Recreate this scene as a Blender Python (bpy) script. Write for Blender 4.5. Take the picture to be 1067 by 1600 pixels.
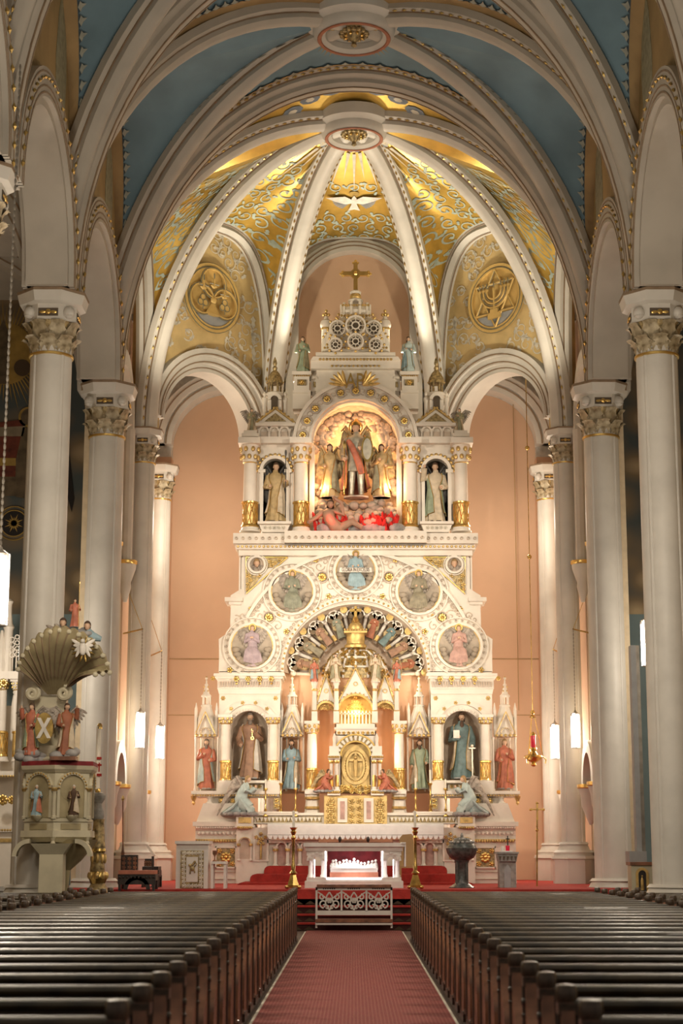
import bpy, math, random
from mathutils import Vector, Matrix
from mathutils.bvhtree import BVHTree
PI=math.pi; sin=math.sin; cos=math.cos; sqrt=math.sqrt
random.seed(7)
SC=bpy.context.scene
for o in list(bpy.data.objects): bpy.data.objects.remove(o)
COL=SC.collection
# ---------------------------------------------------------------- camera
EYE=1.68; FPX=2670.0; TH=math.radians(11.19); VX=553.0
cd=bpy.data.cameras.new('camera'); cam=bpy.data.objects.new('camera',cd); COL.objects.link(cam)
cam.location=(0,0,EYE); cam.rotation_euler=(PI/2+TH,0,0)
cd.sensor_fit='VERTICAL'; cd.sensor_height=36; cd.sensor_width=24; cd.lens=FPX/1600*36
cd.shift_x=-(VX-533.5)/1600; cd.clip_end=300; cd.clip_start=.05
cd.dof.use_dof=True; cd.dof.focus_distance=44; cd.dof.aperture_fstop=2.8
SC.camera=cam
# ---------------------------------------------------------------- world, exposure
w=bpy.data.worlds.new('world'); SC.world=w; w.use_nodes=True
w.node_tree.nodes['Background'].inputs[0].default_value=(1,.90,.76,1)
w.node_tree.nodes['Background'].inputs[1].default_value=.17
SC.view_settings.view_transform='Standard'; SC.view_settings.look='None'
SC.view_settings.exposure=0.45; SC.view_settings.gamma=1; SC.view_settings.use_curve_mapping=False
SC.cycles.max_bounces=6; SC.cycles.diffuse_bounces=4; SC.cycles.glossy_bounces=3
SC.cycles.use_denoising=True; SC.cycles.sample_clamp_indirect=6; SC.cycles.caustics_reflective=False; SC.cycles.caustics_refractive=False
# ---------------------------------------------------------------- lamps of the church that are out of view, and added fill lights
def lamp(name,kind,loc,power,col=(1,.83,.62),size=.2,aim=None,angle=60,blend=.5):
    d=bpy.data.lights.new(name,kind); d.energy=power; d.color=col
    if kind=='AREA': d.size=size
    else: d.shadow_soft_size=size
    if kind=='SPOT': d.spot_size=math.radians(angle); d.spot_blend=blend
    o=bpy.data.objects.new(name,d); COL.objects.link(o); o.location=loc
    if aim: o.rotation_euler=(Vector(aim)-Vector(loc)).to_track_quat('-Z','Y').to_euler()
    return o
for s in (-1,1):
    for z,pw in ((12.2,1750),(5.5,1800)):
        lamp('altar_flood','SPOT',(s*5.2,34.4,z),pw,(1,.86,.68),.3,(-s*.4,46,z*.55+2.6),44,.7)      # floods on the nave columns
    lamp('sanctuary_fill','SPOT',(s*5.2,34.4,10.5),700,(1,.88,.74),.3,(-s*.8,41,1.2),50,.8)  # unseen fill spots added to brighten the sanctuary furniture
    lamp('vault_uplight','SPOT',(s*1.45,46.75,14.5),600,(1,.88,.66),.15,(s*2.3,44.7,19.3),84,.7)   # floods behind the altar crown
    lamp('aisle_lantern_light','POINT',(s*8.6,38.0,6.0),260,(1,.88,.72),.3)
    lamp('choir_uplight','SPOT',(s*4.9,42.0,13.3),520,(1,.88,.66),.2,(s*2.6,45.5,17.5),100,.9)
    lamp('chapel_fill','POINT',(s*4.0,47.3,4.0),130,(1,.88,.70),.3); lamp('chapel_fill','POINT',(s*4.2,47.2,10.8),170,(1,.88,.70),.3)  # unseen fill points added to light the peach walls evenly
    for yy,pw in ((11,200),(19,390),(27,400)): lamp('nave_lantern_light','POINT',(s*4.6,yy,7.2),pw,(1,.86,.68),.4)
# ---------------------------------------------------------------- geometry helpers
def A(px,py,Y):
    u=(px-VX)/FPX; v=(800-py)/FPX
    s=Y/(cos(TH)-v*sin(TH)); return (u*s,EYE+(sin(TH)+v*cos(TH))*s)
def PM(py,Y):                                   # metres per pixel at a picture height on the plane Y
    v=(800-py)/FPX; return Y/(cos(TH)-v*sin(TH))/FPX
class MB:
    def __init__(s): s.v=[]; s.f=[]
    def add(s,V,F):
        n=len(s.v); s.v+= [tuple(p) for p in V]; s.f+= [tuple(i+n for i in f) for f in F]; return s
    def box(s,x0,x1,y0,y1,z0,z1):
        if x0>x1: x0,x1=x1,x0
        return s.add([(x0,y0,z0),(x1,y0,z0),(x1,y1,z0),(x0,y1,z0),(x0,y0,z1),(x1,y0,z1),(x1,y1,z1),(x0,y1,z1)],
          [(0,3,2,1),(4,5,6,7),(0,1,5,4),(1,2,6,5),(2,3,7,6),(3,0,4,7)])
    def prism(s,poly,y0,y1):                    # polygon (x,z), thickness along y
        n=len(poly); V=[(x,y0,z) for x,z in poly]+[(x,y1,z) for x,z in poly]
        return s.add(V,[tuple(range(n)),tuple(range(2*n-1,n-1,-1))]+[(i,i+n,(i+1)%n+n,(i+1)%n) for i in range(n)])
    def zprism(s,poly,z0,z1,k=1.0):             # polygon (x,y), height along z, top scaled by k
        n=len(poly); cx=sum(p[0] for p in poly)/n; cy=sum(p[1] for p in poly)/n
        V=[(x,y,z0) for x,y in poly]+[(cx+(x-cx)*k,cy+(y-cy)*k,z1) for x,y in poly]
        return s.add(V,[tuple(range(n-1,-1,-1)),tuple(range(n,2*n))]+[(i,(i+1)%n,(i+1)%n+n,i+n) for i in range(n)])
    def lathe(s,prof,n=16,c=(0,0,0),a0=0,a1=2*PI,sx=1,sy=1,cap=True):
        full=abs(a1-a0-2*PI)<1e-6; m=n if full else n+1; V=[];F=[]
        for r,z in prof:
            for i in range(m):
                a=a0+(a1-a0)*i/n; V.append((c[0]+r*sx*cos(a),c[1]+r*sy*sin(a),c[2]+z))
        for j in range(len(prof)-1):
            for i in range(n):
                k=(i+1)%m; F.append((j*m+i,j*m+k,(j+1)*m+k,(j+1)*m+i))
        if full and cap: F.append(tuple(range(m-1,-1,-1))); F.append(tuple(range((len(prof)-1)*m,len(prof)*m)))
        return s.add(V,F)
    def sph(s,c,rx,ry=None,rz=None,nu=10,nv=7):
        ry=ry or rx; rz=rz or rx; V=[(c[0],c[1],c[2]-rz)];F=[]
        for j in range(1,nv):
            b=-PI/2+PI*j/nv
            for i in range(nu):
                a=2*PI*i/nu; V.append((c[0]+rx*cos(b)*cos(a),c[1]+ry*cos(b)*sin(a),c[2]+rz*sin(b)))
        V.append((c[0],c[1],c[2]+rz)); L=len(V)-1
        for i in range(nu):
            k=(i+1)%nu; F.append((0,1+k,1+i)); F.append((L,L-nu+i,L-nu+k))
            for j in range(nv-2): F.append((1+j*nu+i,1+j*nu+k,1+(j+1)*nu+k,1+(j+1)*nu+i))
        return s.add(V,F)
    def tube(s,pts,r,n=8,flat=None):
        pts=[Vector(p) for p in pts]; R=r if isinstance(r,(list,tuple)) else [r]*len(pts); V=[];F=[]
        ref=Vector((0,1,0)) if flat is None else Vector(flat)
        for i,p in enumerate(pts):
            t=(pts[min(i+1,len(pts)-1)]-pts[max(i-1,0)])
            if t.length<1e-9: t=Vector((0,0,1))
            t.normalize(); b=t.cross(ref)
            if b.length<.05: b=t.cross(Vector((1,0,0.01)))
            b.normalize(); c=t.cross(b)
            for k in range(n):
                a=2*PI*k/n; V.append(p+(b*cos(a)+c*sin(a))*R[i])
        for i in range(len(pts)-1):
            for k in range(n):
                q=(k+1)%n; F.append((i*n+k,i*n+q,(i+1)*n+q,(i+1)*n+k))
        F.append(tuple(range(n-1,-1,-1))); F.append(tuple(range((len(pts)-1)*n,len(pts)*n)))
        return s.add(V,F)
    def sweep(s,path,ups,prof,close=False):     # closed profile (lateral,up) carried along a path
        m=len(prof); V=[];F=[]; n=len(path); P=[Vector(p) for p in path]
        for i in range(n):
            if close: t=P[(i+1)%n]-P[i-1]
            else: t=P[min(i+1,n-1)]-P[max(i-1,0)]
            t.normalize(); u=Vector(ups[i]); u=(u-t*u.dot(t)).normalized(); l=t.cross(u)
            for a,b in prof: V.append(P[i]+l*a+u*b)
        for i in range(n if close else n-1):
            j=(i+1)%n
            for k in range(m):
                q=(k+1)%m; F.append((i*m+k,i*m+q,j*m+q,j*m+k))
        if not close: F.append(tuple(range(m-1,-1,-1))); F.append(tuple(range((n-1)*m,n*m)))
        return s.add(V,F)
    def ring(s,cx,cz,r0,r1,y0,y1,a0=0,a1=PI,n=24):  # annular slab in the xz plane
        full=abs(a1-a0-2*PI)<1e-6; V=[];F=[]; m=n if full else n+1
        for i in range(m):
            a=a0+(a1-a0)*i/n; c,d=cos(a),sin(a)
            V+=[(cx+r0*c,y0,cz+r0*d),(cx+r1*c,y0,cz+r1*d),(cx+r1*c,y1,cz+r1*d),(cx+r0*c,y1,cz+r0*d)]
        for i in range(n):
            p=4*i; q=4*((i+1)%m)
            for k in range(4): F.append((p+k,p+(k+1)%4,q+(k+1)%4,q+k))
        if not full: F.append((3,2,1,0)); F.append((4*m-4,4*m-3,4*m-2,4*m-1))
        return s.add(V,F)
    def disc(s,cx,cz,r,y0,y1,n=24): return s.prism([(cx+r*cos(2*PI*i/n),cz+r*sin(2*PI*i/n)) for i in range(n)],y0-.004,y1)
    def archwall(s,x0,x1,z0,z1,cx,zs,r,y0,y1,n=16):   # slab with a round-headed opening down to z0
        s.box(x0,cx-r,y0,y1,z0,zs); s.box(cx+r,x1,y0,y1,z0,zs)
        if cx-r>x0: s.box(x0,cx-r,y0,y1,zs,z1)
        if cx+r<x1: s.box(cx+r,x1,y0,y1,zs,z1)
        for i in range(n):
            a,b=PI-PI*i/n,PI-PI*(i+1)/n
            s.prism([(cx+r*cos(a),zs+r*sin(a)),(cx+r*cos(b),zs+r*sin(b)),(cx+r*cos(b),z1),(cx+r*cos(a),z1)],y0,y1)
        return s
    def niche(s,cx,y,z0,zs,r,d,n=14):           # hollow half-cylinder with a quarter-sphere head
        V=[];F=[];rows=[(1,z0),(1,zs)]+[(cos(PI/2*k/6),zs+r*sin(PI/2*k/6)) for k in range(1,7)]
        for k,z in rows:
            for i in range(n+1):
                a=PI*i/n; V.append((cx+r*k*cos(a),y+d*k*sin(a),z))
        for j in range(len(rows)-1):
            for i in range(n): F.append((j*(n+1)+i,j*(n+1)+i+1,(j+1)*(n+1)+i+1,(j+1)*(n+1)+i))
        return s.add(V,F)
    def blade(s,p0,p1,w,t,nrm,bow=0):           # feather or long leaf
        p0,p1,nrm=Vector(p0),Vector(p1),Vector(nrm); d=(p1-p0); l=d.cross(nrm).normalized(); nr=l.cross(d).normalized()
        V=[];F=[]
        for k,wd in ((0,.45),(.25,.9),(.6,1),(.88,.7),(1,.12)):
            p=p0+d*k+nr*(bow*sin(PI*k)); V+=[p-l*w*wd,p+nr*t,p+l*w*wd,p-nr*t]
        for i in range(4):
            for k in range(4): F.append((4*i+k,4*i+(k+1)%4,4*i+4+(k+1)%4,4*i+4+k))
        F+=[(3,2,1,0),(16,17,18,19)]
        return s.add(V,F)
    def mesh(s,name,smooth=35):
        me=bpy.data.meshes.new(name); me.from_pydata(s.v,[],s.f); me.validate(); me.update()
        if smooth and len(me.polygons): 
            me.polygons.foreach_set('use_smooth',[True]*len(me.polygons)); me.set_sharp_from_angle(angle=math.radians(smooth))
        return me
    def build(s,name,mat,parent=None,smooth=35,loc=None):
        me=s.mesh(name,smooth); me.materials.append(M[mat]); return link(name,me,parent,loc)
def link(name,me,parent=None,loc=None):
    o=bpy.data.objects.new(name,me); COL.objects.link(o); o.parent=parent
    if loc: o.location=loc
    return o
def inst(src,name,parent,loc,rot=(0,0,0),sc=None):
    o=bpy.data.objects.new(name,src.data); COL.objects.link(o); o.parent=parent; o.location=loc; o.rotation_euler=rot
    if sc: o.scale=sc
    return o
def tag(o,label,cat,group=None,kind=None):
    o['label']=label; o['category']=cat
    if group: o['group']=group
    if kind: o['kind']=kind
    return o
def thing(name,label,cat,loc=(0,0,0),rz=0,group=None,kind=None):
    o=bpy.data.objects.new(name,None); COL.objects.link(o); o.location=loc; o.rotation_euler=(0,0,rz); o.empty_display_size=.2
    return tag(o,label,cat,group,kind)
def copy_tree(o,parent=None):
    c=o.copy(); COL.objects.link(c); c.parent=parent
    for ch in list(o.children): copy_tree(ch,c)
    return c
# ---------------------------------------------------------------- materials
M={}
def mat(name,c,rough=.6,metal=0,var=.10,scale=5,bump=.0,emit=None,es=0,c2=None,coat=0):
    m=bpy.data.materials.new(name); m.use_nodes=True; nt=m.node_tree; b=nt.nodes['Principled BSDF']; M[name]=m
    b.inputs['Roughness'].default_value=rough; b.inputs['Metallic'].default_value=metal
    if coat: b.inputs['Coat Weight'].default_value=coat
    tc=nt.nodes.new('ShaderNodeTexCoord'); nz=nt.nodes.new('ShaderNodeTexNoise'); nz.inputs['Scale'].default_value=scale; nz.inputs['Detail'].default_value=5
    nt.links.new(tc.outputs['Object'],nz.inputs['Vector'])
    mx=nt.nodes.new('ShaderNodeMix'); mx.data_type='RGBA'
    d=c2 or tuple(x*(1-2*var) for x in c); e=c if c2 else tuple(min(1,x*(1+var)) for x in c)
    mx.inputs[6].default_value=(*d,1); mx.inputs[7].default_value=(*e,1)
    mr=nt.nodes.new('ShaderNodeMapRange'); mr.inputs[1].default_value=.3; mr.inputs[2].default_value=.62
    nt.links.new(nz.outputs['Fac'],mr.inputs[0]); nt.links.new(mr.outputs[0],mx.inputs[0]); nt.links.new(mx.outputs[2],b.inputs['Base Color'])
    if bump:
        bp=nt.nodes.new('ShaderNodeBump'); bp.inputs['Strength'].default_value=bump; bp.inputs['Distance'].default_value=.02
        n2=nt.nodes.new('ShaderNodeTexNoise'); n2.inputs['Scale'].default_value=scale*6; nt.links.new(tc.outputs['Object'],n2.inputs['Vector'])
        nt.links.new(n2.outputs['Fac'],bp.inputs['Height']); nt.links.new(bp.outputs[0],b.inputs['Normal'])
    if emit: b.inputs['Emission Color'].default_value=(*emit,1); b.inputs['Emission Strength'].default_value=es
    return m
mat('cream',(.47,.43,.37),.55,var=.05,scale=1.2); mat('stripe',(.27,.19,.12),.6); mat('bead',(.55,.38,.13),.35,.75)
mat('capleaf',(.50,.42,.28),.5,.1,scale=6,c2=(.17,.125,.06)); mat('creamwall',(.66,.54,.37),.7,var=.05); mat('pale',(.63,.60,.545),.5,var=.05,scale=1.5)
mat('blue',(.15,.245,.305),.75,var=.10,scale=.8); mat('border',(.36,.235,.10),.7,var=.12,scale=1); mat('trefoil',(.32,.33,.28),.7); mat('trefoil_dark',(.035,.06,.08),.7)
mat('goldleaf',(.66,.43,.095),.34,.62,var=.10,scale=2.2,bump=.05); mat('goldwall',(.66,.49,.23),.55,.08,var=.08,scale=2); mat('brownwall',(.38,.26,.11),.7,var=.15,scale=.7)
mat('medal',(.68,.47,.17),.45,.3,var=.06,scale=3); mat('scroll',(.43,.51,.45),.5,.0,var=.15,scale=3); mat('scroll_pale',(.68,.64,.54),.55,var=.1); mat('scroll_dark',(.22,.20,.13),.5); mat('rust',(.34,.12,.06),.6); mat('ornblue',(.20,.24,.29),.6)
mat('peach',(.64,.425,.285),.8,var=.045,scale=.6); mat('palewall',(.60,.60,.56),.7)
mat('ivory',(.80,.735,.645),.5,var=.045,scale=2.5); mat('gold',(.74,.50,.16),.28,.9,var=.10,scale=4); mat('goldpaint',(.70,.50,.20),.38,.35,var=.12,scale=8); mat('riser_shaded',(.045,.012,.010),.9); mat('gilt',(.62,.43,.16),.4,.6,var=.2,scale=9); mat('antique',(.36,.27,.13),.45,.5,var=.35,scale=14)
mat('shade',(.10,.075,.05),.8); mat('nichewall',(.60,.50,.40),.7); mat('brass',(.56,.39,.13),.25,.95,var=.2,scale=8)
mat('skin',(.66,.44,.30),.6); mat('hair',(.09,.05,.03),.8); mat('hair_blond',(.34,.22,.10),.7); mat('grey_hair',(.20,.16,.13),.8)
mat('r_blue',(.28,.40,.45),.6,var=.12,scale=7); mat('r_paleblue',(.45,.54,.53),.6,var=.1,scale=7); mat('r_red',(.50,.165,.10),.6,var=.15,scale=7); mat('r_brown',(.33,.19,.12),.6,var=.15,scale=7); mat('r_teal',(.14,.21,.21),.6,var=.15,scale=7); mat('r_green',(.30,.36,.25),.6,var=.12,scale=7)
mat('r_cream',(.62,.52,.38),.6,var=.12,scale=7); mat('r_ochre',(.48,.35,.17),.55,.1,var=.15,scale=7); mat('r_pink',(.52,.32,.27),.6,var=.12,scale=7); mat('r_mauve',(.42,.33,.36),.6,var=.12,scale=7); mat('r_olive',(.33,.31,.20),.6,var=.15,scale=7); mat('r_white',(.66,.62,.56),.6)
mat('feather',(.36,.31,.26),.6,var=.25,scale=12); mat('feather_dark',(.07,.065,.06),.6,var=.3,scale=12); mat('feather_gold',(.40,.30,.15),.5,.3,var=.25,scale=12); mat('armor',(.48,.45,.36),.35,.5,var=.15,scale=8)
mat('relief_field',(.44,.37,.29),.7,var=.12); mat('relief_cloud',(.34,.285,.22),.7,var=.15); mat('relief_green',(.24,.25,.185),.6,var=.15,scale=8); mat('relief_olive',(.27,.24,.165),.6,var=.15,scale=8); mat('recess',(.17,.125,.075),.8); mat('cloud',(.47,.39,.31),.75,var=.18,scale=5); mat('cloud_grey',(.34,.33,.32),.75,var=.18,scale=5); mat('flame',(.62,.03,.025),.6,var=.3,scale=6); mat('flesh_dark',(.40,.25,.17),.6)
mat('redcarpet',(.36,.028,.02),.9,var=.12,scale=6,bump=.3); mat('cloth',(.80,.79,.77),.7,var=.03); mat('velvet',(.20,.015,.02),.8,var=.2)
mat('darkwood',(.030,.017,.010),.45,var=.35,scale=7,coat=.08); mat('capwood',(.075,.048,.030),.35,var=.3,scale=14); mat('wood',(.21,.085,.04),.42,var=.3,scale=6,coat=.15); mat('railwood',(.052,.036,.017),.42,var=.3,scale=5,coat=.08); mat('blackwood',(.03,.022,.018),.45,var=.4,scale=9)
mat('floorwood',(.055,.035,.025),.6); mat('greystone',(.30,.29,.27),.6,var=.15,scale=9); mat('teal',(.17,.235,.25),.75,var=.08,scale=.9); mat('pulpit',(.54,.49,.35),.5,var=.07,scale=3); mat('shell',(.36,.30,.17),.5,var=.12,scale=3)
mat('plaster',(.70,.67,.62),.55,var=.04); mat('font',(.10,.105,.10),.28,var=.6,scale=14,c2=(.025,.03,.03)); mat('candle',(.82,.77,.66),.5,var=.02); mat('redglass',(.30,.006,.02),.15,emit=(.7,.02,.05),es=.25); mat('pinkcloth',(.52,.20,.13),.8)
mat('tube',(.9,.88,.85),.3,emit=(1,.93,.84),es=5); mat('led',(1,.95,.92),.4,emit=(1,.90,.92),es=3.2); mat('metal',(.32,.29,.25),.35,.8); mat('grey',(.34,.35,.36),.5,var=.05); mat('dark',(.025,.02,.018),.7); mat('paper',(.8,.75,.66),.7)
mat('m_brown',(.085,.055,.028),.9,c2=(.035,.024,.015),scale=.5); mat('m_red',(.13,.028,.014),.8,var=.2); mat('m_gold',(.34,.22,.05),.7,var=.15,scale=3); mat('m_tan',(.11,.08,.045),.8,var=.2); mat('m_black',(.018,.015,.014),.9); mat('m_cream',(.22,.18,.12),.8)
def mural():
    m=bpy.data.materials.new('mural'); m.use_nodes=True; nt=m.node_tree; b=nt.nodes['Principled BSDF']; M['mural']=m; b.inputs['Roughness'].default_value=.85
    tc=nt.nodes.new('ShaderNodeTexCoord'); mp=nt.nodes.new('ShaderNodeMapping'); mp.inputs['Scale'].default_value=(1,1,1.5)
    n=nt.nodes.new('ShaderNodeTexVoronoi'); n.feature='SMOOTH_F1'; n.inputs['Scale'].default_value=1.15; n.inputs['Smoothness'].default_value=.4; n2=nt.nodes.new('ShaderNodeTexNoise'); n2.inputs['Scale'].default_value=.55; n2.inputs['Detail'].default_value=6
    nt.links.new(tc.outputs['Object'],mp.inputs[0]); nt.links.new(mp.outputs[0],n2.inputs['Vector'])
    mv=nt.nodes.new('ShaderNodeMix'); mv.data_type='VECTOR'; mv.inputs[0].default_value=.22
    nt.links.new(mp.outputs[0],mv.inputs[4]); nt.links.new(n2.outputs['Color'],mv.inputs[5]); nt.links.new(mv.outputs[1],n.inputs['Vector'])
    r=nt.nodes.new('ShaderNodeValToRGB'); e=r.color_ramp.elements; e[0].position=.08; e[0].color=(.46,.35,.21,1); e[1].position=.75; e[1].color=(.07,.085,.085,1)
    x=e.new(.38); x.color=(.20,.145,.085,1)
    nt.links.new(n.outputs['Distance'],r.inputs[0]); nt.links.new(r.outputs[0],b.inputs['Base Color'])
mural()
def carpet():
    m=bpy.data.materials.new('carpet'); m.use_nodes=True; nt=m.node_tree; b=nt.nodes['Principled BSDF']; M['carpet']=m; b.inputs['Roughness'].default_value=.95
    tc=nt.nodes.new('ShaderNodeTexCoord'); mp=nt.nodes.new('ShaderNodeMapping'); mp.inputs['Scale'].default_value=(13,9,1)
    br=nt.nodes.new('ShaderNodeTexBrick'); br.offset=.5; br.inputs['Scale'].default_value=1; br.inputs['Brick Width'].default_value=1.0; br.inputs['Row Height'].default_value=.5
    br.inputs['Mortar Size'].default_value=.085; br.inputs['Mortar Smooth'].default_value=.7
    br.inputs['Color1'].default_value=(.27,.026,.030,1); br.inputs['Color2'].default_value=(.21,.018,.022,1); br.inputs['Mortar'].default_value=(.52,.22,.17,1)
    nt.links.new(tc.outputs['Object'],mp.inputs[0]); nt.links.new(mp.outputs[0],br.inputs['Vector'])
    nz=nt.nodes.new('ShaderNodeTexNoise'); nz.inputs['Scale'].default_value=40; nt.links.new(tc.outputs['Object'],nz.inputs['Vector'])
    mx=nt.nodes.new('ShaderNodeMix'); mx.data_type='RGBA'; mx.blend_type='MULTIPLY'; mx.inputs[0].default_value=.5
    nt.links.new(br.outputs['Color'],mx.inputs[6]); nt.links.new(nz.outputs['Color'],mx.inputs[7]); nt.links.new(mx.outputs[2],b.inputs['Base Color'])
carpet()
# ================================================================ THE SETTING
CX=6.15; CY=[20.2,26.84,33.46,40.38]; P3=(5.65,44.8); P4=(5.72,49.2); PC=(2.4,48.0); ZS=12.78; FL=.84
APB=(0,42.6)                                    # plan point of the apse boss
# ---- floors
f=thing('floor','dark wooden nave floor under the pews with carpeted sanctuary beyond','floor',kind='structure')
MB().box(-16,16,-6,37.2,-.2,0).build('nave_floor','floorwood',f)
MB().box(-6.8,6.8,38.1,51,-.2,FL).build('sanctuary_floor','redcarpet',f)
for s in (-1,1): MB().box(s*6.8,s*16,37.2,51,-.2,FL-.01).build('aisle_floor','greystone',f)
for i in range(4):
    z=FL*(i+1)/5; st=MB().box(-6.8,6.8,37.2+.3*i,38.1+.01*i,0,z-.03).build('step','riser_shaded',f)  # riser colour darkened to hold the shadow below each tread
    MB().box(-6.8,6.8,37.17+.3*i,37.5+.3*i,z-.035,z).build('tread','redcarpet',st)
    m=MB()
    for x in (-1.22,-.95,.95,1.22):
        m.prism([(x-.12,z-.15),(x+.12,z-.15),(x+.06,z-.11),(x,z-.07),(x-.06,z-.11)],37.19+.3*i,37.2+.3*i)
    m.build('riser_motif','m_brown',st)
c=MB().box(-1.0,1.0,-4,37.17,0,.012).build('aisle_carpet','carpet'); tag(c,'long red patterned carpet runner down the central aisle','carpet')
e=thing('carpet_edging','thin pale metal edging strips along both sides of the aisle carpet','edging')
for s in (-1,1): MB().box(s*1.0,s*1.025,-4,36.6,0,.018).build('strip','scroll_pale',e)
for s in (-1,1):
    pl=MB().box(s*1.06,s*4.75,5.5,33.2,0,.05).build('pew_platform','floorwood')
    tag(pl,'low grey platform under the pews on the '+('pulpit' if s<0 else 'font')+' side of the aisle','platform')
# ---- clustered columns with leafy capitals
def leafmesh(h,w):
    m=MB(); rows=[]; N=8
    for k in range(N+1):
        t=k/N; out=.05*sin(PI*t*.6)+.20*max(0,t-.55)**1.3*2.2; z=h*(t-.55*max(0,t-.80)**1.2*2)
        wd=w*(.62+.5*sin(PI*min(1,t*1.05)))*(1+.22*sin(t*PI*5))*(1 if t<.9 else .6)
        for i,b in enumerate((-1,-.5,0,.5,1)): m.v.append((b*wd*.5,-out-.035*(1-abs(b))+(.03 if abs(b)==.5 else 0),z))
    for k in range(N):
        for i in range(4): m.f.append((5*k+i,5*k+i+1,5*k+6+i,5*k+5+i))
    n=len(m.v)
    m.v+=[(x,y+.045,z) for x,y,z in m.v]; m.f+=[tuple(reversed([q+n for q in ff])) for ff in m.f]
    return m
LEAF=None
def lobed(r,n=48,amp=.075):
    return [(r*(1+amp*(abs(cos(2*(2*PI*i/n)))**.6)-amp*.5)*cos(2*PI*i/n),r*(1+amp*(abs(cos(2*(2*PI*i/n)))**.6)-amp*.5)*sin(2*PI*i/n)) for i in range(n)]
def octo(r): return [(r*cos(PI/8+PI/4*i)/cos(PI/8),r*sin(PI/8+PI/4*i)/cos(PI/8)) for i in range(8)]
def capital(col,zt,k=1.0,mt='antique'):
    cp=MB().lathe([(.40*k,-1.12*k),(.41*k,-.9*k),(.46*k,-.6*k),(.52*k,-.42*k)],24,(0,0,zt)).build('capital',mt,col)
    MB().lathe([(.40*k,-1.16*k),(.45*k,-1.15*k),(.455*k,-1.11*k),(.40*k,-1.09*k)],24,(0,0,zt),cap=False).build('necking_ring','gold',cp)
    for tier,(z,r,sc,off) in enumerate(((-1.10,.39,.62,0),(-1.0,.40,1.0,PI/8))):
        for i in range(8):
            a=off+i*PI/4; inst(LEAF,'leaf',cp,(r*k*sin(a),-r*k*cos(a),zt+z*k),(0,0,a),(k*.95,k,sc*k))
    b=MB().zprism(octo(.52*k),zt-.46*k,zt-.14*k).build('impost_block','pale',cp)
    vm=MB()
    for i in range(4):
        a=PI/4+i*PI/2; x,y=.56*k*sin(a),-.56*k*cos(a)
        for q,rr in ((0,.105),(1,.07),(2,.035)): vm.lathe([(rr*k,-.08*k+q*.0),(rr*k,.0)],12,(x*(1+.05*q),y*(1+.05*q),zt-.3*k))
        vm.sph((x,y,zt-.30*k),.12*k,.12*k,.13*k)
    vm.build('volute','pale',cp)
    pm=MB(); rm=MB()
    for a in (0,PI/2,-PI/2):
        R=Matrix.Rotation(a,3,'Z')
        t=MB().box(-.20*k,.20*k,-.535*k,-.51*k,zt-.40*k,zt-.24*k); pm.add([R@Vector(p) for p in t.v],t.f)
        t=MB().sph((0,-.54*k,zt-.32*k),.06*k,.03*k,.06*k); t.blade((-.05*k,-.54*k,zt-.32*k),(-.18*k,-.54*k,zt-.33*k),.03*k,.012,(0,-1,0)).blade((.05*k,-.54*k,zt-.32*k),(.18*k,-.54*k,zt-.33*k),.03*k,.012,(0,-1,0))
        rm.add([R@Vector(p) for p in t.v],t.f)
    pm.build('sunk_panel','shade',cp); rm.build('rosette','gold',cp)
    ab=MB().zprism(octo(.56*k),zt-.14*k,zt-.1*k,1.12).zprism(octo(.63*k),zt-.1*k,zt+.1*k,1.08).build('abacus','pale',col)
    MB().zprism(octo(.69*k),zt+.1*k,zt+.16*k,1.0).build('abacus_lip','stripe',ab)
    return cp
def column(x,y,label,k=1.0,z0=0,grp='clustered columns'):
    global LEAF
    col=thing('column',label,'column',(x,y,0),group=grp)
    if LEAF is None:
        me=leafmesh(.62,.36).mesh('leaf',60); me.materials.append(M['capleaf']); LEAF=type('L',(),{'data':me})
    MB().zprism(octo(.72*k),z0,z0+.66).zprism(octo(.78*k),z0+.62,z0+.70,.95).zprism(lobed(.68*k),z0+.70,z0+.78).zprism(lobed(.70*k),z0+.78,z0+.84,.88).zprism(lobed(.56*k),z0+.84,z0+.98,.86).zprism(lobed(.53*k),z0+.98,z0+1.04,.9).build('base','pale',col)
    sh=MB().zprism(lobed(.415*k),z0+1.0,ZS-1.05*k,.97); 
    for i in range(4):
        a=PI/4+i*PI/2; sh.tube([(.385*k*cos(a),.385*k*sin(a),z0+1),(.375*k*cos(a),.375*k*sin(a),ZS-1.1*k)],.05*k,8)
    sh.build('shaft','pale',col,50)
    capital(col,ZS-.16*k,k)
    return col
sd={-1:'pulpit side',1:'font side'}
for s in (-1,1):
    column(s*6.33,CY[1],'clustered column of which only the capital edge shows in view, '+sd[s])
    column(s*CX,CY[2],'near cream clustered column '+('behind the shell-canopied pulpit' if s<0 else 'beside the tall grey loudspeaker'))
    column(s*6.0,CY[3],'chancel arch column with gilded capital '+('behind the paschal candle' if s<0 else 'between loudspeaker and altar pier'))
    column(s*P3[0],P3[1],'slender apse pier with bright lantern hung before it, '+sd[s],.72,FL,'apse piers')
    column(s*P4[0],P4[1],'rearmost slim pier against the peach chapel wall, '+sd[s],.80,FL,'apse piers')
    column(s*PC[0],PC[1],'apse corner pier hidden behind the high altar, '+sd[s],.6,FL,'apse piers')
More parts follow.
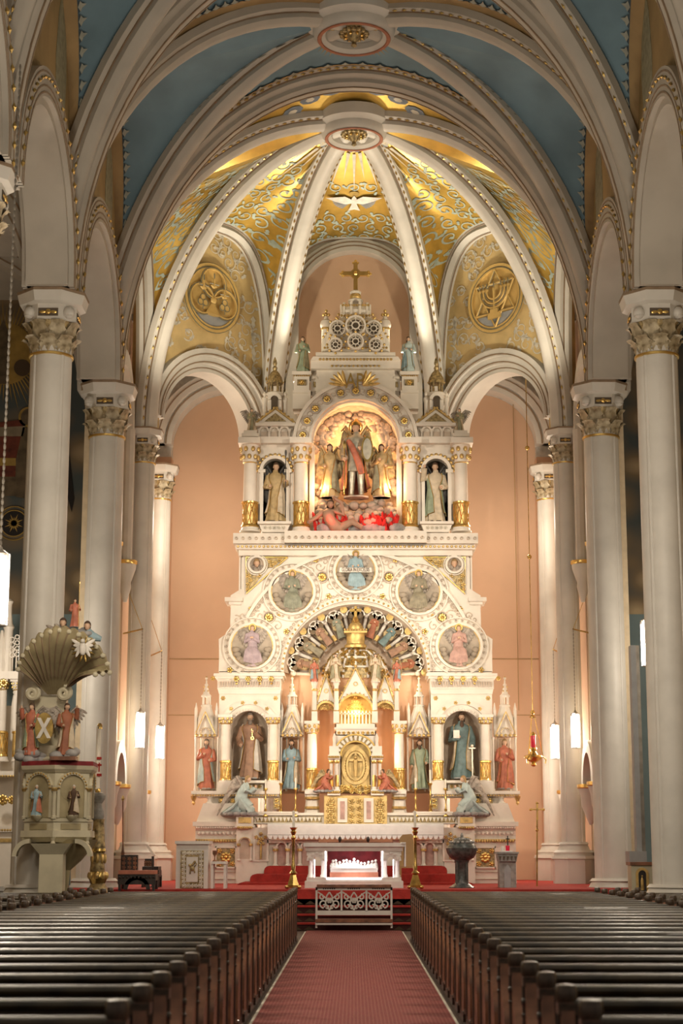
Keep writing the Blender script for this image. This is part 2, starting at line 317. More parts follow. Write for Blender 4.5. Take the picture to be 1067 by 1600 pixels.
# ---- curves of the vault
NP=22
def half(A_,B_,b,z0=ZS,n=NP):                   # springing A -> crown B, with inward vectors
    A_=Vector((A_[0],A_[1])); B_=Vector((B_[0],B_[1])); d=(B_-A_); D=d.length; h=d/D; P=[];U=[]
    for i in range(n+1):
        t=PI/2*i/n; q=B_-d*cos(t); P.append((q.x,q.y,z0+b*sin(t)))
        U.append(Vector((h.x*cos(t)/D,h.y*cos(t)/D,-sin(t)/b)).normalized())
    return P,U
def wallc(A_,B_,b,e=1.0,z0=ZS,n=NP):            # half of a wall arch; e<1 gives a stilted round head
    P,U=half(A_,B_,b,z0,n)
    if e==1: return P,U
    A_=Vector((A_[0],A_[1])); B_=Vector((B_[0],B_[1])); d=B_-A_; P=[]
    for i in range(n+1):
        t=PI/2*i/n; q=B_-d*(cos(t)**e if i<n else 0); P.append((q.x,q.y,z0+b*sin(t)**e))
    return P,U
def wfull(A_,B_,b,e=1.0,z0=ZS,n=NP):
    m=((A_[0]+B_[0])/2,(A_[1]+B_[1])/2); P,U=wallc(A_,m,b,e,z0,n); Q,W=wallc(B_,m,b,e,z0,n)
    return P+Q[-2::-1],U+W[-2::-1]
def full(A_,B_,b,z0=ZS,n=NP):
    m=((A_[0]+B_[0])/2,(A_[1]+B_[1])/2); P,U=half(A_,m,b,z0,n); Q,W=half(B_,m,b,z0,n)
    return P+Q[-2::-1],U+W[-2::-1]
TR=[(-.52,-.12),(-.52,.10),(-.45,.15),(-.40,.15),(-.40,.26),(-.33,.32),(-.24,.34),(-.24,.45),(-.15,.53),(-.08,.56)]
TR=[(a,b*.86) for a,b in TR]; TR=TR+[(-a,b) for a,b in reversed(TR)]
RB=[(-.34,-.1),(-.34,.07),(-.27,.12),(-.21,.12),(-.21,.24),(-.12,.32),(-.05,.36)]
RB=RB+[(-a,b) for a,b in reversed(RB)]
FM=[(-.26,-.1),(-.26,.08),(-.18,.14),(-.12,.14),(-.08,.24)]
FM=FM+[(-a,b) for a,b in reversed(FM)]
def tiny(a,b,w): return [(a-w,b-w),(a-w,b+w),(a+w,b+w),(a+w,b-w)]
def beads(P,U,a,b,r,step=.19):
    m=MB(); pts=[];ups=[]
    P=[Vector(p) for p in P]
    for i in range(len(P)-1):
        n=max(1,int((P[i+1]-P[i]).length/step))
        for k in range(n):
            t=k/n; p=P[i].lerp(P[i+1],t); u=Vector(U[i]).lerp(Vector(U[i+1]),t).normalized(); d=(P[i+1]-P[i]).normalized(); l=d.cross(u)
            c=p+l*a+u*b; m.add([c-d*step*.42,c-l*r,c-u*r,c+l*r,c+u*r,c+d*step*.42],[(0,2,1),(0,3,2),(0,4,3),(0,1,4),(5,1,2),(5,2,3),(5,3,4),(5,4,1)])
    return m
ceil=thing('ceiling','ribbed church vault, blue over the nave and gilded over the apse','ceiling',kind='structure')
def rib(P,U,prof,name,stripes=(),bd=(),par=None,mt='cream',br=.036):
    r=MB().sweep(P,U,prof).build(name,mt,par or ceil,40)
    if stripes:
        m=MB()
        for a,b in stripes: m.sweep(P,U,tiny(a,b,.016))
        m.build('painted_line','stripe',r)
    if bd:
        m=MB()
        for a,b in bd:
            t=beads(P,U,a,b,br); m.add(t.v,t.f)
        m.build('bead_moulding','bead',r,0)
    return r
SCR={}
def web(C0,C1,boss,bW,bR,mt,name,borders=True,n=NP,ex=1.0):
    """cell between springers C0 and C1, open arch of rise bW between them, ribs of rise bR up to the boss"""
    mid=((C0[0]+C1[0])/2,(C0[1]+C1[1])/2); m=MB(); bm_=MB(); tm=MB(); td=MB()
    cen=Vector(((mid[0]+boss[0])/2,(mid[1]+boss[1])/2,ZS+2))
    for C in (C0,C1):
        W,_=wallc(C,mid,bW,ex); R,_=half(C,boss,bR); K=8; g=[]
        for i in range(n+1):
            w_=Vector(W[i]); r_=Vector(R[i]); g.append([w_.lerp(r_,k/K) for k in range(K+1)])
        V=[p for row in g for p in row]; F=[]
        for i in range(n):
            for k in range(K): F.append((i*(K+1)+k,i*(K+1)+k+1,(i+1)*(K+1)+k+1,(i+1)*(K+1)+k))
        m.add(V,F)
        if borders:
            for side in (0,1):
                prev=None; acc=0
                for i in range(n+1):
                    e=Vector(R[i] if side else W[i]); o=Vector(W[i] if side else R[i]); L=(o-e).length
                    if L<.9: prev=None; continue
                    d=(o-e)/L; dn=(cen-e).normalized()*.03
                    q0=e+d*.2+dn; q1=e+d*min(.62,L*.48)+dn
                    if prev:
                        bm_.add([prev[0],prev[1],q1,q0],[(0,1,2,3)])
                        seg=(q1-prev[1]); sl=seg.length; nst=max(1,round(sl/.34)); t=seg/sl
                        for k in range(nst):
                            c=prev[1].lerp(q1,(k+.5)/nst)+dn*.5; r=.11
                            td.add([c-t*.15,c+t*.15,c+d*.17],[(0,1,2)])
                            c=c+d*.05+dn*.4; tm.add([c-t*r,c-t*r*.4+d*r*.4,c+d*r*1.3,c+t*r*.4+d*r*.4,c+t*r,c-d*r*.5],[(0,1,2,3,4,5)])
                    prev=(q0,q1)
    o=m.build(name,mt,ceil,80)
    if borders:
        bm_.build('painted_border','border',o,0); td.build('border_points','trefoil_dark',o,0); tm.build('trefoil_border','trefoil',o,0)
    return o
BW=8.28; BRB=7.95; BF=6.2
for i in range(3):
    y0,y1=CY[i],CY[i+1]; b=(0,(y0+y1)/2)
    for s in (-1,1):
        web((s*CX,y0),(s*CX,y1),b,BF,BRB,'blue','vault_web')
        P,U=full((s*CX,y0),(s*CX,y1),BF); rib(P,[Vector((-s*.75,u.y*.4,u.z)).normalized() for u in U],FM,'wall_rib',((-.15,.15),(.15,.15)))
        for y in (y0,y1):
            P,U=half((s*CX,y),b,BRB); rib(P,U,RB,'rib',((-.235,.13),(.235,.13)),((.29,.11),) )
    for y in (y0,y1): web((-CX,y),(CX,y),b,BW,BRB,'blue','vault_web')
for y in CY:
    P,U=full((-CX,y),(CX,y),BW); rib(P,U,TR,'transverse_arch',((-.425,.14),(.425,.14),(-.12,.475),(.12,.475)),((-.49,.115),(.49,.115)),br=.042)
# apse vault
AC=[(-CX,CY[3]),(-P3[0],P3[1]),(-PC[0],PC[1]),(PC[0],PC[1]),(P3[0],P3[1]),(CX,CY[3])]
AW=[5.6,6.5,6.55,6.5,5.6]; APW=[]
for i in range(5): APW.append(web(AC[i],AC[i+1],APB,AW[i],BRB,'goldleaf','vault_web',False,ex=.62))
APW.append(web(AC[5],AC[0],APB,BW,BRB,'goldleaf','vault_web',False))
for i,c in enumerate(AC):
    P,U=half(c,APB,BRB); rib(P,U,RB,'rib',((-.235,.13),(.235,.13)),((-.29,.11),(.29,.11)),mt='pale')
for i in range(5):
    P,U=wfull(AC[i],AC[i+1],AW[i],.62); mx=Vector((-(AC[i][0]+AC[i+1][0])/2,-(AC[i][1]+AC[i+1][1])/2+APB[1]-.6,0)).normalized()
    rib(P,[(u+mx*.9).normalized() for u in U],FM,'wall_rib',((-.15,.15),(.15,.15)),mt='pale')
# bosses: ring, hollow and a gilded pendant
def boss(x,y,z,r=.92,rustm='rust'):
    o=MB().lathe([(r*.78,.12),(r*.80,-.02),(r*.9,-.10),(r*1.0,-.10),(r*1.12,.0),(r*1.15,.12),(r*1.35,.22),(r*1.4,.5),(r*.78,.5)],40,(x,y,z),cap=False).build('boss_ring','pale',ceil)
    MB().lathe([(r*.90,-.105),(r*.92,-.125),(r*1.0,-.125),(r*1.02,-.105)],40,(x,y,z),cap=False).build('painted_band',rustm,o)
    MB().lathe([(r*.80,.13),(r*.6,.30),(r*.01,.34)],40,(x,y,z),cap=False).build('hollow','pale',o)
    p=MB().lathe([(.02,-.42),(.07,-.38),(.05,-.3),(.13,-.22),(.2,-.12),(.28,-.08),(.34,.02),(.5,.1),(.55,.22),(.3,.3)],24,(x,y,z+.12))
    for i in range(16):
        a=2*PI*i/16; p.sph((x+.5*cos(a),y+.5*sin(a),z+.2),.09,.09,.08,6,4); p.sph((x+.3*cos(a),y+.3*sin(a),z+.03),.06,.06,.06,6,4)
    p.build('pendant','antique',o)
    g=MB()
    for i in range(8):
        a=2*PI*(i+.5)/8; g.sph((x+.52*cos(a),y+.52*sin(a),z+.27),.05,.05,.05,6,4); g.sph((x+.2*cos(a),y+.2*sin(a),z-.02),.04,.04,.05,6,4)
    g.build('gilt_drop','gold',o)
for i in range(3): boss(0,(CY[i]+CY[i+1])/2,20.31,.84)
boss(APB[0],APB[1],20.30,.76)
m=MB()
for i in range(8):                               # gilt ray tufts painted round the nave boss
    a=PI/8+PI/4*i
    for y in ((CY[2]+CY[3])/2,):
        for q in (-.12,-.05,.02,.09,.15):
            c,d=cos(a+q),sin(a+q); m.add([(1.28*c,y+1.28*d,20.64),(1.28*cos(a+q+.05),y+1.28*sin(a+q+.05),20.64),((1.85-abs(q))*c,y+(1.85-abs(q))*d,20.60)],[(0,1,2)])
m.build('painted_rays','m_gold',ceil,0)
# ---- nave side walls: arcade arches in the YZ plane
def yz(mb,x,flip=1):                             # local (x,y,z) -> (x+flip*y, x, z)
    mb.v=[(x+flip*p[1],p[0],p[2]) for p in mb.v]; return mb
for s in (-1,1):
    wl=thing('wall_left' if s<0 else 'wall_right','tawny painted clerestory wall above the round arcade arches, '+sd[s],'wall',kind='structure')
    for i in range(3):
        y0,y1=CY[i],CY[i+1]; yc=(y0+y1)/2; r=(y1-y0)/2-.66
        yz(MB().archwall(y0,y1,ZS,21,yc,ZS,r,-.3,.3,20),s*CX).build('wall_panel','brownwall',wl,0)
        a=yz(MB().ring(yc,ZS,r-.04,r+.50,-.52,.52,n=28).ring(yc,ZS,r-.18,r+.28,-.42,.42,n=28),s*CX).build('arcade_arch','cream',wl)
        m=MB()
        for rr in (r+.02,r+.14,r+.40): m.ring(yc,ZS,rr,rr+.035,-.53,.53,n=28)
        yz(m,s*CX).build('painted_line','stripe',a)
        P=[(s*(CX-.55),yc+(r+.3)*cos(PI*k/30),ZS+(r+.3)*sin(PI*k/30)) for k in range(31)]
        t=beads(P,[(-s,0,0)]*31,0,0,.042); t.build('bead_moulding','bead',a,0)
        # painted standing figure on the wall above the arch
        g=MB()
        fg=[(-.5,16.2),(-.6,17),(-.42,18),(-.2,18.5),(0,18.9),(.2,18.5),(.42,18),(.6,17),(.5,16.2)]
        g.prism([(yc+1.6+p,z) for p,z in fg],-.31,.31); yz(g,s*CX).build('painted_figure','r_olive',wl,0)
    # choir side wall with blind arch, corbels and low doorway arches
    yz(MB().box(CY[3],P3[1],-.2,.2,FL,21),s*6.35).build('choir_panel','creamwall',wl,0)
    a=yz(MB().ring(42.6,12.6,1.35,1.75,-.3,.3,n=24),s*6.15).build('blind_arch','pale',wl)
    for yy in (41.2,44.0):
        MB().tube([(s*5.95,yy,8.9),(s*5.95,yy,12.6)],.16,10).lathe([(.05,8.0),(.16,8.4),(.14,8.5),(.26,8.85),(.28,9.0)],12,(s*5.95,yy,0)).build('corbel_shaft','pale',a)
        MB().lathe([(.29,8.98),(.30,9.0),(.30,9.08),(.2,9.1)],12,(s*5.95,yy,0)).build('gilt_collar','gold',a)
    for y0 in (42.7,47.1):
        d=yz(MB().ring(y0,3.3,.75,1.05,-.35,.35,n=20),s*6.1).build('doorway_arch','pale',wl)
        for e in (-1,1):
            MB().lathe([(.04,2.3),(.1,2.45),(.22,2.75),(.24,3.0),(.30,3.2)],12,(s*5.95,y0+e*.9,0)).build('corbel','pale',d); MB().lathe([(.31,3.2),(.33,3.22),(.33,3.3),(.2,3.32)],12,(s*5.95,y0+e*.9,0)).build('gilt_collar','gold',d)
        yz(MB().box(y0-.75,y0+.75,-.02,.0,FL,3.3).disc(y0,3.3,.75,-.02,0),s*6.13).build('doorway_infill','peach',d)
# ---- chapel behind the apse arches: peach walls
ap=thing('wall_apse','peach painted wall of the apse behind the high altar','wall',kind='structure')
MB().box(-6.4,6.4,50.3,50.6,FL,17).build('back_panel','peach',ap)
for s in (-1,1):
    MB().box(s*6.12,s*6.35,P3[1],50.3,FL,17).build('return_panel','peach',ap)
    MB().box(s*5.45,s*6.12,49.75,50.3,FL,13.2).build('return_panel','peach',ap)
    MB().zprism([(s*2.0,50.3),(s*2.0,48.7),(s*2.5,48.5),(s*5.9,45.2),(s*6.4,45.2),(s*6.4,50.3)],16.0,16.2).build('chapel_ceiling','palewall',ap)
    m=MB().archwall(min(s*2.0,s*6.1),max(s*2.0,s*6.1),12.9,16.0,s*3.75,13.55,1.72,49.9,50.29,24); m.build('chapel_lunette','palewall',ap)
    a=MB().ring(s*3.75,13.55,1.68,2.05,49.5,50.0,n=28).ring(s*3.75,13.55,1.90,2.2,49.3,49.8,n=28).build('chapel_arch','pale',ap)
    MB().ring(s*3.75,13.55,1.83,1.87,49.46,49.5,n=28).ring(s*3.75,13.55,2.05,2.08,49.28,49.3,n=28).build('painted_line','stripe',a)
    MB().lathe([(.02,-.3),(.1,-.22),(.25,-.12),(.36,0)],16,(s*4.3,47.6,15.98)).build('chapel_boss','bead',ap)
    # faint joint lines of the painted wall sheets
    MB().box(s*2.3,s*5.45,50.285,50.3,7.2,7.22).box(s*2.3,s*5.45,50.285,50.3,5.55,5.57).build('sheet_joint','border',ap)
MB().box(-PC[0],PC[0],48.15,48.5,2,19.4).build('centre_panel','peach',ap)
a=MB().ring(0,17.35,1.62,1.98,47.75,48.15,n=28).box(-1.98,-1.62,47.75,48.15,9,17.35).box(1.62,1.98,47.75,48.15,9,17.35).build('centre_arch','pale',ap)
MB().ring(0,17.35,1.74,1.77,47.73,47.75,n=28).ring(0,17.35,1.86,1.89,47.73,47.75,n=28).build('painted_line','stripe',a)
# angled gilded faces over the side arches
def facemap(mb,s,off=0):                         # local x along the face from pier 3 to corner, y = outwards
    a=Vector((s*P3[0],P3[1])); b=Vector((s*PC[0],PC[1])); d=(b-a).normalized(); n=Vector((s*abs(d.y),abs(d.x)))
    mb.v=[(a.x+d.x*p[0]+n.x*(p[1]+off),a.y+d.y*p[0]+n.y*(p[1]+off),p[2]) for p in mb.v]; return mb
FLEN=sqrt((P3[0]-PC[0])**2+(PC[1]-P3[1])**2); FC=FLEN/2
FACE={}
for s in (-1,1):
    wp=facemap(MB().archwall(-.1,FLEN+.1,12.4,19.6,FC,13.25,1.72,.1,.5,24),s).build('lunette_wall','goldwall',ap,0)
    a=facemap(MB().ring(FC,13.25,1.6,1.86,.0,.62,n=32).ring(FC,13.25,1.80,2.06,-.14,.4,n=32).ring(FC,13.25,2.0,2.22,-.26,.2,n=32),s).build('side_arch','pale',ap)
    facemap(MB().ring(FC,13.25,1.84,1.875,-.16,-.14,n=32).ring(FC,13.25,2.04,2.075,-.28,-.26,n=32).ring(FC,13.25,1.70,1.73,-.02,0,n=32),s).build('painted_line','stripe',a)
    FACE[s]=wp
# ---- scrollwork painted on gilded surfaces: flat ribbons laid on the surface
def spiral(cx,cy,r,a0,turn,n=22,k=.16):
    return [(cx+r*(k+(1-k)*(1-i/n))*cos(a0+turn*i/n),cy+r*(k+(1-k)*(1-i/n))*sin(a0+turn*i/n)) for i in range(n+1)]
def ribbon(out,pts,w0,w1=None):
    w1=w0 if w1 is None else w1; n=len(pts)
    L=[];R=[]
    for i,p in enumerate(pts):
        q=pts[min(i+1,n-1)]; o=pts[max(i-1,0)]; dx,dy=q[0]-o[0],q[1]-o[1]; l=math.hypot(dx,dy) or 1; w=w0+(w1-w0)*i/(n-1)
        L.append((p[0]-dy/l*w,p[1]+dx/l*w)); R.append((p[0]+dy/l*w,p[1]-dx/l*w))
    for i in range(n-1): out.append([L[i],L[i+1],R[i+1],R[i]])
def leaf2(out,x,y,a,l,w):
    c,d=cos(a),sin(a); pts=[(0,0),(.3,.6),(.55,.35),(.7,.75),(1,0),(.7,-.75),(.55,-.35),(.3,-.6)]
    P=[(x+c*l*p-d*w*q,y+d*l*p+c*w*q) for p,q in pts]; m=(x+c*l*.5,y+d*l*.5)
    for i in range(8): out.append([P[i],P[(i+1)%8],m])
def scrollset(W,H,rng,dens=1.0,w=.03,spread=None):  # mirrored vine filling W x H
    out=[]
    y=-H/2; 
    ribbon(out,[(0,-H/2),(0,H*.3)],w)
    rows=int(5*dens); 
    for j in range(rows):
        yy=-H/2+H*(j+.35)/rows; ww=(spread(j/rows) if spread else 1)*W/2
        for s in (-1,1):
            r=min(ww*.36,H/rows*.55); c=(s*ww*.42,yy); a=-PI/2 if s>0 else -PI/2
            ribbon(out,spiral(c[0],c[1],r,-PI/2-s*.6,s*(2.6*PI)),w,w*.5); leaf2(out,c[0],c[1],rng.random()*6,r*.5,r*.28)
            if ww>.8:
                c2=(s*ww*.84,yy+r*.4); r2=r*.62; ribbon(out,spiral(c2[0],c2[1],r2,PI/2+s*.4,-s*2.4*PI),w*.9,w*.4); leaf2(out,c2[0],c2[1]+r2,PI/2,r2*.8,r2*.4)
            for q in range(3):
                a=rng.uniform(-.6,2.2); leaf2(out,c[0]+s*r*cos(a),c[1]+r*sin(a),PI/2-s*(PI/2-a),r*.55,r*.22)
    return out
def lay(obj,polys,o,xa,ya,name,mt,lift=.02,dist=8):
    """drop flat polygons onto obj along the axis ya x xa"""
    me=obj.data; bv=BVHTree.FromPolygons([v.co for v in me.vertices],[tuple(p.vertices) for p in me.polygons])
    o=Vector(o); xa=Vector(xa).normalized(); ya=Vector(ya); ya=(ya-xa*ya.dot(xa)).normalized(); z=xa.cross(ya)
    m=MB()
    for P in polys:
        V=[]
        for x,y in P:
            st=o+xa*(x+.004)+ya*y; h=bv.ray_cast(st,-z,dist)
            if h[0] is None: V=None; break
            V.append(h[0]+z*lift)
        if V and max((V[i]-V[i-1]).length for i in range(len(V)))<1.2: m.add(V,[tuple(range(len(V)))])
    if m.v: return m.build(name,mt,obj,0)
rg=random.Random(3)
def cellpts(i,C,boss=APB):
    """maps (arc angle, metres from the rib) on the half cell springing from C"""
    c0,c1=AC[i],AC[(i+1)%6]; mid=((c0[0]+c1[0])/2,(c0[1]+c1[1])/2); cen=Vector(((mid[0]+boss[0])/2,(mid[1]+boss[1])/2,ZS+2))
    W,_=wallc(C,mid,AW[i],.62,n=90); R,_=half(C,boss,BRB,n=90)
    def f(ph,b,lift=.03):
        q=max(0,min(89.999,ph/(PI/2)*90)); k=int(q); t=q-k
        w=Vector(W[k]).lerp(Vector(W[k+1]),t); r=Vector(R[k]).lerp(Vector(R[k+1]),t); L=(w-r).length
        p=r.lerp(w,min(1,b/max(L,.01))); return p+(cen-p).normalized()*lift, L
    return f
def fillcell(i,C,ph0,ph1,mt,gap=.46,w=.026,rad=.40,skip=lambda ph,b:False):
    f=cellpts(i,C); polys=[]; m=MB(); K=5.6; n=int((ph1-ph0)*K/(rad*1.85))
    for j in range(n+1):
        ph=ph0+(ph1-ph0)*j/n; L=f(ph,0)[1]; room=L-gap-.32
        if room<rad*.9: continue
        nc=max(1,int(room/(rad*1.9))); 
        for c in range(nc):
            b=gap+room*(c+.5)/nc
            if skip(ph,b): continue
            r=min(rad,room/nc*.48); tn=1 if (c+j)%2 else -1; a0=rg.uniform(0,6)
            L_=[]; ribbon(L_,spiral(ph*K,b,r,a0,tn*2.7*PI,24),w,w*.5); leaf2(L_,ph*K,b,a0,r*.6,r*.3)
            for q in range(4): a=a0+tn*(.7+1.4*q); leaf2(L_,ph*K+r*cos(a),b+r*sin(a),a+tn*.9,r*.62,r*.24)
            ribbon(L_,[(ph*K+r*cos(a0),b+r*sin(a0)),(ph*K+r*1.5*cos(a0-.3*tn),b+r*1.35*sin(a0-.3*tn)),(ph*K+r*1.9*cos(a0-.7*tn),b+r*1.5*sin(a0-.7*tn))],w,w*.4)
            polys+=L_
    for P_ in polys:
        if any(b<.30 for a,b in P_): continue
        V=[];ok=True
        for a,b in P_:
            q,L=f(a/K,b)
            if b>L-.22: ok=False; break
            V.append(q)
        if ok: m.add(V,[tuple(range(len(V)))])
    if m.v: m.build('scroll_ornament',mt,APW[i],0)
def cellframe(i,t=.5):
    a=Vector((*AC[i],0)); b=Vector((*AC[i+1],0)); mid=(a+b)/2; xa=(b-a).normalized(); bs=Vector((*APB,0))
    return mid,xa,bs
for i in (0,4): fillcell(i,AC[1] if i==0 else AC[4],.22,1.42,'scroll',.42,.034,.36)
for i in (1,2,3):
    mid,xa,bs=cellframe(i); c=mid.lerp(bs,.36); c.z=ZS+7.0; inn=(bs-mid).normalized(); 
    view=(inn*.85+Vector((0,0,-1))).normalized(); o=c+view*2.5; ya=inn*.9+Vector((0,0,.9))
    ya=(ya-view*ya.dot(view)).normalized(); x=ya.cross(view)
    sp=[]; yy=-2.0; row=0
    while yy<(1.0 if i==2 else 1.3):
        hw=2.6-.5*(yy+2.0); nx=int(hw/.5)
        for q in range(-nx,nx+1):
            xx=q*.5+(.25 if row%2 else 0)
            if i==2 and abs(xx)<1.05 and abs(yy)<.42: continue
            r=rg.uniform(.19,.235); tn=1 if (q+row)%2 else -1; a0=rg.uniform(0,6)
            ribbon(sp,spiral(xx,yy,r,a0,tn*2.5*PI,18),.021,.011); leaf2(sp,xx,yy,a0,r*.6,r*.3); leaf2(sp,xx+r*cos(a0),yy+r*sin(a0),a0+tn*.9,r*1.0,r*.36); leaf2(sp,xx-r*cos(a0),yy-r*sin(a0),a0+2,r*.8,r*.3)
        yy+=.43; row+=1
    lay(APW[i],sp,o,x,ya,'scroll_ornament','scroll',.025,7)
    for C in (AC[i],AC[i+1]): fillcell(i,C,.30,.72,'scroll',.44,.022,.34)
    rays=[]
    for k in range(-4,5):
        a=k*.115; r0,r1=(1.35,3.0 if k%2==0 else 2.5); u=Vector((sin(a),-cos(a))); n_=Vector((cos(a),sin(a)))
        rays.append([tuple(u*r0+n_*.05),tuple(u*r0-n_*.05),tuple(u*r1)])
    orn=[]
    for k in (-1,0,1):
        a=k*.33; cx_,cy_=1.15*sin(a),-1.15*cos(a); orn.append([(cx_+.26*cos(q*PI/3),cy_+.2*sin(q*PI/3)) for q in range(6)])
    o2=bs+Vector((0,0,ZS+4)); lay(APW[i],rays,o2,Vector((xa.x,xa.y,0)),inn*1,'painted_rays','scroll',.02,9) if False else None
    rr=[]
    for P_ in rays+orn:
        rr.append(P_)
    # rays are laid straight up on to the web from below, radiating from the boss
    def up(P_,mt,nm,lift):
        bv=BVHTree.FromPolygons([v.co for v in APW[i].data.vertices],[tuple(p.vertices) for p in APW[i].data.polygons]); m=MB()
        for Q in P_:
            V=[]
            for px,py in Q:
                st=bs+xa*(px+.004)+inn*py+Vector((0,0,ZS+1)); h=bv.ray_cast(st,Vector((0,0,1)),12)
                if h[0] is None: V=None; break
                V.append(h[0]-Vector((0,0,lift)))
            if V: m.add(V,[tuple(range(len(V)))])
        if m.v: m.build(nm,mt,APW[i],0)
    up(rays,'scroll_pale','painted_rays',.05); up(orn,'ornblue','painted_rosettes',.03)
    up([[( .55*a*.26+1.15*sin(k*.33),b*.11-1.15*cos(k*.33)) for a,b in ((1,0),(0,1),(-1,0),(0,-1))] for k in (-1,0,1)],'scroll_pale','rosette_hearts',.045)
    if i==2:                                     # white dove with spread wings
        dv=[[(0,.34),(.08,.2),(.09,-.1),(.2,-.42),(0,-.34),(-.2,-.42),(-.09,-.1),(-.08,.2)]]
        wi=[];bl=[]
        for s in (-1,1):
            wi.append([(s*.07,.14),(s*.3,.28),(s*.95,.25),(s*.62,.02),(s*.3,-.1),(s*.09,-.05)])
            for q in range(6):
                a=.1+.2*q; bl.append([(s*.12,-.02),(s*(.25+.48*cos(a)),.12-.48*sin(a)),(s*(.25+.48*cos(a+.14)),.12-.48*sin(a+.14))])
        pos=lambda P_,dz: [[(x*.85,y*.85+dz) for x,y in q] for q in P_]
        lay(APW[i],pos(bl,0),o,x,ya,'dove_feathers','ornblue',.05,7); lay(APW[i],pos(dv+wi,0),o,x,ya,'dove','r_white',.07,7)
        lay(APW[i],pos([[(.17*cos(q*PI/6),.40+.14*sin(q*PI/6)) for q in range(12)]],0),o,x,ya,'dove_halo','m_gold',.045,7)
orn=MB(); hearts=MB(); bv5=BVHTree.FromPolygons([v.co for v in APW[5].data.vertices],[tuple(p.vertices) for p in APW[5].data.polygons])
for k in range(11):                              # rosette garland on the cell before the apse boss
    a=PI+PI*(k+.5)/11; x,y=2.1*cos(a),APB[1]+1.55*sin(a)
    def on(px,py,l):
        h=bv5.ray_cast(Vector((px+.003,py,15)),Vector((0,0,1)),12); return (px,py,(h[0].z if h[0] else ZS+BRB)-l)
    orn.add([on(x+.27*cos(q*PI/4),y+.2*sin(q*PI/4),.02) for q in range(8)],[tuple(range(8))]); hearts.add([on(x+.12*cos(q*PI/3),y+.09*sin(q*PI/3),.035) for q in range(6)],[tuple(range(6))])
orn.build('painted_rosettes','ornblue',APW[5],0); hearts.build('rosette_hearts','scroll_pale',APW[5],0)
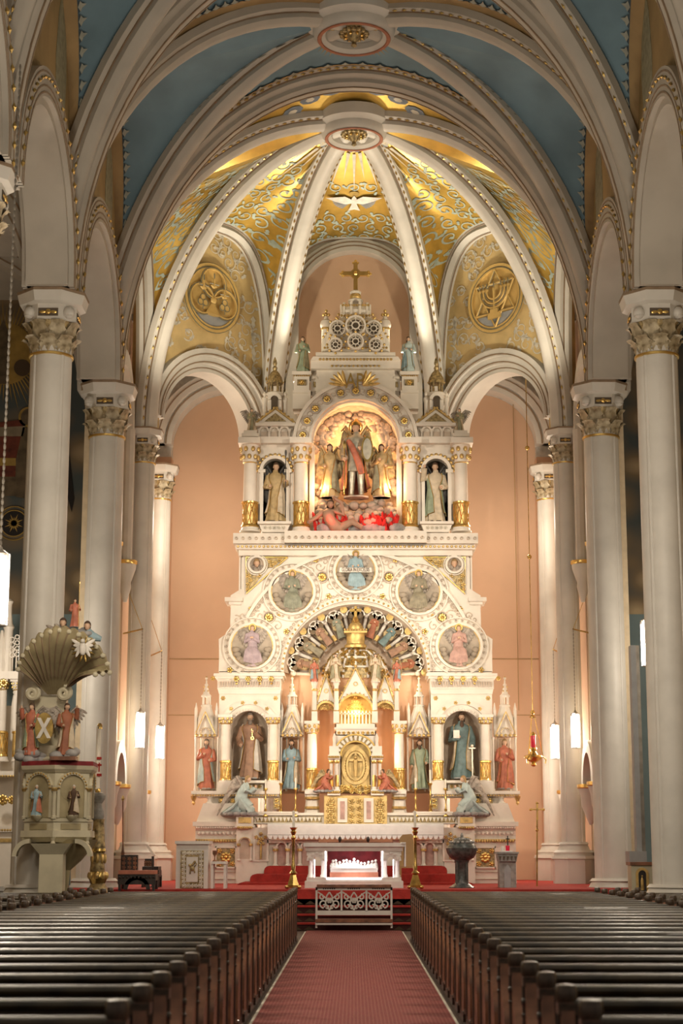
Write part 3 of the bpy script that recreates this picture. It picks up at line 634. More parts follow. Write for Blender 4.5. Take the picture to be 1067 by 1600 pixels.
# lunettes: scrolls and the two gilded medallions
for s in (-1,1):
    a=Vector((s*P3[0],P3[1],0)); b=Vector((s*PC[0],PC[1],0)); d=(b-a).normalized(); n=Vector((s*abs(d.y),abs(d.x),0))
    xa=-d*s*1.0; xa=d if s<0 else -d            # picture-right along the wall
    o=a.lerp(b,.5)-n*1.0; 
    sp=[]
    for k in range(54):
        an=2*PI*k/18+rg.random()*.3; rad=(1.2,1.55,1.95)[k//18]; c=(rad*.92*cos(an),17.0+rad*1.35*sin(an)); r=rg.uniform(.19,.26)
        if abs(c[0])<1.9 and c[1]>15.3: ribbon(sp,spiral(c[0],c[1],r,an,(1 if k%2 else -1)*2.6*PI),.019,.010); leaf2(sp,c[0]+r,c[1],an,.25,.09); leaf2(sp,c[0]-r*.6,c[1]+r*.5,an+2,.22,.08)
    for e in (-1,1):
        for k in range(5):
            c=(e*(1.95-.02*k),14.3+k*.5); ribbon(sp,spiral(c[0]-e*.1,c[1],.24,PI/2,e*2.4*PI),.024,.012); leaf2(sp,c[0]-e*.25,c[1]+.2,PI/2,.4,.14)
    lay(FACE[s],sp,o,xa,(0,0,1),'scroll_ornament','scroll_pale',.02,3)
    md=thing('wall_medallion','round gilded wall medallion with '+('crossed ribbons, three candles and shamrocks' if s<0 else 'seven-branched candlestick over a six-pointed star'),'medallion')
    mz=17.05 if s<0 else 17.05; ctr=a.lerp(b,.5)-n*-.02; R=Matrix(((xa.x,-xa.y if False else n.x,0),(xa.y,n.y,0),(0,0,1)))
    def put(mb,name,mt,lift): 
        mb.v=[tuple(Vector((ctr.x,ctr.y,mz))+xa*p[0]+Vector((0,0,1))*p[2]+n*(p[1]-lift)) for p in mb.v]; return mb.build(name,mt,md)
    RZ=.98; 
    def el(r,y0,y1,n_=40): return MB().prism([(r*.98*cos(2*PI*i/n_),r*1.02*sin(2*PI*i/n_)) for i in range(n_)],y0,y1)
    put(el(RZ,0,.06),'disc','medal',0)
    put(MB().ring(0,0,RZ-.05,RZ+.03,0,.09,0,2*PI,40).ring(0,0,RZ-.14,RZ-.10,0,.07,0,2*PI,40),'rim','medal',.06)
    put(MB().ring(0,0,RZ-.095,RZ-.06,0,.02,0,2*PI,40).ring(0,0,RZ+.03,RZ+.05,0,.03,0,2*PI,40),'rim_line','scroll_dark',.045)
    seg=[(RZ*.84*cos(t),RZ*.84*sin(t)) for t in [math.radians(215+110*i/12) for i in range(13)]]
    put(MB().prism(seg,0,.015),'ground_segment','grey',.02)
    L=MB(); D=MB()
    if s>0:
        for off in (0,PI):
            T=[Vector((.8*cos(PI/2+off+2*PI*k/3),0,.86*sin(PI/2+off+2*PI*k/3)*1.0)) for k in range(3)]
            for k in range(3): L.tube([T[k],T[(k+1)%3]],.03,6); D.tube([T[k]*.93,T[(k+1)%3]*.93],.014,4)
        for k in range(4):
            r=.13+.13*k
            if k: L.tube([(r*cos(PI+PI*q/12),-.04,.22+r*sin(PI+PI*q/12)) for q in range(13)],.026,6)
        D.tube([(.33*cos(PI+PI*q/12),-.05,.22+.33*sin(PI+PI*q/12)) for q in range(13)],.012,4); D.tube([(.46*cos(PI+PI*q/12),-.05,.22+.46*sin(PI+PI*q/12)) for q in range(13)],.012,4)
        L.tube([(0,-.04,.22),(0,-.04,-.5)],.035,6); L.box(-.22,.22,-.07,0,-.62,-.46).box(-.14,.14,-.07,0,-.46,-.34)
        for x in (-.52,-.39,-.26,0,.26,.39,.52): L.lathe([(.05,0),(.06,.06),(.03,.08)],8,(x,-.04,.22),sy=.4); D.blade((x,-.05,.29),(x,-.05,.47),.025,.01,(0,-1,0)); 
    else:
        for cx_,cz_ in ((0,.42),(-.42,-.12),(.42,-.12)): L.ring(cx_,cz_,.40,.44,-.05,0,0,2*PI,28); D.ring(cx_,cz_,.455,.475,-.04,0,0,2*PI,28)
        for x,zz in ((-.38,.30),(0,.42),(.38,.18)):
            L.tube([(x,-.04,zz-.12),(x,-.04,zz+.12)],.035,6); D.blade((x,-.05,zz+.12),(x,-.05,zz+.3),.03,.01,(0,-1,0)); L.lathe([(.02,-.16),(.10,-.11),(.12,-.08),(.03,-.06)],10,(x,-.03,zz),sy=.25); D.tube([(x-.17,-.05,zz-.03),(x+.17,-.05,zz-.03)],.016,4)
        for cx_ in (-.40,.40):
            for q in range(3):
                an=PI/2+2*PI*q/3; L.disc(cx_+.10*cos(an),-.18+.10*sin(an),.085,-.04,0,14); D.ring(cx_+.10*cos(an),-.18+.10*sin(an),.085,.10,-.06,-.03,0,2*PI,12)
            D.tube([(cx_,-.05,-.25),(cx_,-.05,-.42)],.016,4)
        L.sph((0,-.03,-.08),.11,.05,.11); L.lathe([(.05,0),(.3,-.36),(.02,-.4)],10,(0,-.02,-.16),sy=.3)
    put(L,'raised_emblem','medal',.06); put(D,'engraved_line','scroll_dark',.06)
# ---- aisles beyond the arcades
for s in (-1,1):
    al=thing('wall_aisle_left' if s<0 else 'wall_aisle_right','aisle end wall painted with a dark cloud mural above teal, '+sd[s],'wall',kind='structure')
    MB().box(s*6.75,s*15,43.4,43.8,7.6,16).build('mural_panel','mural',al); MB().box(s*6.75,s*15,43.4,43.8,0,7.6).build('lower_panel','teal',al)
    MB().box(s*6.7,s*6.95,43.1,43.4,0,14).build('corner_strip','teal',al)
    MB().box(s*14.5,s*15,14,43.5,0,16).build('outer_panel','brownwall',al); MB().box(s*6.4,s*15,14,43.5,16,16.3).build('aisle_ceiling','cream',al)
    for y in (33.46,40.38):
        a=MB().ring(s*10.3,12.6,3.6,4.3,y-.35,y+.35,n=28).build('aisle_arch','cream',al); MB().ring(s*10.3,12.6,3.7,3.74,y-.37,y-.34,n=28).ring(s*10.3,12.6,3.95,3.99,y-.37,y-.34,n=28).build('painted_line','stripe',a)
# painted figures of the pulpit-side mural
mp=thing('mural_painting','painted gold sunburst, haloed figure and red altar on the pulpit-side aisle mural','painting')
Y=43.38
def flat(pts,mt,name,lift): 
    MB().prism([A(p,q,Y) for p,q in pts],Y-lift,Y).build(name,mt,mp,0)
def circ(cx,cy,r,n=28): return [(cx+r*cos(2*PI*i/n),cy+r*sin(2*PI*i/n)) for i in range(n)]
m=MB()
for k in range(72):
    a=2*PI*k/72; x,z=A(8,553,Y); r0,r1=.82,1.6 if k%2 else 1.35; c,d=cos(a),sin(a); m.add([(x+r0*c-.02*d,Y-.01,z+r0*d+.02*c),(x+r0*c+.02*d,Y-.01,z+r0*d-.02*c),(x+r1*c,Y-.01,z+r1*d)],[(0,1,2)])
m.build('sun_rays','m_gold',mp,0); flat(circ(8,553,48),'m_gold','sun_disc',.015); flat([(-8,525),(6,500),(14,520),(12,560),(14,600),(-8,600)],'m_tan','enthroned_figure',.025)
flat(circ(35,575,13),'m_brown','cherub_head',.03); flat(circ(45,652,16),'m_gold','halo',.02); flat(circ(46,652,13),'m_tan','face',.03)
flat([(36,668),(52,668),(58,700),(56,780),(44,780),(24,776),(25,720)],'m_tan','robe',.03); flat([(0,660),(42,655),(40,666),(0,668)],'m_red','painted_shelf',.02); flat([(0,668),(40,666),(36,682),(0,682)],'m_cream','painted_cloth',.03); flat([(0,682),(36,682),(26,720),(24,745),(0,745)],'m_red','painted_frontal',.02); flat([(0,716),(25,716),(25,728),(0,728)],'m_gold','painted_band',.03); flat([(0,745),(24,745),(26,775),(0,775)],'m_tan','painted_step',.02)
flat([(96,690),(106,690),(116,780),(112,800),(104,770)],'m_black','dark_cloak',.02); flat(circ(22,818,20),'m_black','star_roundel',.02)
m=MB(); x,z=A(22,818,Y)
for k in range(16):
    a=2*PI*k/16; r1=.26 if k%2 else .17; c,d=cos(a),sin(a); m.add([(x-.04*d,Y-.035,z+.04*c),(x+.04*d,Y-.035,z-.04*c),(x+r1*c,Y-.035,z+r1*d)],[(0,1,2)])
m.build('roundel_star','m_gold',mp,0); m=MB()
for r in (20,26): t=MB().ring(x,z,PM(818,Y)*r,PM(818,Y)*(r+1.5),Y-.03,Y,0,2*PI,28); m.add(t.v,t.f)
m.build('roundel_ring','m_gold',mp)
# ================================================================ STATUES
def head(m,c,r,sd_=0):
    """a head with brow, eye hollows, nose, lips and chin; faces -y"""
    V=[];F=[];nu,nv=14,11
    for j in range(nv+1):
        b=-PI/2+PI*j/nv
        for i in range(nu):
            a=2*PI*i/nu; x=cos(b)*sin(a); y=-cos(b)*cos(a); z=sin(b)
            X,Y_,Z=x*.80*(1-.16*max(0,-z)),y*.95,z*1.18
            fr=max(0,-y)
            nose=math.exp(-((x/.13)**2))*math.exp(-(((z+.12)/.22)**2)); Y_-=.26*nose*fr
            for ex in (-.33,.33): Y_+=.13*math.exp(-(((x-ex)/.17)**2)-(((z-.10)/.13)**2))*fr
            Y_-=.08*math.exp(-((x/.22)**2)-(((z+.45)/.07)**2))*fr; Y_-=.12*math.exp(-((x/.28)**2)-(((z+.75)/.16)**2))*fr
            V.append((c[0]+X*r,c[1]+Y_*r,c[2]+Z*r))
    for j in range(nv):
        for i in range(nu): F.append((j*nu+i,j*nu+(i+1)%nu,(j+1)*nu+(i+1)%nu,(j+1)*nu+i))
    m.add(V,F); m.sph((c[0]-.78*r,c[1],c[2]-.05*r),.10*r,.16*r,.24*r,6,5); m.sph((c[0]+.78*r,c[1],c[2]-.05*r),.10*r,.16*r,.24*r,6,5)
def haircap(m,c,r,long=0,curl=0):
    V=[];F=[];nu,nv=16,8
    for j in range(nv+1):
        for i in range(nu):
            a=2*PI*i/nu; fr=cos(a); lim=(-.05-.55*max(0,-fr)-.4*(1-abs(fr))) if True else 0
            zt=1.30; zb=(.48 if fr>.45 else (-.25 if fr>-.2 else -.7-1.3*long))
            if fr>.2 and fr<=.45: zb=.1
            t=j/nv; z=zt+(zb-zt)*t; q=sqrt(max(.02,1-min(1,abs(max(z,0)/1.32))**2.2)); k=.98+.06*sin(a*7+z*5+curl)
            if z<-.3: q*=1+.05*(-z)
            V.append((c[0]+sin(a)*.92*r*q*k,c[1]-cos(a)*1.06*r*q*k+.04*r,c[2]+z*r))
    for j in range(nv):
        for i in range(nu): F.append((j*nu+i,j*nu+(i+1)%nu,(j+1)*nu+(i+1)%nu,(j+1)*nu+i))
    F.append(tuple(range(nu))); m.add(V,F)
def hand(m,p,r,d=(0,-1,.3)):
    p=Vector(p); d=Vector(d).normalized(); s_=d.cross(Vector((1,.1,0))).normalized(); m.sph(p,r,r*.7,r*1.1,8,5)
    for k,l in ((-.6,1.5),(-.2,1.8),(.2,1.75),(.6,1.45)): q=p+s_*r*k; m.tube([q,q+d*r*l*.7,q+d*r*l+Vector((0,0,-.2*r))],[r*.28,r*.25,r*.15],5)
    m.tube([p+Vector((r*.6,0,0)),p+Vector((r*.9,-.2*r,r*.8))],[r*.28,r*.18],5)
ARM={'pray':((.155,-.03,.60,.018,-.15,.69),(.155,-.03,.60,.018,-.15,.69)),
 'chest':((.165,-.02,.60,.04,-.14,.69),(.165,-.02,.58,.07,-.16,.57)),
 'down':((.17,.0,.60,.17,-.09,.46),(.165,.0,.60,.12,-.13,.52)),
 'raise':((.20,-.02,.70,.18,-.10,.92),(.165,-.02,.58,.08,-.15,.56)),
 'hold':((.165,-.04,.58,.07,-.17,.62),(.165,-.04,.58,.07,-.17,.60)),
 'staff':((.18,-.04,.60,.17,-.15,.66),(.165,-.02,.58,.08,-.15,.58)),
 'point':((.165,-.03,.60,.05,-.17,.70),(.17,-.01,.60,.13,-.13,.50)),
 'sword':((.17,-.03,.60,.15,-.17,.48),(.165,-.03,.58,.05,-.16,.62))}
def statue(label,x,y,z,h,rz=0,robe='r_cream',cloak=None,hair='hair',beard=0,long=.5,wing=None,halo=None,pose='chest',group=None,flat=1,mir=1,tilt=0,lean=.02,name='saint_statue',cat='statue',base='cloud_grey',hem='gold',wspread=0,seed=0,cover=1.0,roll=0,cut=0):
    R=random.Random(seed or hash(label)%999); S=h
    t=thing(name,label,cat,(x,y,z),rz,group)
    if roll or tilt: t.rotation_euler=(tilt,roll,rz)
    def sc(mb): mb.v=[(p[0]*S*mir,p[1]*S*flat,p[2]*S) for p in mb.v]; 
    def go(mb,nm,mt,par=t,sm=50):
        sc(mb)
        if mir<0: mb.f=[tuple(reversed(f_)) for f_ in mb.f]
        return mb.build(nm,mt,par,sm)
    prof=[(0,.150,.115),(.02,.155,.12),(.15,.142,.11),(.3,.128,.10),(.45,.118,.092),(.56,.108,.082),(.64,.116,.085),(.72,.132,.086),(.77,.130,.078),(.805,.10,.062),(.83,.05,.046),(.87,.04,.042)]
    ph=[R.uniform(0,6) for _ in range(4)]
    def rad(tz,a,extra=1.0):
        for i in range(len(prof)-1):
            if prof[i][0]<=tz<=prof[i+1][0]: break
        q=(tz-prof[i][0])/(prof[i+1][0]-prof[i][0]); rx=prof[i][1]+q*(prof[i+1][1]-prof[i][1]); ry=prof[i][2]+q*(prof[i+1][2]-prof[i][2])
        am=.17*max(0,1-tz/.74)**.8; k=1+am*(.55*sin(9*a+ph[0]+tz*3)+.35*sin(5*a+ph[1]-tz*4)+.25*sin(14*a+ph[2]))
        kn=.018*math.exp(-((tz-.30)/.12)**2)*math.exp(-((a-PI*1.5-.5)/.5)**2)
        xo=lean*sin(PI*tz/.8)
        return (xo+(rx*k*extra+kn)*cos(a),(ry*k*extra+kn)*sin(a))
    zs=[0,.02,.07,.13,.2,.27,.34,.41,.48,.53,.56,.60,.64,.69,.73,.77,.795,.815,.835,.87]; n=30
    if cut: zs=[q for q in zs if q>=cut]
    m=MB(); V=[];F=[]
    for tz in zs:
        for i in range(n):
            p=rad(tz,2*PI*i/n); V.append((p[0],p[1],tz))
    for j in range(len(zs)-1):
        for i in range(n): F.append((j*n+i,j*n+(i+1)%n,(j+1)*n+(i+1)%n,(j+1)*n+i))
    F.append(tuple(range(n-1,-1,-1))); m.add(V,F)
    hands=[]
    for sgn,arm in zip((1,-1),ARM[pose]):
        ex,ey,ez,hx,hy,hz=arm; sh=(sgn*.118,0,.765); el=(sgn*ex,ey,ez); hd=(sgn*hx,hy,hz)
        el,hd=Vector(el),Vector(hd); wr=el.lerp(hd,.86)
        m.tube([(sgn*.085,.005,.785),sh,Vector(sh).lerp(el,.55),el,el.lerp(hd,.5),wr],[.035,.048,.044,.046,.043,.047],9)
        hm_=MB(); hand(hm_,hd,.024,(hd-el).normalized()); hands.append(hm_)
    go(m,'robe',robe)
    for hm_ in hands: go(hm_,'hand','skin')
    hd_=MB(); head(hd_,(lean*.3,-.012,.925),.058); hd_.tube([(0,0,.80),(lean*.2,-.005,.89)],.034,8); go(hd_,'head','skin')
    hm=MB(); haircap(hm,(lean*.3,-.008,.927),.060,long,ph[3])
    if beard: 
        hm.sph((lean*.3,-.054,.862-.03*beard),.033,.026,.024+.03*beard,10,7); hm.sph((lean*.3,-.068,.899),.022,.01,.005,8,4)
        for sg in (-1,1): hm.tube([(lean*.3+sg*.044,-.02,.91),(lean*.3+sg*.036,-.045,.875)],.014,6)
    go(hm,'hair',hair)
    if cloak:
        m=MB(); V=[];F=[];hp=[];nn=26; zz=[.80,.775,.73,.68,.62,.56,.50,.44,.38,.32,.26,.20,.15,.11]
        for j,tz in enumerate(zz):
            q=j/(len(zz)-1); a0=-PI*.5+PI*(.34-.30*min(1,q*1.6)*cover); a1=PI*1.5-PI*(.36+.10*sin(q*PI*1.2)-.45*cover*max(0,.55-abs(q-.42)))
            for i in range(nn+1):
                a=a0+(a1-a0)*i/nn; p=rad(min(tz,.80),a,1.10+.10*q); dz=.05*q*sin(a*1.0+.6)
                zc=tz+.006*sin(6*a+q*9)-dz+(.02 if j==0 else 0); V.append((p[0],p[1],zc))
                if i in (0,nn): pass
            hp.append((V[-nn-1],V[-1]))
        for j in range(len(zz)-1):
            for i in range(nn): F.append((j*(nn+1)+i,j*(nn+1)+i+1,(j+1)*(nn+1)+i+1,(j+1)*(nn+1)+i))
        m.add(V,F); last=V[-nn-1:]
        c_=go(m,'cloak',cloak)
        if hem: 
            m=MB(); m.tube(last,.0055,4); m.tube([p[1] for p in hp],.005,4); m.tube([p[0] for p in hp],.005,4); go(m,'cloak_hem',hem,c_)
    if wing:
        for sgn in (-1,1):
            m=MB(); N=8
            for k in range(N):
                tt=k/(N-1)
                if wspread: p0=Vector((sgn*(.05+.16*tt),.07,.74+.17*tt)); p1=Vector((sgn*(.12+.30*tt),.10,.42+.30*tt+.1*tt*tt))
                else: p0=Vector((sgn*(.04+.11*tt),.075,.72+.22*tt-.08*max(0,tt-.7))); p1=Vector((sgn*(.09+.14*tt),.11,.30+.10*tt))
                m.blade(p0,p1,.032,.012,(0,-1,0),.012); m.blade(p0,p0.lerp(p1,.45)+Vector((0,-.02,0)),.028,.012,(0,-1,0),.01)
            e0=[(sgn*.03,.06,.70),(sgn*.08,.06,.86),(sgn*.14,.07,.955),(sgn*.19,.09,.90)] if not wspread else [(sgn*.03,.06,.70),(sgn*.1,.06,.84),(sgn*.2,.07,.93),(sgn*.27,.09,.88)]
            m.tube(e0,[.02,.026,.026,.012],7); go(m,'wing',wing)
    if halo:
        m=MB().ring(lean*.3,.945,.075 if halo=='ring' else .0,.092,.03,.042,0,2*PI,20); go(m,'halo','gold')
    if base: 
        m=MB().lathe([(.175,-.0),(.18,-.03),(.165,-.035)],14,(0,0,.0)) if False else MB().zprism([(.17*cos(2*PI*i/8+PI/8),.13*sin(2*PI*i/8+PI/8)) for i in range(8)],-.0,.022); go(m,'plinth',base)
    return t,go
# ================================================================ HIGH ALTAR
AX=555.5
class Px:
    """builds in picture-scaled units on the altar: offsets from its axis, heights, on a plane Y"""
    def __init__(s,Y): s.m=MB(); s.Y=Y
    def p(s,off,py): return A(AX+off,py,s.Y)
    def box(s,o0,o1,y0,y1,Yb=None,Yf=None):
        Yf=s.Y if Yf is None else Yf; Yb=s.Y+.5 if Yb is None else Yb
        x0,z1=A(AX+o0,y0,s.Y); x1,_=A(AX+o1,y0,s.Y); _,z0=A(AX,y1,s.Y); s.m.box(x0,x1,Yf,Yb,z0,z1); return s
    def poly(s,pts,Yf,Yb): s.m.prism([A(AX+o,y,s.Y) for o,y in pts],Yf,Yb); return s
    def lathe(s,off,prof,n=16,sy=1,Yc=None):
        ym=prof[len(prof)//2][1]; k=PM(ym,s.Y); x,_=A(AX+off,ym,s.Y)
        s.m.lathe([(r*k,A(AX,y,s.Y)[1]) for r,y in prof],n,(x,s.Y if Yc is None else Yc,0),sy=sy); return s
    def ring(s,off,py,r0,r1,Yf,Yb,a0=0,a1=PI,n=28):
        k=PM(py,s.Y); x,z=s.p(off,py); s.m.ring(x,z,r0*k,r1*k,Yf,Yb,a0,a1,n); return s
    def disc(s,off,py,r,Yf,Yb,n=24):
        k=PM(py,s.Y); x,z=s.p(off,py); s.m.disc(x,z,r*k,Yf,Yb,n); return s
    def sph(s,off,py,r,Yc=None,fy=1,fz=1,nu=8,nv=5):
        k=PM(py,s.Y); x,z=s.p(off,py); s.m.sph((x,s.Y if Yc is None else Yc,z),r*k,r*k*fy,r*k*fz,nu,nv); return s
    def row(s,o0,o1,py,n,r,Yc=None,fy=.7):
        for i in range(n): s.sph(o0+(o1-o0)*(i+.5)/n,py,r,Yc,fy,1,6,4)
        return s
    def rose(s,off,py,r,Yc=None,n=6):
        Yc=s.Y if Yc is None else Yc; s.sph(off,py,r*.32,Yc-.03)
        for i in range(n): a=2*PI*i/n; s.sph(off+.62*r*cos(a),py+.62*r*sin(a),r*.36,Yc,.5)
        return s
    def roses(s,L,name,mt,par):
        for off,py,r,Yc,n in L: Px(s.Y).rose(off,py,r,Yc,n).b(name,mt,par)
        return s
    def tube(s,pts,r,Yc=None,n=6):
        k=PM(pts[0][1],s.Y); s.m.tube([(*[A(AX+o,y,s.Y)[0]],s.Y if Yc is None else Yc,A(AX+o,y,s.Y)[1]) for o,y in pts],r*k if not isinstance(r,list) else [q*k for q in r],n); return s
    def b(s,name,mt,par=None,sm=35): return s.m.build(name,mt,par,sm)
def both(fn):
    for s in (-1,1): fn(s)
def acol(par,off,yc0,yc1,yd0,yd1,yb,w,Y,mt='ivory'):
    """altar column: capital yc0..yc1, white shaft, gilt diapered drum yd0..yd1, base to yb; half width w"""
    c=Px(Y).lathe(off,[(w*.80,yd0),(w*.78,(yd0+yc1)/2),(w*.74,yc1)],18).b('column',mt,par,50)
    Px(Y).lathe(off,[(w*.8,yc1),(w*.95,yc1-(yc1-yc0)*.4),(w*1.15,yc0+(yc1-yc0)*.25),(w*1.05,yc0+2)],16).box(off-w*1.25,off+w*1.25,yc0-1,yc0+3.5,Y+w*1.25*PM(yc0,Y),Y-w*1.25*PM(yc0,Y)).b('capital','ivory',c)
    g=Px(Y); k=PM(yc0,Y)
    for i in range(8):
        a=2*PI*i/8; x,z=A(AX+off,yc1-(yc1-yc0)*.25,Y)
        for q,(rr,zz) in enumerate(((.98,0),(1.12,(yc1-yc0)*.35*k))): g.m.sph((x+w*k*rr*cos(a+q*.4),Y+w*k*rr*sin(a+q*.4),z+zz),w*k*.26,w*k*.26,w*k*.34,6,4)
    g.lathe(off,[(w*.82,yc1+1),(w*.9,yc1),(w*.82,yc1-1)],14); g.b('gilt_leaves','gilt',c)
    d=Px(Y).lathe(off,[(w*.88,yd1),(w*.88,yd0)],16).b('drum','gilt',c)
    r=Px(Y).lathe(off,[(w*.9,yd0+1.5),(w*1.05,yd0+.5),(w*1.05,yd0-2),(w*.8,yd0-3)],16).lathe(off,[(w*1.0,yd1+3),(w*1.1,yd1+1.5),(w*1.05,yd1-1),(w*.88,yd1-2)],16)
    x,z0=A(AX+off,yd1,Y); z1=A(AX,yd0,Y)[1]
    for i in range(10):
        for sg in (-1,1): r.m.tube([(x+w*k*.9*cos(2*PI*i/10+sg*q*.9/4),Y+w*k*.9*sin(2*PI*i/10+sg*q*.9/4),z0+(z1-z0)*q/4) for q in range(5)],w*k*.045,4)
    r.b('gold_rings','gold',c)
    Px(Y).lathe(off,[(w*1.25,yb),(w*1.25,yb-2),(w*1.1,yb-3),(w*1.0,yd1+2)],16).b('base','ivory',c)
    return c
ha=thing('high_altar','towering white and gold carved high altar rising in tiers to a cross','altar',(0,0,0))
T=lambda nm: ha
# ---- base tier -------------------------------------------------------------
def basetier(s):
    w=Px(44.9); w.poly([(s*162,1296),(s*250,1296),(s*252,1392),(s*162,1392)],44.9,46.4).b('podium','ivory',ha)
    Px(44.85).box(s*160,s*254,1284,1291,46.4,44.78).box(s*160,s*250,1291,1296,46.4,44.84).poly([(s*166,1255),(s*238,1255),(s*243,1268),(s*249,1284),(s*164,1284)],44.9,46.4).b('podium_cornice','ivory',ha)
    Px(44.85).row(s*170,s*250,1293,22,1.7,44.8).b('dentils','ivory',ha); Px(44.85).row(s*168,s*248,1314,20,2.2,44.84).box(s*166,s*250,1311,1312.5,46,44.83).b('gilt_bead_row','gilt',ha); Px(44.85).row(s*170,s*248,1302,12,2.6,44.86).b('bead_row','ivory',ha)
    g=Px(44.9).box(s*187,s*218,1324,1355,45,44.86).b('gilt_panel','antique',ha)
    q=Px(44.86); q.rose(s*202.5,1339.5,9,44.84,8)
    for dx in (-10,10):
        for dy in (-10,10): q.rose(s*202.5+dx,1339.5+dy,4.5,44.85,5)
    q.b('gilt_foliage','gold',g); q=Px(44.86)
    for o0,o1,y0,y1 in ((186,219,1322.5,1325),(186,219,1354.5,1357),(185,188,1322.5,1357),(217,220,1322.5,1357)): q.box(s*o0,s*o1,y0,y1,44.95,44.83)
    q.b('panel_frame','ivory',g)
    Px(44.88).box(s*165,s*249,1362,1363,44.92,44.87).box(s*165,s*251,1373,1374,44.92,44.87).box(s*165,s*251,1384,1385,44.92,44.87).b('course_line','nichewall',ha)
    # console with the saints' shelf
    Px(45.1).box(s*118,s*256,1236,1241,46.4,44.95).box(s*120,s*252,1241,1245,46.4,45.02).box(s*170,s*230,1245,1256,46.4,45.15).b('console_shelf','ivory',ha)
    Px(45.0).row(s*122,s*256,1243,34,1.6,44.94).b('gilt_bead_row','gilt',ha)
    Px(45.05).lathe(s*253,[(.5,1258),(3,1255),(2,1252),(4,1248),(5,1244)],10).b('pendant','gilt',ha)
    for o in (228,): Px(45.08).lathe(s*o,[(6,1256),(6,1254),(4,1253),(3.4,1249),(4.5,1246),(5,1245)],12).b('stub_column','ivory',ha)
    for o0,o1 in ((205,214),(187,196),(118,128)):
        gp=Px(45.05).box(s*o0,s*o1,1247,1264,45.2,45.0).b('gilt_panel','antique',ha); Px(45).rose(s*(o0+o1)/2,1251,3.6,44.99,5).rose(s*(o0+o1)/2,1259,3.6,44.99,5).b('gilt_foliage','gold',gp)
    # stepped return with blind arches beside the table
    Px(44.75).box(s*138,s*186,1293,1392,46,44.75).b('pier_block','ivory',ha)
    Px(44.72).box(s*160,s*186,1274,1290,46,44.62).box(s*158,s*188,1289,1293,46,44.6).b('pier_cap','ivory',ha); q=Px(44.6); q.row(s*161,s*185,1293,7,2.2,44.6); q.b('gilt_bead_row','gilt',ha)
    Px(44.6).box(s*163,s*183,1277,1286,44.65,44.6).b('gilt_panel','gilt',ha)
    a=Px(44.72).ring(s*173,1318,8,11,44.66,44.8,n=16).lathe(s*163.5,[(2.6,1345),(2.6,1343),(1.6,1342),(1.6,1322),(2.6,1319)],10).lathe(s*182.5,[(2.6,1345),(2.6,1343),(1.6,1342),(1.6,1322),(2.6,1319)],10).b('blind_arch','ivory',ha)
    Px(44.72).box(s*165,s*181,1318,1342,44.77,44.745).disc(s*173,1318,8,44.745,44.77).b('arch_recess','nichewall',a); Px(44.7).ring(s*173,1318,9,10,44.64,44.66,n=16).lathe(s*163.5,[(2.7,1322),(3,1320),(2.7,1318)],10).lathe(s*182.5,[(2.7,1322),(3,1320),(2.7,1318)],10).b('gilt_trim','gilt',a)
    fr=Px(44.7).box(s*136,s*160,1302,1346,46,44.72).b('side_panel','ivory',ha); Px(44.68).box(s*139,s*157,1310,1343,44.73,44.71).b('sunk_field','nichewall',fr)
    q=Px(44.68).tube([(s*148,1342),(s*148,1318)],1.6,44.68); 
    for o,y,r in ((148,1312,5),(141,1308,3.4),(155,1308,3.4),(148,1303,3.4),(144,1318,3),(152,1318,3)): q.rose(s*o,y,r,44.68,5)
    q.b('gilt_palmette','gilt',fr)
both(basetier)
# mensa with arcaded front
Px(44.9).box(-140,140,1316,1394,46.2,44.9).b('table_block','ivory',ha)
Px(44.7).box(-136,136,1289,1296,46,44.45).b('table_top','ivory',ha)
for s in (-1,1):
    fr=Px(44.85).box(s*62,s*132,1354,1366,45.4,44.75).b('arcade_plinth','ivory',ha)
    for i in range(4):
        o=s*(68+19*i); Px(44.8).lathe(o,[(4,1354),(4,1351),(2.8,1350),(2.6,1330),(4.2,1326),(4.6,1323)],10).b('arcade_column','ivory',ha); Px(44.8).lathe(o,[(4.4,1330),(4.7,1328),(4.4,1326)],10).b('gilt_collar','gilt',ha)
        if i<3:
            a=Px(44.8).ring(o+s*9.5,1324,6.6,9.4,44.76,44.9,n=14).b('arcade_arch','ivory',ha); Px(44.8).box(o+s*3,o+s*16,1324,1352,44.9,44.88).disc(o+s*9.5,1324,6.6,44.88,44.9).b('arch_recess','r_pink',a)
    Px(44.8).box(s*58,s*138,1312,1317,45,44.72).b('arcade_cornice','ivory',ha)
cl=thing('altar_cloth','white altar cloth with scalloped gold-edged hem on the high altar table','cloth')
Px(44.6).box(-137,137,1287.5,1289.5,45.9,44.42).box(-137,137,1289,1305,44.45,44.40).b('cloth','cloth',cl)
q=Px(44.6); N=34
for i in range(N): o=-137+274*(i+.5)/N; q.poly([(o-4,1304.5)]+[(o-4*cos(PI*k/6),1304.5+7*sin(PI*k/6)) for k in range(7)],44.40,44.43)
q.b('lace_scallops','cloth',cl); q=Px(44.6)
for i in range(N): o=-137+274*(i+1)/N; q.poly([(o-1.6,1310),(o+1.6,1310),(o,1305)],44.43,44.44)
q.b('lace_shadow_points','r_pink',cl)
# gradine behind the table
Px(45.0).box(-186,186,1270,1274,46.4,44.9).box(-184,184,1274,1287,46.4,45.0).b('gradine','ivory',ha)
for s in (-1,1):
    for o0,o1 in ((53,155),(158,184)):
        g=Px(45).box(s*o0,s*o1,1276,1285,45.05,44.98).b('gilt_band','antique',ha); q=Px(45); n=int((o1-o0)/6)
        for i in range(n): q.poly([(s*(o0+6*i+1),1277),(s*(o0+6*i+6.5),1277),(s*(o0+6*i+3.7),1284)],44.95,44.98)
        q.b('triangle_inlay','ivory',g)
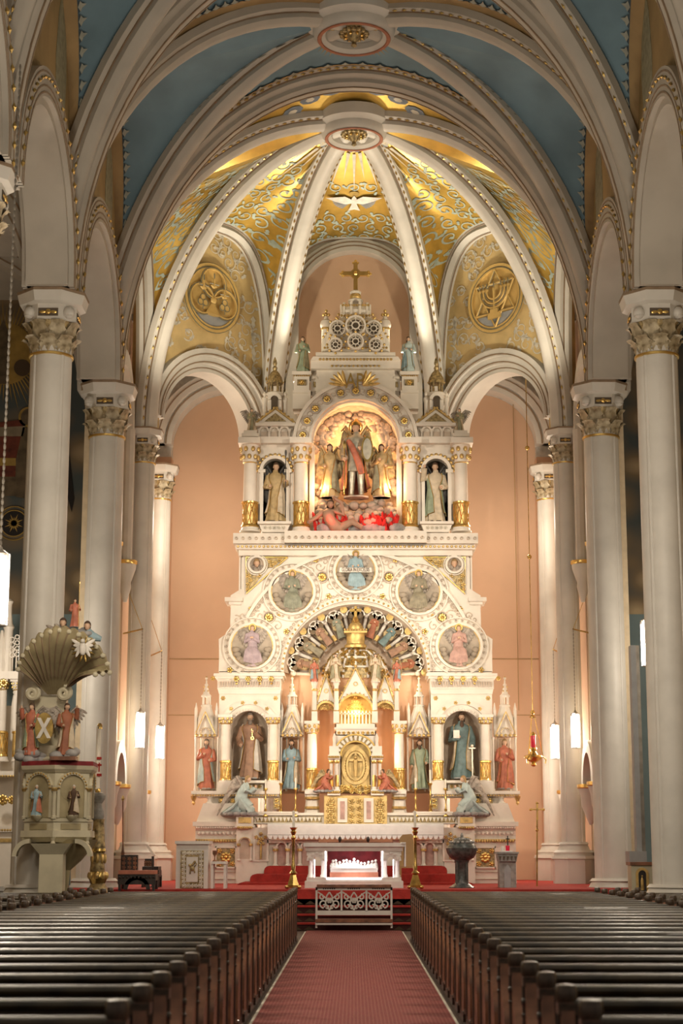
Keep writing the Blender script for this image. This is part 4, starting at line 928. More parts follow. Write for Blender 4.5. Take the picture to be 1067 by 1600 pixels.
# gilded casket under the tabernacle
g=Px(44.9).box(-49,49,1243,1294,46,44.85).box(-51,51,1290,1295,46,44.8).b('casket','goldpaint',ha)
for s in (-1,1):
    Px(44.8).box(s*13,s*28,1247,1285,44.86,44.78).b('framed_panel','ivory',ha); Px(44.8).box(s*17,s*24,1252,1280,44.8,44.76).b('sunk_field','r_pink',ha)
    q=Px(44.8)
    for y in (1252,1262,1272,1282): q.rose(s*38.5,y,6,44.83,6); q.sph(s*33,y+5,2,44.83); q.sph(s*44,y+5,2,44.83)
    q.b('gold_foliage','gilt',ha)
q=Px(44.8)
for y in (1252,1263,1274,1284):
    for o in (-6,6): q.rose(o,y,5,44.83,5)
q.row(-20,20,1291,10,2,44.79); q.b('gold_foliage','gilt',ha)
# ---- main tier: the two niche towers ------------------------------------------
def tower(s):
    YT=45.5
    x0,_=A(AX+s*118,1150,YT); x1,_=A(AX+s*214,1150,YT); cx,zs=A(AX+s*166,1140,YT); k=PM(1140,YT)
    z0=A(AX,1222,YT)[1]; z1=A(AX,1084,YT)[1]
    MB().archwall(min(x0,x1),max(x0,x1),z0,z1,cx,zs,29*k,YT,YT+.25,22).build('tower_front','ivory',ha,0)
    MB().box(x0,x0+s*.2,YT+.03,46.5,z0,z1-.01).box(x1-s*.2,x1,YT+.03,46.5,z0,z1-.01).build('tower_side','ivory',ha)
    n=MB().niche(cx,YT+.1,z0,zs,30*k,.85).build('niche','nichewall',ha,60)
    Px(YT).ring(s*166,1140,29,33,YT-.08,YT+.05).ring(s*166,1140,39,46,YT-.1,YT+.02).box(s*133,s*137,1140,1222,YT,YT-.06).box(s*195,s*199,1140,1222,YT,YT-.06).b('niche_arch','ivory',ha)
    q=Px(YT)
    for i in range(21): a=PI*i/20; q.sph(s*166+31*cos(a),1140-31*sin(a),1.7,YT-.08)
    for i in range(12): q.sph(s*135,1143+6.5*i,1.6,YT-.07); q.sph(s*197,1143+6.5*i,1.6,YT-.07)
    q.b('bead_moulding','ivory',ha); q=Px(YT)
    for i in range(6): a=PI*(.12+.76*i/5); q.rose(s*166+42.5*cos(a),1140-42.5*sin(a),3.4,YT-.11,5)
    for o,y in ((125,1091),(207,1091)): q.rose(s*o,y,4,YT,6)
    q.b('gilt_rosettes','gilt',ha)
    for o in (129,203): acol(ha,s*o,1118,1131,1191,1218,1222,9,YT-.25); Px(YT-.25).box(s*(o-11),s*(o+11),1222,1238,YT+.3,YT-.5).box(s*(o-8),s*(o+8),1207,1207.5).b('pedestal','ivory',ha)
    Px(YT).box(s*140,s*192,1220,1224,46.4,YT-.3).box(s*144,s*188,1224,1236,46.3,YT-.05).b('niche_sill','ivory',ha)
    q=Px(YT); 
    for i in range(5): q.rose(s*(150+8*i),1229,3.6,YT-.07,5)
    q.b('gilt_foliage','gilt',ha)
    # cornice with gold rosettes
    Px(YT).box(s*110,s*220,1054,1058,46.5,YT-.35).box(s*113,s*217,1058,1062,46.5,YT-.28).box(s*116,s*215,1062,1077,46.5,YT-.15).poly([(s*116,1077),(s*215,1077),(s*213,1085),(s*118,1085)],YT-.1,46.4).b('cornice','ivory',ha)
    q=Px(YT)
    for i in range(4): q.roses([(s*(131+18*i),1062.5,5,YT-.30,6)],'gilt_rosette','gold',ha); q.sph(s*(131+18*i),1069,2,YT-.2)
    for o in (222,): q.rose(s*o,1061,4,YT-.2,6)
    q.b('gilt_rosettes','gold',ha); q=Px(YT)
    for i in range(24): q.poly([(s*(118+4*i),1066),(s*(118+4*i+2.4),1066),(s*(118+4*i+1.2),1075)],YT-.2,YT-.14)
    q.b('lambrequin','nichewall',ha)
both(tower)
# ---- canopied side niches with spires
def canopy(off,Y,ht=1057,lab=''):
    """spired canopy over thin columns, centred on off"""
    c=Px(Y).lathe(off,[(17,1152),(16,1147),(15.5,1128)],8).b('canopy','ivory',ha,20)
    q=Px(Y)
    for dx in (-1,1):
        q.box(off+dx*16-2,off+dx*16+2,1110,1150,Y+.1,Y-.1); q.lathe(off+dx*16,[(2.4,1110),(2.4,1108),(.4,1098)],6); q.lathe(off+dx*17.5,[(2.2,1236),(2.2,1233),(1.5,1232),(1.4,1156),(2.2,1152)],8,Yc=Y-.1)
        q.lathe(off+dx*9,[(1.4,1236),(1.2,1156),(1.8,1152)],8,Yc=Y+.28)
    q.poly([(off-14,1144),(off,1112),(off+14,1144),(off+11.5,1144),(off,1118),(off-11.5,1144)],Y-.34,Y-.26)
    q.ring(off,1146,6,8.5,Y-.32,Y-.26,n=14)
    q.lathe(off,[(15,1130),(14,1122),(10,1112),(8,1106),(7.5,1104)],8)
    q.lathe(off,[(8.5,1104),(8.5,1102),(6.5,1101)],8)
    for i in range(5): a=2*PI*i/5+.3; k=PM(1095,Y); x,z=A(AX+off,1102,Y); q.m.tube([(x+6*k*cos(a),Y+6*k*sin(a),z),(x+6*k*cos(a),Y+6*k*sin(a),z+14*k)],1.1*k,6)
    q.lathe(off,[(8,1089),(8,1087),(5,1084),(2.2,1072),(3,1070),(1.4,1068),(1,1062)],8).sph(off,1060,2.2)
    q.b('canopy_tracery','ivory',c); q=Px(Y)
    q.tube([(off-15,1147),(off,1113.5)],.9,Y-.34); q.tube([(off,1113.5),(off+15,1147)],.9,Y-.34)
    for i in range(5): q.sph(off-14+7*i,1150,2.6,Y-.28,.8)
    for y in (1080,1074): q.sph(off-3,y,1.3,Y-.1); q.sph(off+3,y,1.3,Y-.1)
    q.sph(off,1057+1,1.6).lathe(off,[(2.3,1108),(3,1107),(2.3,1106)],8); 
    for i in range(9): a=PI*i/8; q.sph(off+7.3*cos(a),1146-7.3*sin(a),1.0,Y-.33)
    q.b('gilt_crockets','gilt',c)
    return c
for s in (-1,1):
    canopy(s*233,45.5); canopy(s*99,45.75)
    Px(45.5).box(s*215,s*251,1152,1236,46.0,45.95).b('niche_back','nichewall',ha); Px(45.75).box(s*80,s*116,1100,1236,46.2,46.15).b('niche_back','peach',ha)
    # centre columns
    acol(ha,s*68,1128,1146,1203,1232,1236,9.5,45.3); Px(45.2).box(s*57,s*79,1236,1241,45.7,44.95).lathe(s*68,[(13,1273),(13,1270),(11.5,1268),(10,1252),(11,1244),(12,1241)],8).b('pedestal','ivory',ha)
    Px(45.1).lathe(s*68,[(11.5,1264),(12,1262),(11,1260)],8).lathe(s*68,[(11.7,1249),(12.2,1247),(11.2,1245)],8).b('gilt_collar','gilt',ha)
# back of the centre bay
Px(46.3).box(-120,120,1050,1240,46.4,46.3).b('centre_back','peach',ha)
# ---- central baldachin: three gables, dome, crown -----------------------------
def gable(off,w,ya,ysp,r,Y,pinn=True):
    g=Px(Y).poly([(off-w,ysp)]+[(off-r*cos(PI*i/14),ysp-r*sin(PI*i/14)) for i in range(15)]+[(off+w,ysp),(off+w,ysp-r*.35),(off,ya),(off-w,ysp-r*.35)],Y,Y+.18).b('gable','ivory',ha,0)
    Px(Y).ring(off,ysp,r-1.5,r+1.5,Y-.06,Y+.1).b('gable_arch','gilt',g)
    q=Px(Y)
    for i in range(15): a=PI*i/14; q.sph(off+(r+2.6)*cos(a),ysp-(r+2.6)*sin(a),1.2,Y-.04)
    for sg in (-1,1):
        q.tube([(off+sg*(w+1),ysp-r*.3),(off,ya-2)],1.2,Y-.03)
        for i in range(7): t=(i+.5)/7; q.sph(off+sg*(w+1)*(1-t)+sg*1.5,(ysp-r*.3)*(1-t)+(ya-2)*t-1,1.7,Y)
    q.sph(off,ya-5,2.6,Y); q.ring(off,(ya+ysp-r)/2+3,2.5,3.6,Y-.03,Y+.02,0,2*PI,12); q.b('gilt_crockets','gilt',g)
    return g
gable(0,30,1046,1112,27,45.25)
for s in (-1,1):
    gable(s*46,17,1056,1112,15,45.45)
    for o,Yp in ((30,45.2),(64,45.4)):
        p=Px(Yp).box(s*o-4.5,s*o+4.5,1112,1130,Yp+.25,Yp-.15).lathe(s*o,[(5,1112),(4,1110),(3.6,1072),(5,1070),(5.5,1066)],8).b('pinnacle','ivory',ha); Px(Yp).lathe(s*o,[(5.2,1114),(6,1112),(5,1110)],8).lathe(s*o,[(4,1080),(4.6,1078),(4,1076)],8).b('gilt_collar','gilt',p)
    x,z=A(AX+s*46,1112,45.6); k=PM(1112,45.6)
    MB().niche(x,45.62,A(AX,1235,45.6)[1],z,14*k,.5).build('side_bay','peach',ha,60)
    q=Px(45.4); 
    for i in range(18): q.rose(s*46+random.uniform(-11,11),1107-random.uniform(0,9)+0,3,45.6,5)
    q.b('gilt_foliage','gilt',ha)
# openwork dome
x,z=A(AX,1062,45.9); k=PM(1030,45.9)
d=MB().lathe([(50*k*cos(PI/2*i/10),(50*k)*sin(PI/2*i/10)*1.0) for i in range(10)],32,(x,45.95,z),PI,2*PI,sy=.7).build('dome','antique',ha)
q=MB()
for i in range(9):
    a=PI+PI*i/8; q.tube([(x+51*k*cos(PI/2*j/9)*cos(a),45.95+.7*51*k*cos(PI/2*j/9)*sin(a),z+51*k*sin(PI/2*j/9)) for j in range(10)],.035,6)
for j in (2,4,6):
    q.tube([(x+51*k*cos(PI/2*j/9)*cos(PI+PI*i/20),45.95+.7*51*k*cos(PI/2*j/9)*sin(PI+PI*i/20),z+51*k*sin(PI/2*j/9)) for i in range(21)],.03,6)
q.build('dome_ribs','ivory',d); q=MB(); rr=random.Random(5)
for i in range(150):
    a=PI+PI*rr.random(); b=PI/2*rr.uniform(.05,.95); q.sph((x+51.5*k*cos(b)*cos(a),45.95+.7*51.5*k*cos(b)*sin(a),z+51.5*k*sin(b)),.055,.05,.05,6,4)
q.build('gilt_crockets','gold',d)
q=Px(45.6).lathe(0,[(17,1012),(17,1008),(14,1006),(14,990),(18,989)],16,.6).box(-18,18,987,990,46,45.4); 
for i in range(9): q.sph(-17+4.2*i,985,1.7,45.4)
q.lathe(0,[(12,987),(12,981),(9,975),(4,971)],14,.6).b('dome_crown','gilt',ha); Px(45.5).lathe(0,[(3,972),(5,968),(3,964),(1.2,962)],10).box(-1.3,1.3,948,964,45.55,45.45).box(-4.5,4.5,952,954.5,45.55,45.45).b('gold_cross','gold',ha)
# exposition throne with glowing gold, and the tabernacle
q=Px(45.5); q.box(-26,26,1086,1136,46,45.85).b('throne_back','gold',ha)
q=Px(45.5); rr=random.Random(9)
for i in range(9):
    for j in range(6-abs(i-4)): q.rose((i-4)*4.3,1118-j*6,2.7,45.75,5)
q.b('gold_foliage','gold',ha)
q=Px(45.3)
for i in range(9): o=-22+5.5*i; q.lathe(o,[(1.5,1132),(1.2,1118),(1.6,1116)],8); q.poly([(o-2.75,1116),(o,1110),(o+2.75,1116),(o+1.5,1116),(o,1113),(o-1.5,1116)],45.26,45.34)
q.box(-30,30,1132,1138,46,45.0).box(-33,33,1138,1141,46,44.92).box(-30,30,1141,1149,46,45.0).b('tabernacle_cornice','ivory',ha)
q=Px(44.95)
for i in range(8): q.rose(-26+7.5*i,1145,3,44.98,5)
q.b('gilt_rosettes','gold',ha)
tb=Px(45.1).poly([(-33,1240),(-33,1150),(33,1150),(33,1240),(24,1240),(24,1182)]+[(24*cos(PI*i/16),1182-24*sin(PI*i/16)) for i in range(17)]+[(-24,1182),(-24,1240)],45.0,45.8).b('tabernacle_front','ivory',ha,0)
Px(45).ring(0,1182,24,33,44.93,45.05).b('tabernacle_arch','antique',ha); q=Px(45)
for i in range(13): a=PI*(i+.5)/13; q.poly([(o_,y_) for o_,y_ in [((25)*cos(a-.06),1182-25*sin(a-.06)),((32)*cos(a-.07),1182-32*sin(a-.07)),((32)*cos(a+.07),1182-32*sin(a+.07)),((25)*cos(a+.06),1182-25*sin(a+.06))]],44.88,44.95)
q.b('voussoirs','ivory',ha); Px(45).ring(0,1182,33,35,44.92,45.0).ring(0,1182,22,24.5,44.9,45.0).b('gilt_trim','gold',ha)
dr=Px(45.2).poly([(-22,1238),(-22,1182)]+[(-22*cos(PI*i/12),1182-22*sin(PI*i/12)) for i in range(13)]+[(22,1182),(22,1238)],45.2,45.4).b('tabernacle_door','goldpaint',ha,0)
x,z=A(AX,1197,45.15); k=PM(1197,45.15); m=MB()
m.sweep([(x+19*k*cos(2*PI*i/36),45.18,z+26*k*sin(2*PI*i/36)) for i in range(36)],[(0,-1,0)]*36,[(-.05,-.02),(-.05,.06),(.05,.06),(.05,-.02)],True); m.sweep([(x+13.5*k*cos(2*PI*i/36),45.16,z+21*k*sin(2*PI*i/36)) for i in range(36)],[(0,-1,0)]*36,[(-.025,-.02),(-.025,.05),(.025,.05),(.025,-.02)],True); m.build('oval_frame','goldpaint',dr)
m=MB(); m.box(x-.03,x+.03,45.08,45.16,z-.34,z+.34).box(x-.17,x+.17,45.08,45.16,z+.12,z+.18).sph((x,45.06,z+.22),.05); m.tube([(x,45.06,z+.16),(x,45.05,z-.28)],[.06,.035],8).build('crucifix_relief','goldpaint',dr)
q=Px(45.1)
for i in range(36): a=2*PI*i/36; q.sph(16.3*cos(a),1197-23.6*sin(a),1.0,45.12)
for i in range(40): q.rose(random.uniform(-24,24),1232+random.uniform(-4,7),3,45.0,5)
q.b('gold_foliage','gold',dr)
for s in (-1,1):
    for o,Yc in ((29,44.9),(38,44.95)): c=Px(Yc).lathe(s*o,[(4,1234),(4,1230),(2.8,1229),(2.5,1195),(3.8,1190),(4.4,1186)],10).b('tabernacle_column','ivory',ha); Px(Yc).lathe(s*o,[(3,1231),(3,1212),(2.8,1211)],10).b('gilt_drum','gold',c); Px(Yc).lathe(s*o,[(3.6,1193),(4.3,1190),(3.8,1187)],10).b('gilt_capital','gold',c)
    Px(44.95).box(s*24,s*43,1180,1186,45.4,44.75).box(s*26,s*41,1166,1180,45.4,44.85).b('column_block','ivory',ha); Px(44.9).box(s*24,s*44,1234,1243,45.6,44.72).b('column_plinth','ivory',ha)
    Px(44.85).row(s*25,s*43,1183,6,1.8,44.73).row(s*25,s*44,1238,6,2.4,44.71).b('gilt_bead_row','gold',ha)
    q=Px(44.9); q.lathe(s*33,[(3,1166),(2.4,1160),(3,1152),(1,1146)],8).b('finial','ivory',ha)
# ---- great arch panel with medallions ---------------------------------------
YC=45.6; cA=1050
out=[(-116,1054)]+[(-116*cos(PI*i/36),cA-106*sin(PI*i/36)) for i in range(37)]+[(116,1054),(214,1054),(212,1000),(200,996),(195,985),(196,945),(202,940),(202,934),(180,930),(178,868),(-178,868),(-180,930),(-202,934),(-202,940),(-196,945),(-195,985),(-200,996),(-212,1000),(-214,1054)]
def strip_panel(Yf,Yb):
    q=Px(YC); N=40
    for i in range(N):
        a,b=PI*i/N,PI*(i+1)/N
        def outp(t):
            c,d=cos(t),sin(t); o_=c*400; 
            # march to the stepped outline
            r=106
            while r<330:
                ox,yy=r*c,cA-r*d
                lim=178 if yy<930 else (195 if yy<996 else 213)
                if abs(ox)>lim or yy<858: break
                r+=1
            return (r*c,cA-r*d)
        q.poly([(112*cos(a),cA-106*sin(a)),outp(a),outp(b),(112*cos(b),cA-106*sin(b))],Yf,Yb)
    return q
strip_panel(YC,46.5).box(-213,-112,1049,1055,46.5,YC).box(112,213,1049,1055,46.5,YC).b('arch_panel','ivory',ha,0)
def archp(s):
    Px(YC).box(s*176,s*204,934,940,46.5,YC-.12).box(s*178,s*198,940,945,46.5,YC-.06).box(s*179,s*182,868,931,46.4,YC+.05).b('step_cornice','ivory',ha)
    Px(YC).poly([(s*195,985),(s*208,1000),(s*213,1000),(s*213,1054),(s*195,1054)],YC+.3,46.4).b('scroll_bracket','ivory',ha)
    # triangular corner panel with cherub roundel
    c=Px(YC).poly([(s*108,872),(s*170,872),(s*170,925),(s*166,925),(s*140,890)],YC-.03,YC+.02).b('corner_panel','antique',ha,0)
    q=Px(YC); rr=random.Random(4)
    for o,y in ((118,876),(125,880),(133,878),(140,884),(167,900),(164,907),(168,914),(150,899),(130,884),(168,921)): q.rose(s*o,y,4,YC-.05,5)
    q.b('gilt_foliage','gilt',c); Px(YC).tube([(s*106,871),(s*171,871),(s*171,928),(s*106,871)],1.2,YC-.04).b('gilt_trim','gold',c)
    Px(YC).ring(s*154,883,11,14.5,YC-.12,YC,0,2*PI,24).ring(s*154,883,15.5,17,YC-.08,YC,0,2*PI,24).b('cherub_roundel','ivory',c)
    Px(YC).disc(s*154,883,11.5,YC-.05,YC).b('roundel_field','cloud',c)
    m=MB(); x,z=A(AX+s*154,881,YC); head(m,(x,YC-.1,z),.095); m.build('cherub_head','skin',c,60); m=MB(); haircap(m,(x,YC-.09,z),.1,0); m.build('cherub_hair','hair_blond',c)
    q=Px(YC)
    for e in (-1,1):
        for j in range(4): a=.2+.45*j; q.m.blade((x+e*.04,YC-.08,z-.08),(x+e*.2*cos(a-.5),YC-.07,z-.06-.2*sin(a-.1)),.03,.015,(0,-1,0))
    q.b('cherub_wings','feather',c)
both(archp)
# concentric mouldings, beads and studs
Px(YC).ring(0,cA,112,116,YC-.14,YC,n=48).ring(0,cA,188,193,YC-.1,YC,.46,PI-.46,48).b('arch_mouldings','ivory',ha)
q=Px(YC)
for i in range(60): a=PI*(i+.5)/60; q.ring(126*cos(a) if False else 122*cos(a),cA-122*sin(a),1.6,2.6,YC-.04,YC,0,2*PI,8)
for i in range(70): a=.47+(PI-.94)*(i+.5)/70; q.ring(183*cos(a),cA-183*sin(a),1.4,2.3,YC-.04,YC,0,2*PI,8)
q.b('stud_rings','nichewall',ha); q=Px(YC)
for i in range(44): a=PI*(i+.5)/44; q.sph(114*cos(a),cA-114*sin(a),1.9,YC-.14)
q.b('arch_beads','gilt',ha)
MED=[(-161.5,1010,35),(-99,925,35),(0,893,33),(99,925,35),(161.5,1010,35)]
for o,y,r in MED:
    c=Px(YC).ring(o,y,r-2,r+2,YC-.12,YC,0,2*PI,36).ring(o,y,r+9,r+11,YC-.07,YC,0,2*PI,36).b('medallion_frame','ivory',ha)
    Px(YC).ring(o,y,r-3.5,r-2,YC-.10,YC,0,2*PI,36).b('gilt_line','gilt',c)
    x,z=A(AX+o,y,YC); k=PM(y,YC); MB().lathe([((r-3)*k,0),((r-6)*k,.14),((r*.5)*k,.2),(.01,.22)],28,(0,0,0)).v
    m=MB(); rr=(r-3)*k; V=[];F=[]
    for j,(q_,dd) in enumerate(((1,0.0),(.8,.02),(.4,.04),(.01,.05))):
        for i in range(28): V.append((x+rr*q_*cos(2*PI*i/28),YC-.085+dd,z+rr*q_*sin(2*PI*i/28)))
    for j in range(3):
        for i in range(28): F.append((j*28+i,j*28+(i+1)%28,(j+1)*28+(i+1)%28,(j+1)*28+i))
    m.add(V,F).build('medallion_field','relief_field',c,60)
    q=Px(YC); n=26
    for i in range(n): a=2*PI*i/n; q.ring(o+(r+5.5)*cos(a),y-(r+5.5)*sin(a),1.2,2.0,YC-.04,YC,0,2*PI,8)
    q.b('stud_rings','nichewall',c)
# filigree between the medallions
q=Px(YC); gq=Px(YC)
for s in (-1,1):
    for o,y in ((52,902),(135,965)):
        gq.roses([(s*o,y,7,YC-.05,8)],'gilt_rosette','gold',ha); q.ring(s*o,y,8,9.5,YC-.08,YC,0,2*PI,20)
    for o,y in ((62,875),(42,932),(108,987),(163,952),(196,1047),(120,962),(150,985)): gq.roses([(s*o,y,5 if o not in (120,150) else 3,YC-.04,5)],'gilt_rosette','gold',ha)
    for o,y,r,a0 in ((56,885,8,0),(40,915,8,1),(62,922,7,2),(70,893,9,4),(48,878,6,3),(128,948,8,0),(148,962,9,1),(122,978,8,2),(140,988,7,3),(152,948,7,5),(118,945,6,1),(185,968,7,2),(176,962,6,0),(190,1030,6,1),(130,1032,6,2)):
        for sp_ in ((0,1),):
            pts=spiral(0,0,r,a0,2.2*PI*s,14); q.tube([(s*o+p,y-r_) for p,r_ in pts],.75,YC-.02,5)
q.b('filigree','nichewall',ha)
# top cornice of the panel
Px(YC).box(-190,190,836,852,46.6,YC-.3).box(-110,110,834,852,46.6,YC-.45).box(-186,186,852,860,46.6,YC-.2).box(-182,182,860,869,46.6,YC-.115).b('upper_cornice','ivory',ha)
Px(YC).row(-186,186,856,56,2.1,YC-.22).b('gilt_bead_row','gilt',ha); q=Px(YC)
for i in range(37): q.ring(-185+10.28*i,844,1.5,2.6,YC-.5 if abs(-185+10.28*i)<108 else YC-.34,YC-.3,0,2*PI,8)
q.b('stud_rings','nichewall',ha)
# ---- the conch behind the great arch: fan of cusped niches -------------------
x,z=A(AX,cA,YC+.1); k=PM(cA,YC+.1); m=MB(); N=48; V=[];F=[]
for r,yy in ((112,YC+.1),(104,YC+.55),(72,YC+.8),(40,YC+.86),(2,YC+.87)):
    for i in range(N+1): V.append((x+r*k*cos(PI*i/N),yy,z+r*.95*k*sin(PI*i/N)))
for j in range(4):
    for i in range(N): F.append((j*(N+1)+i,j*(N+1)+i+1,(j+1)*(N+1)+i+1,(j+1)*(N+1)+i))
cn=m.add(V,F).build('conch','nichewall',ha,60)
q=MB(); q2=MB(); q3=MB(); gl=MB()
for i in range(10):
    a=PI*i/9; q.tube([(x+r*k*cos(a),YC+.48+ (104-r)*.004,z+.95*r*k*sin(a)) for r in (60,97)],.05,8); gl.tube([(x+r*k*cos(a),YC+.42,z+.95*r*k*sin(a)) for r in (62,72)],.055,8); q.sph((x+98*k*cos(a),YC+.42,z+.95*98*k*sin(a)),.08)
for i in range(9):
    a=PI*(i+.5)/9
    for da,r,rr in ((-.07,97,6),(.07,97,6),(0,101,6.5)):
        q2.lathe([(.001,0),(rr*k,.001)],12,(0,0,0)) if False else None
        q2.disc(x+r*k*cos(a+da),z+.95*r*k*sin(a+da),rr*k,YC+.34,YC+.5,12); q3.ring(x+r*k*cos(a+da),z+.95*r*k*sin(a+da),rr*k,(rr+2.2)*k,YC+.26,YC+.44,a-PI/2-.2,a+PI/2+.2,12)
    q2.add([(x+r*k*cos(a+e*w_),YC+.44,z+.95*r*k*sin(a+e*w_)) for r,e,w_ in ((60,-1,.10),(95,-1,.11),(95,1,.11),(60,1,.10))],[(0,1,2,3)])
    b_=PI*i/9; gl.disc(x+108*k*cos(b_+.0001),z+.95*106*k*sin(b_),.10,YC+.2,YC+.3,10)
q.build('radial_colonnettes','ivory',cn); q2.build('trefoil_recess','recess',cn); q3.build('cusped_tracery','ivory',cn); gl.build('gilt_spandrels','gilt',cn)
x_,z_=A(AX,968,YC+.3); MB().box(x_-.04,x_+.04,YC+.2,YC+.28,z_-.05,z_+.42).box(x_-.16,x_+.16,YC+.2,YC+.28,z_+.2,z_+.28).sph((x_,YC+.2,z_-.1),.12).build('gold_cross','gold',cn)
COLS=['rust','r_brown','r_teal','rust',None,'relief_green','r_brown','relief_olive','r_brown']
for i in range(9):
    if i==4: continue
    a=PI*(i+.5)/9; r=62; h=38*k
    statue(['','second ','third ','fourth ','','fifth ','sixth ','seventh ','eighth '][i].join(['','small painted angel relief fanned in the altar conch, ']).strip().rstrip(',')+(', counted from the font side' if True else ''),x+r*k*cos(a),YC+.34,z+.95*r*k*sin(a),h,0,COLS[i],None,'hair_blond',wing='feather_gold',halo='disc',pose='pray',group='conch angels',flat=.55,roll=-(a-PI/2),name='angel_relief',base=None,seed=20+i) if i else statue('lowest small painted angel relief in the altar conch on the font side',x+r*k*cos(a),YC+.34,z+.95*r*k*sin(a),h,0,COLS[i],None,'hair_blond',wing='feather_gold',halo='disc',pose='pray',group='conch angels',flat=.55,roll=-(a-PI/2),name='angel_relief',base=None,seed=20)
# ---- upper tier -------------------------------------------------------------
YU=45.7
for s in (-1,1):
    for o in (165,85): acol(ha,s*o,690,724,787,822,832,13,YU-.1); Px(YU-.1).box(s*o-17,s*o+17,688,697,YU+.4,YU-.5).b('impost','ivory',ha)
    # angel niche between the columns
    cx,zs=A(AX+s*126,735,YU); k=PM(735,YU); x0,_=A(AX+s*97,760,YU); x1,_=A(AX+s*155,760,YU); z0=A(AX,826,YU)[1]; z1=A(AX,692,YU)[1]
    MB().archwall(min(x0,x1),max(x0,x1),z0,z1,cx,zs,19*k,YU+.1,YU+.3,18).build('upper_niche_front','ivory',ha,0)
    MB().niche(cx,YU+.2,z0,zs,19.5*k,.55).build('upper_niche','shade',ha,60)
    Px(YU).ring(s*126,735,19,24,YU-.02,YU+.15).box(s*103,s*108,735,826,YU+.2,YU+.02).box(s*144,s*149,735,826,YU+.2,YU+.02).box(s*100,s*111,733,738,YU+.2,YU).box(s*141,s*152,733,738,YU+.2,YU).b('niche_arch','ivory',ha)
    q=Px(YU)
    for i in range(13): a=PI*i/12; q.sph(s*126+26.5*cos(a),735-24*sin(a)-1,3.0,YU+.05,.7)
    q.b('gilt_foliage','gilt',ha)
    Px(YU).box(s*100,s*152,818,822,46.4,YU-.35).poly([(s*102,822),(s*150,822),(s*145,834),(s*107,834)],YU-.25,46.3).b('niche_ledge','ivory',ha); q=Px(YU)
    for i in range(5): q.rose(s*(112+7*i),827,3.2,YU-.27,5)
    q.b('gilt_foliage','scroll_pale',ha)
    # blind arcade, gable and domed turret over the niche
    Px(YU).box(s*96,s*160,684,694,46.4,YU-.15).box(s*98,s*154,666,684,46.3,YU+.05).b('attic_block','ivory',ha)
    for i in range(4):
        o=s*(103+16*i); Px(YU).lathe(o,[(3,690),(3,688),(1.8,687),(1.8,676),(3,674),(3.4,671)],10,Yc=YU-.02).b('attic_column','ivory',ha)
        if i<3: Px(YU).ring(o+s*8,674,5.2,8,YU-.08,YU+.1,n=14).b('attic_arch','ivory',ha); Px(YU).box(o+s*3,o+s*13,674,688,YU+.06,YU+.03).b('arch_recess','nichewall',ha)
    g=Px(YU).poly([(s*96,664),(s*154,664),(s*125,641)],YU-.1,46.2).box(s*94,s*156,663,668,46.3,YU-.2).b('pediment','ivory',ha,0); Px(YU).poly([(s*108,660),(s*142,660),(s*125,647)],YU-.13,YU-.1).b('pediment_field','antique',g)
    q=Px(YU); q.tube([(s*94,663),(s*125,640)],1.5,YU-.14).tube([(s*125,640),(s*156,663)],1.5,YU-.14)
    for i in range(5): q.sph(s*(99+6*i),656-4.6*i,2.4,YU); q.sph(s*(151-6*i),656-4.6*i,2.4,YU)
    q.b('crockets','gilt',g)
    t=Px(YU+.3).box(s*126-11,s*126+11,620,645,46.5,YU+.1).lathe(s*126,[(15,620),(15,616),(12,614)],12).b('turret','ivory',ha); q=Px(YU+.3)
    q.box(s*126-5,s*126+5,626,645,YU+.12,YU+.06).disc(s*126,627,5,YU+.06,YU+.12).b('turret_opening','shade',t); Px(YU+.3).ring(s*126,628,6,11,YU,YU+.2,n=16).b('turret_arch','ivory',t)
    for dx in (-16,16): Px(YU+.2).lathe(s*126+dx,[(4,664),(4,660),(3,658),(3,630),(4.4,626),(4.4,622),(1.6,620),(3,616),(.5,612)],10).b('turret_shaft','ivory',t)
    q=Px(YU+.3)
    for i in range(6): a=2*PI*i/6; kk=PM(605,YU); xx,zz=A(AX+s*126,615,YU+.3); q.m.tube([(xx+9*kk*cos(a),YU+.3+9*kk*sin(a),zz),(xx+9*kk*cos(a),YU+.3+9*kk*sin(a),zz+16*kk)],1.6*kk,6)
    q.lathe(s*126,[(13,600),(13,597),(11,590),(7,583),(3,579),(4,575),(2,572),(3.5,568),(2.5,563),(.5,558)],12); q.b('turret_dome','antique',t)
    q=Px(YU+.3)
    for i in range(8): a=2*PI*i/8; q.sph(s*126+12.5*cos(a),598,1.6,YU+.3-.22*abs(sin(a)))
    q.b('gilt_crockets','gilt',t)
    # statue pedestals
    p=Px(YU+.2).box(s*84-15,s*84+15,583,588,46.5,YU+.0).box(s*84-12,s*84+12,588,612,46.4,YU+.1).box(s*84-14,s*84+14,612,616,46.4,YU+.05).box(s*84-14,s*84+14,616,640,46.4,YU+.1).b('statue_pedestal','ivory',ha)
    Px(YU+.2).box(s*84-7,s*84+7,595,604,YU+.12,YU+.06).b('gilt_panel','antique',p); Px(YU+.2).rose(s*84,599.5,4.6,YU+.05,6).row(s*84-13,s*84+13,590,8,1.4,YU+.0).b('gilt_rosettes','gold',p)
    Px(YU+.3).box(s*54,s*70,594,612,46.5,YU+.25).box(s*56,s*68,612,636,46.5,YU+.3).lathe(s*62,[(10,594),(9,590),(6,586),(3,582),(4,578),(1,572)],10).b('buttress','ivory',ha); Px(YU+.3).box(s*58,s*66,598,606,YU+.28,YU+.2).b('gilt_panel','antique',ha)
    Px(YU+.2).box(s*163-13,s*163+13,684,689,46.1,YU-.35).box(s*163-10,s*163+10,679,684,46.0,YU-.3).b('angel_pedestal','ivory',ha)
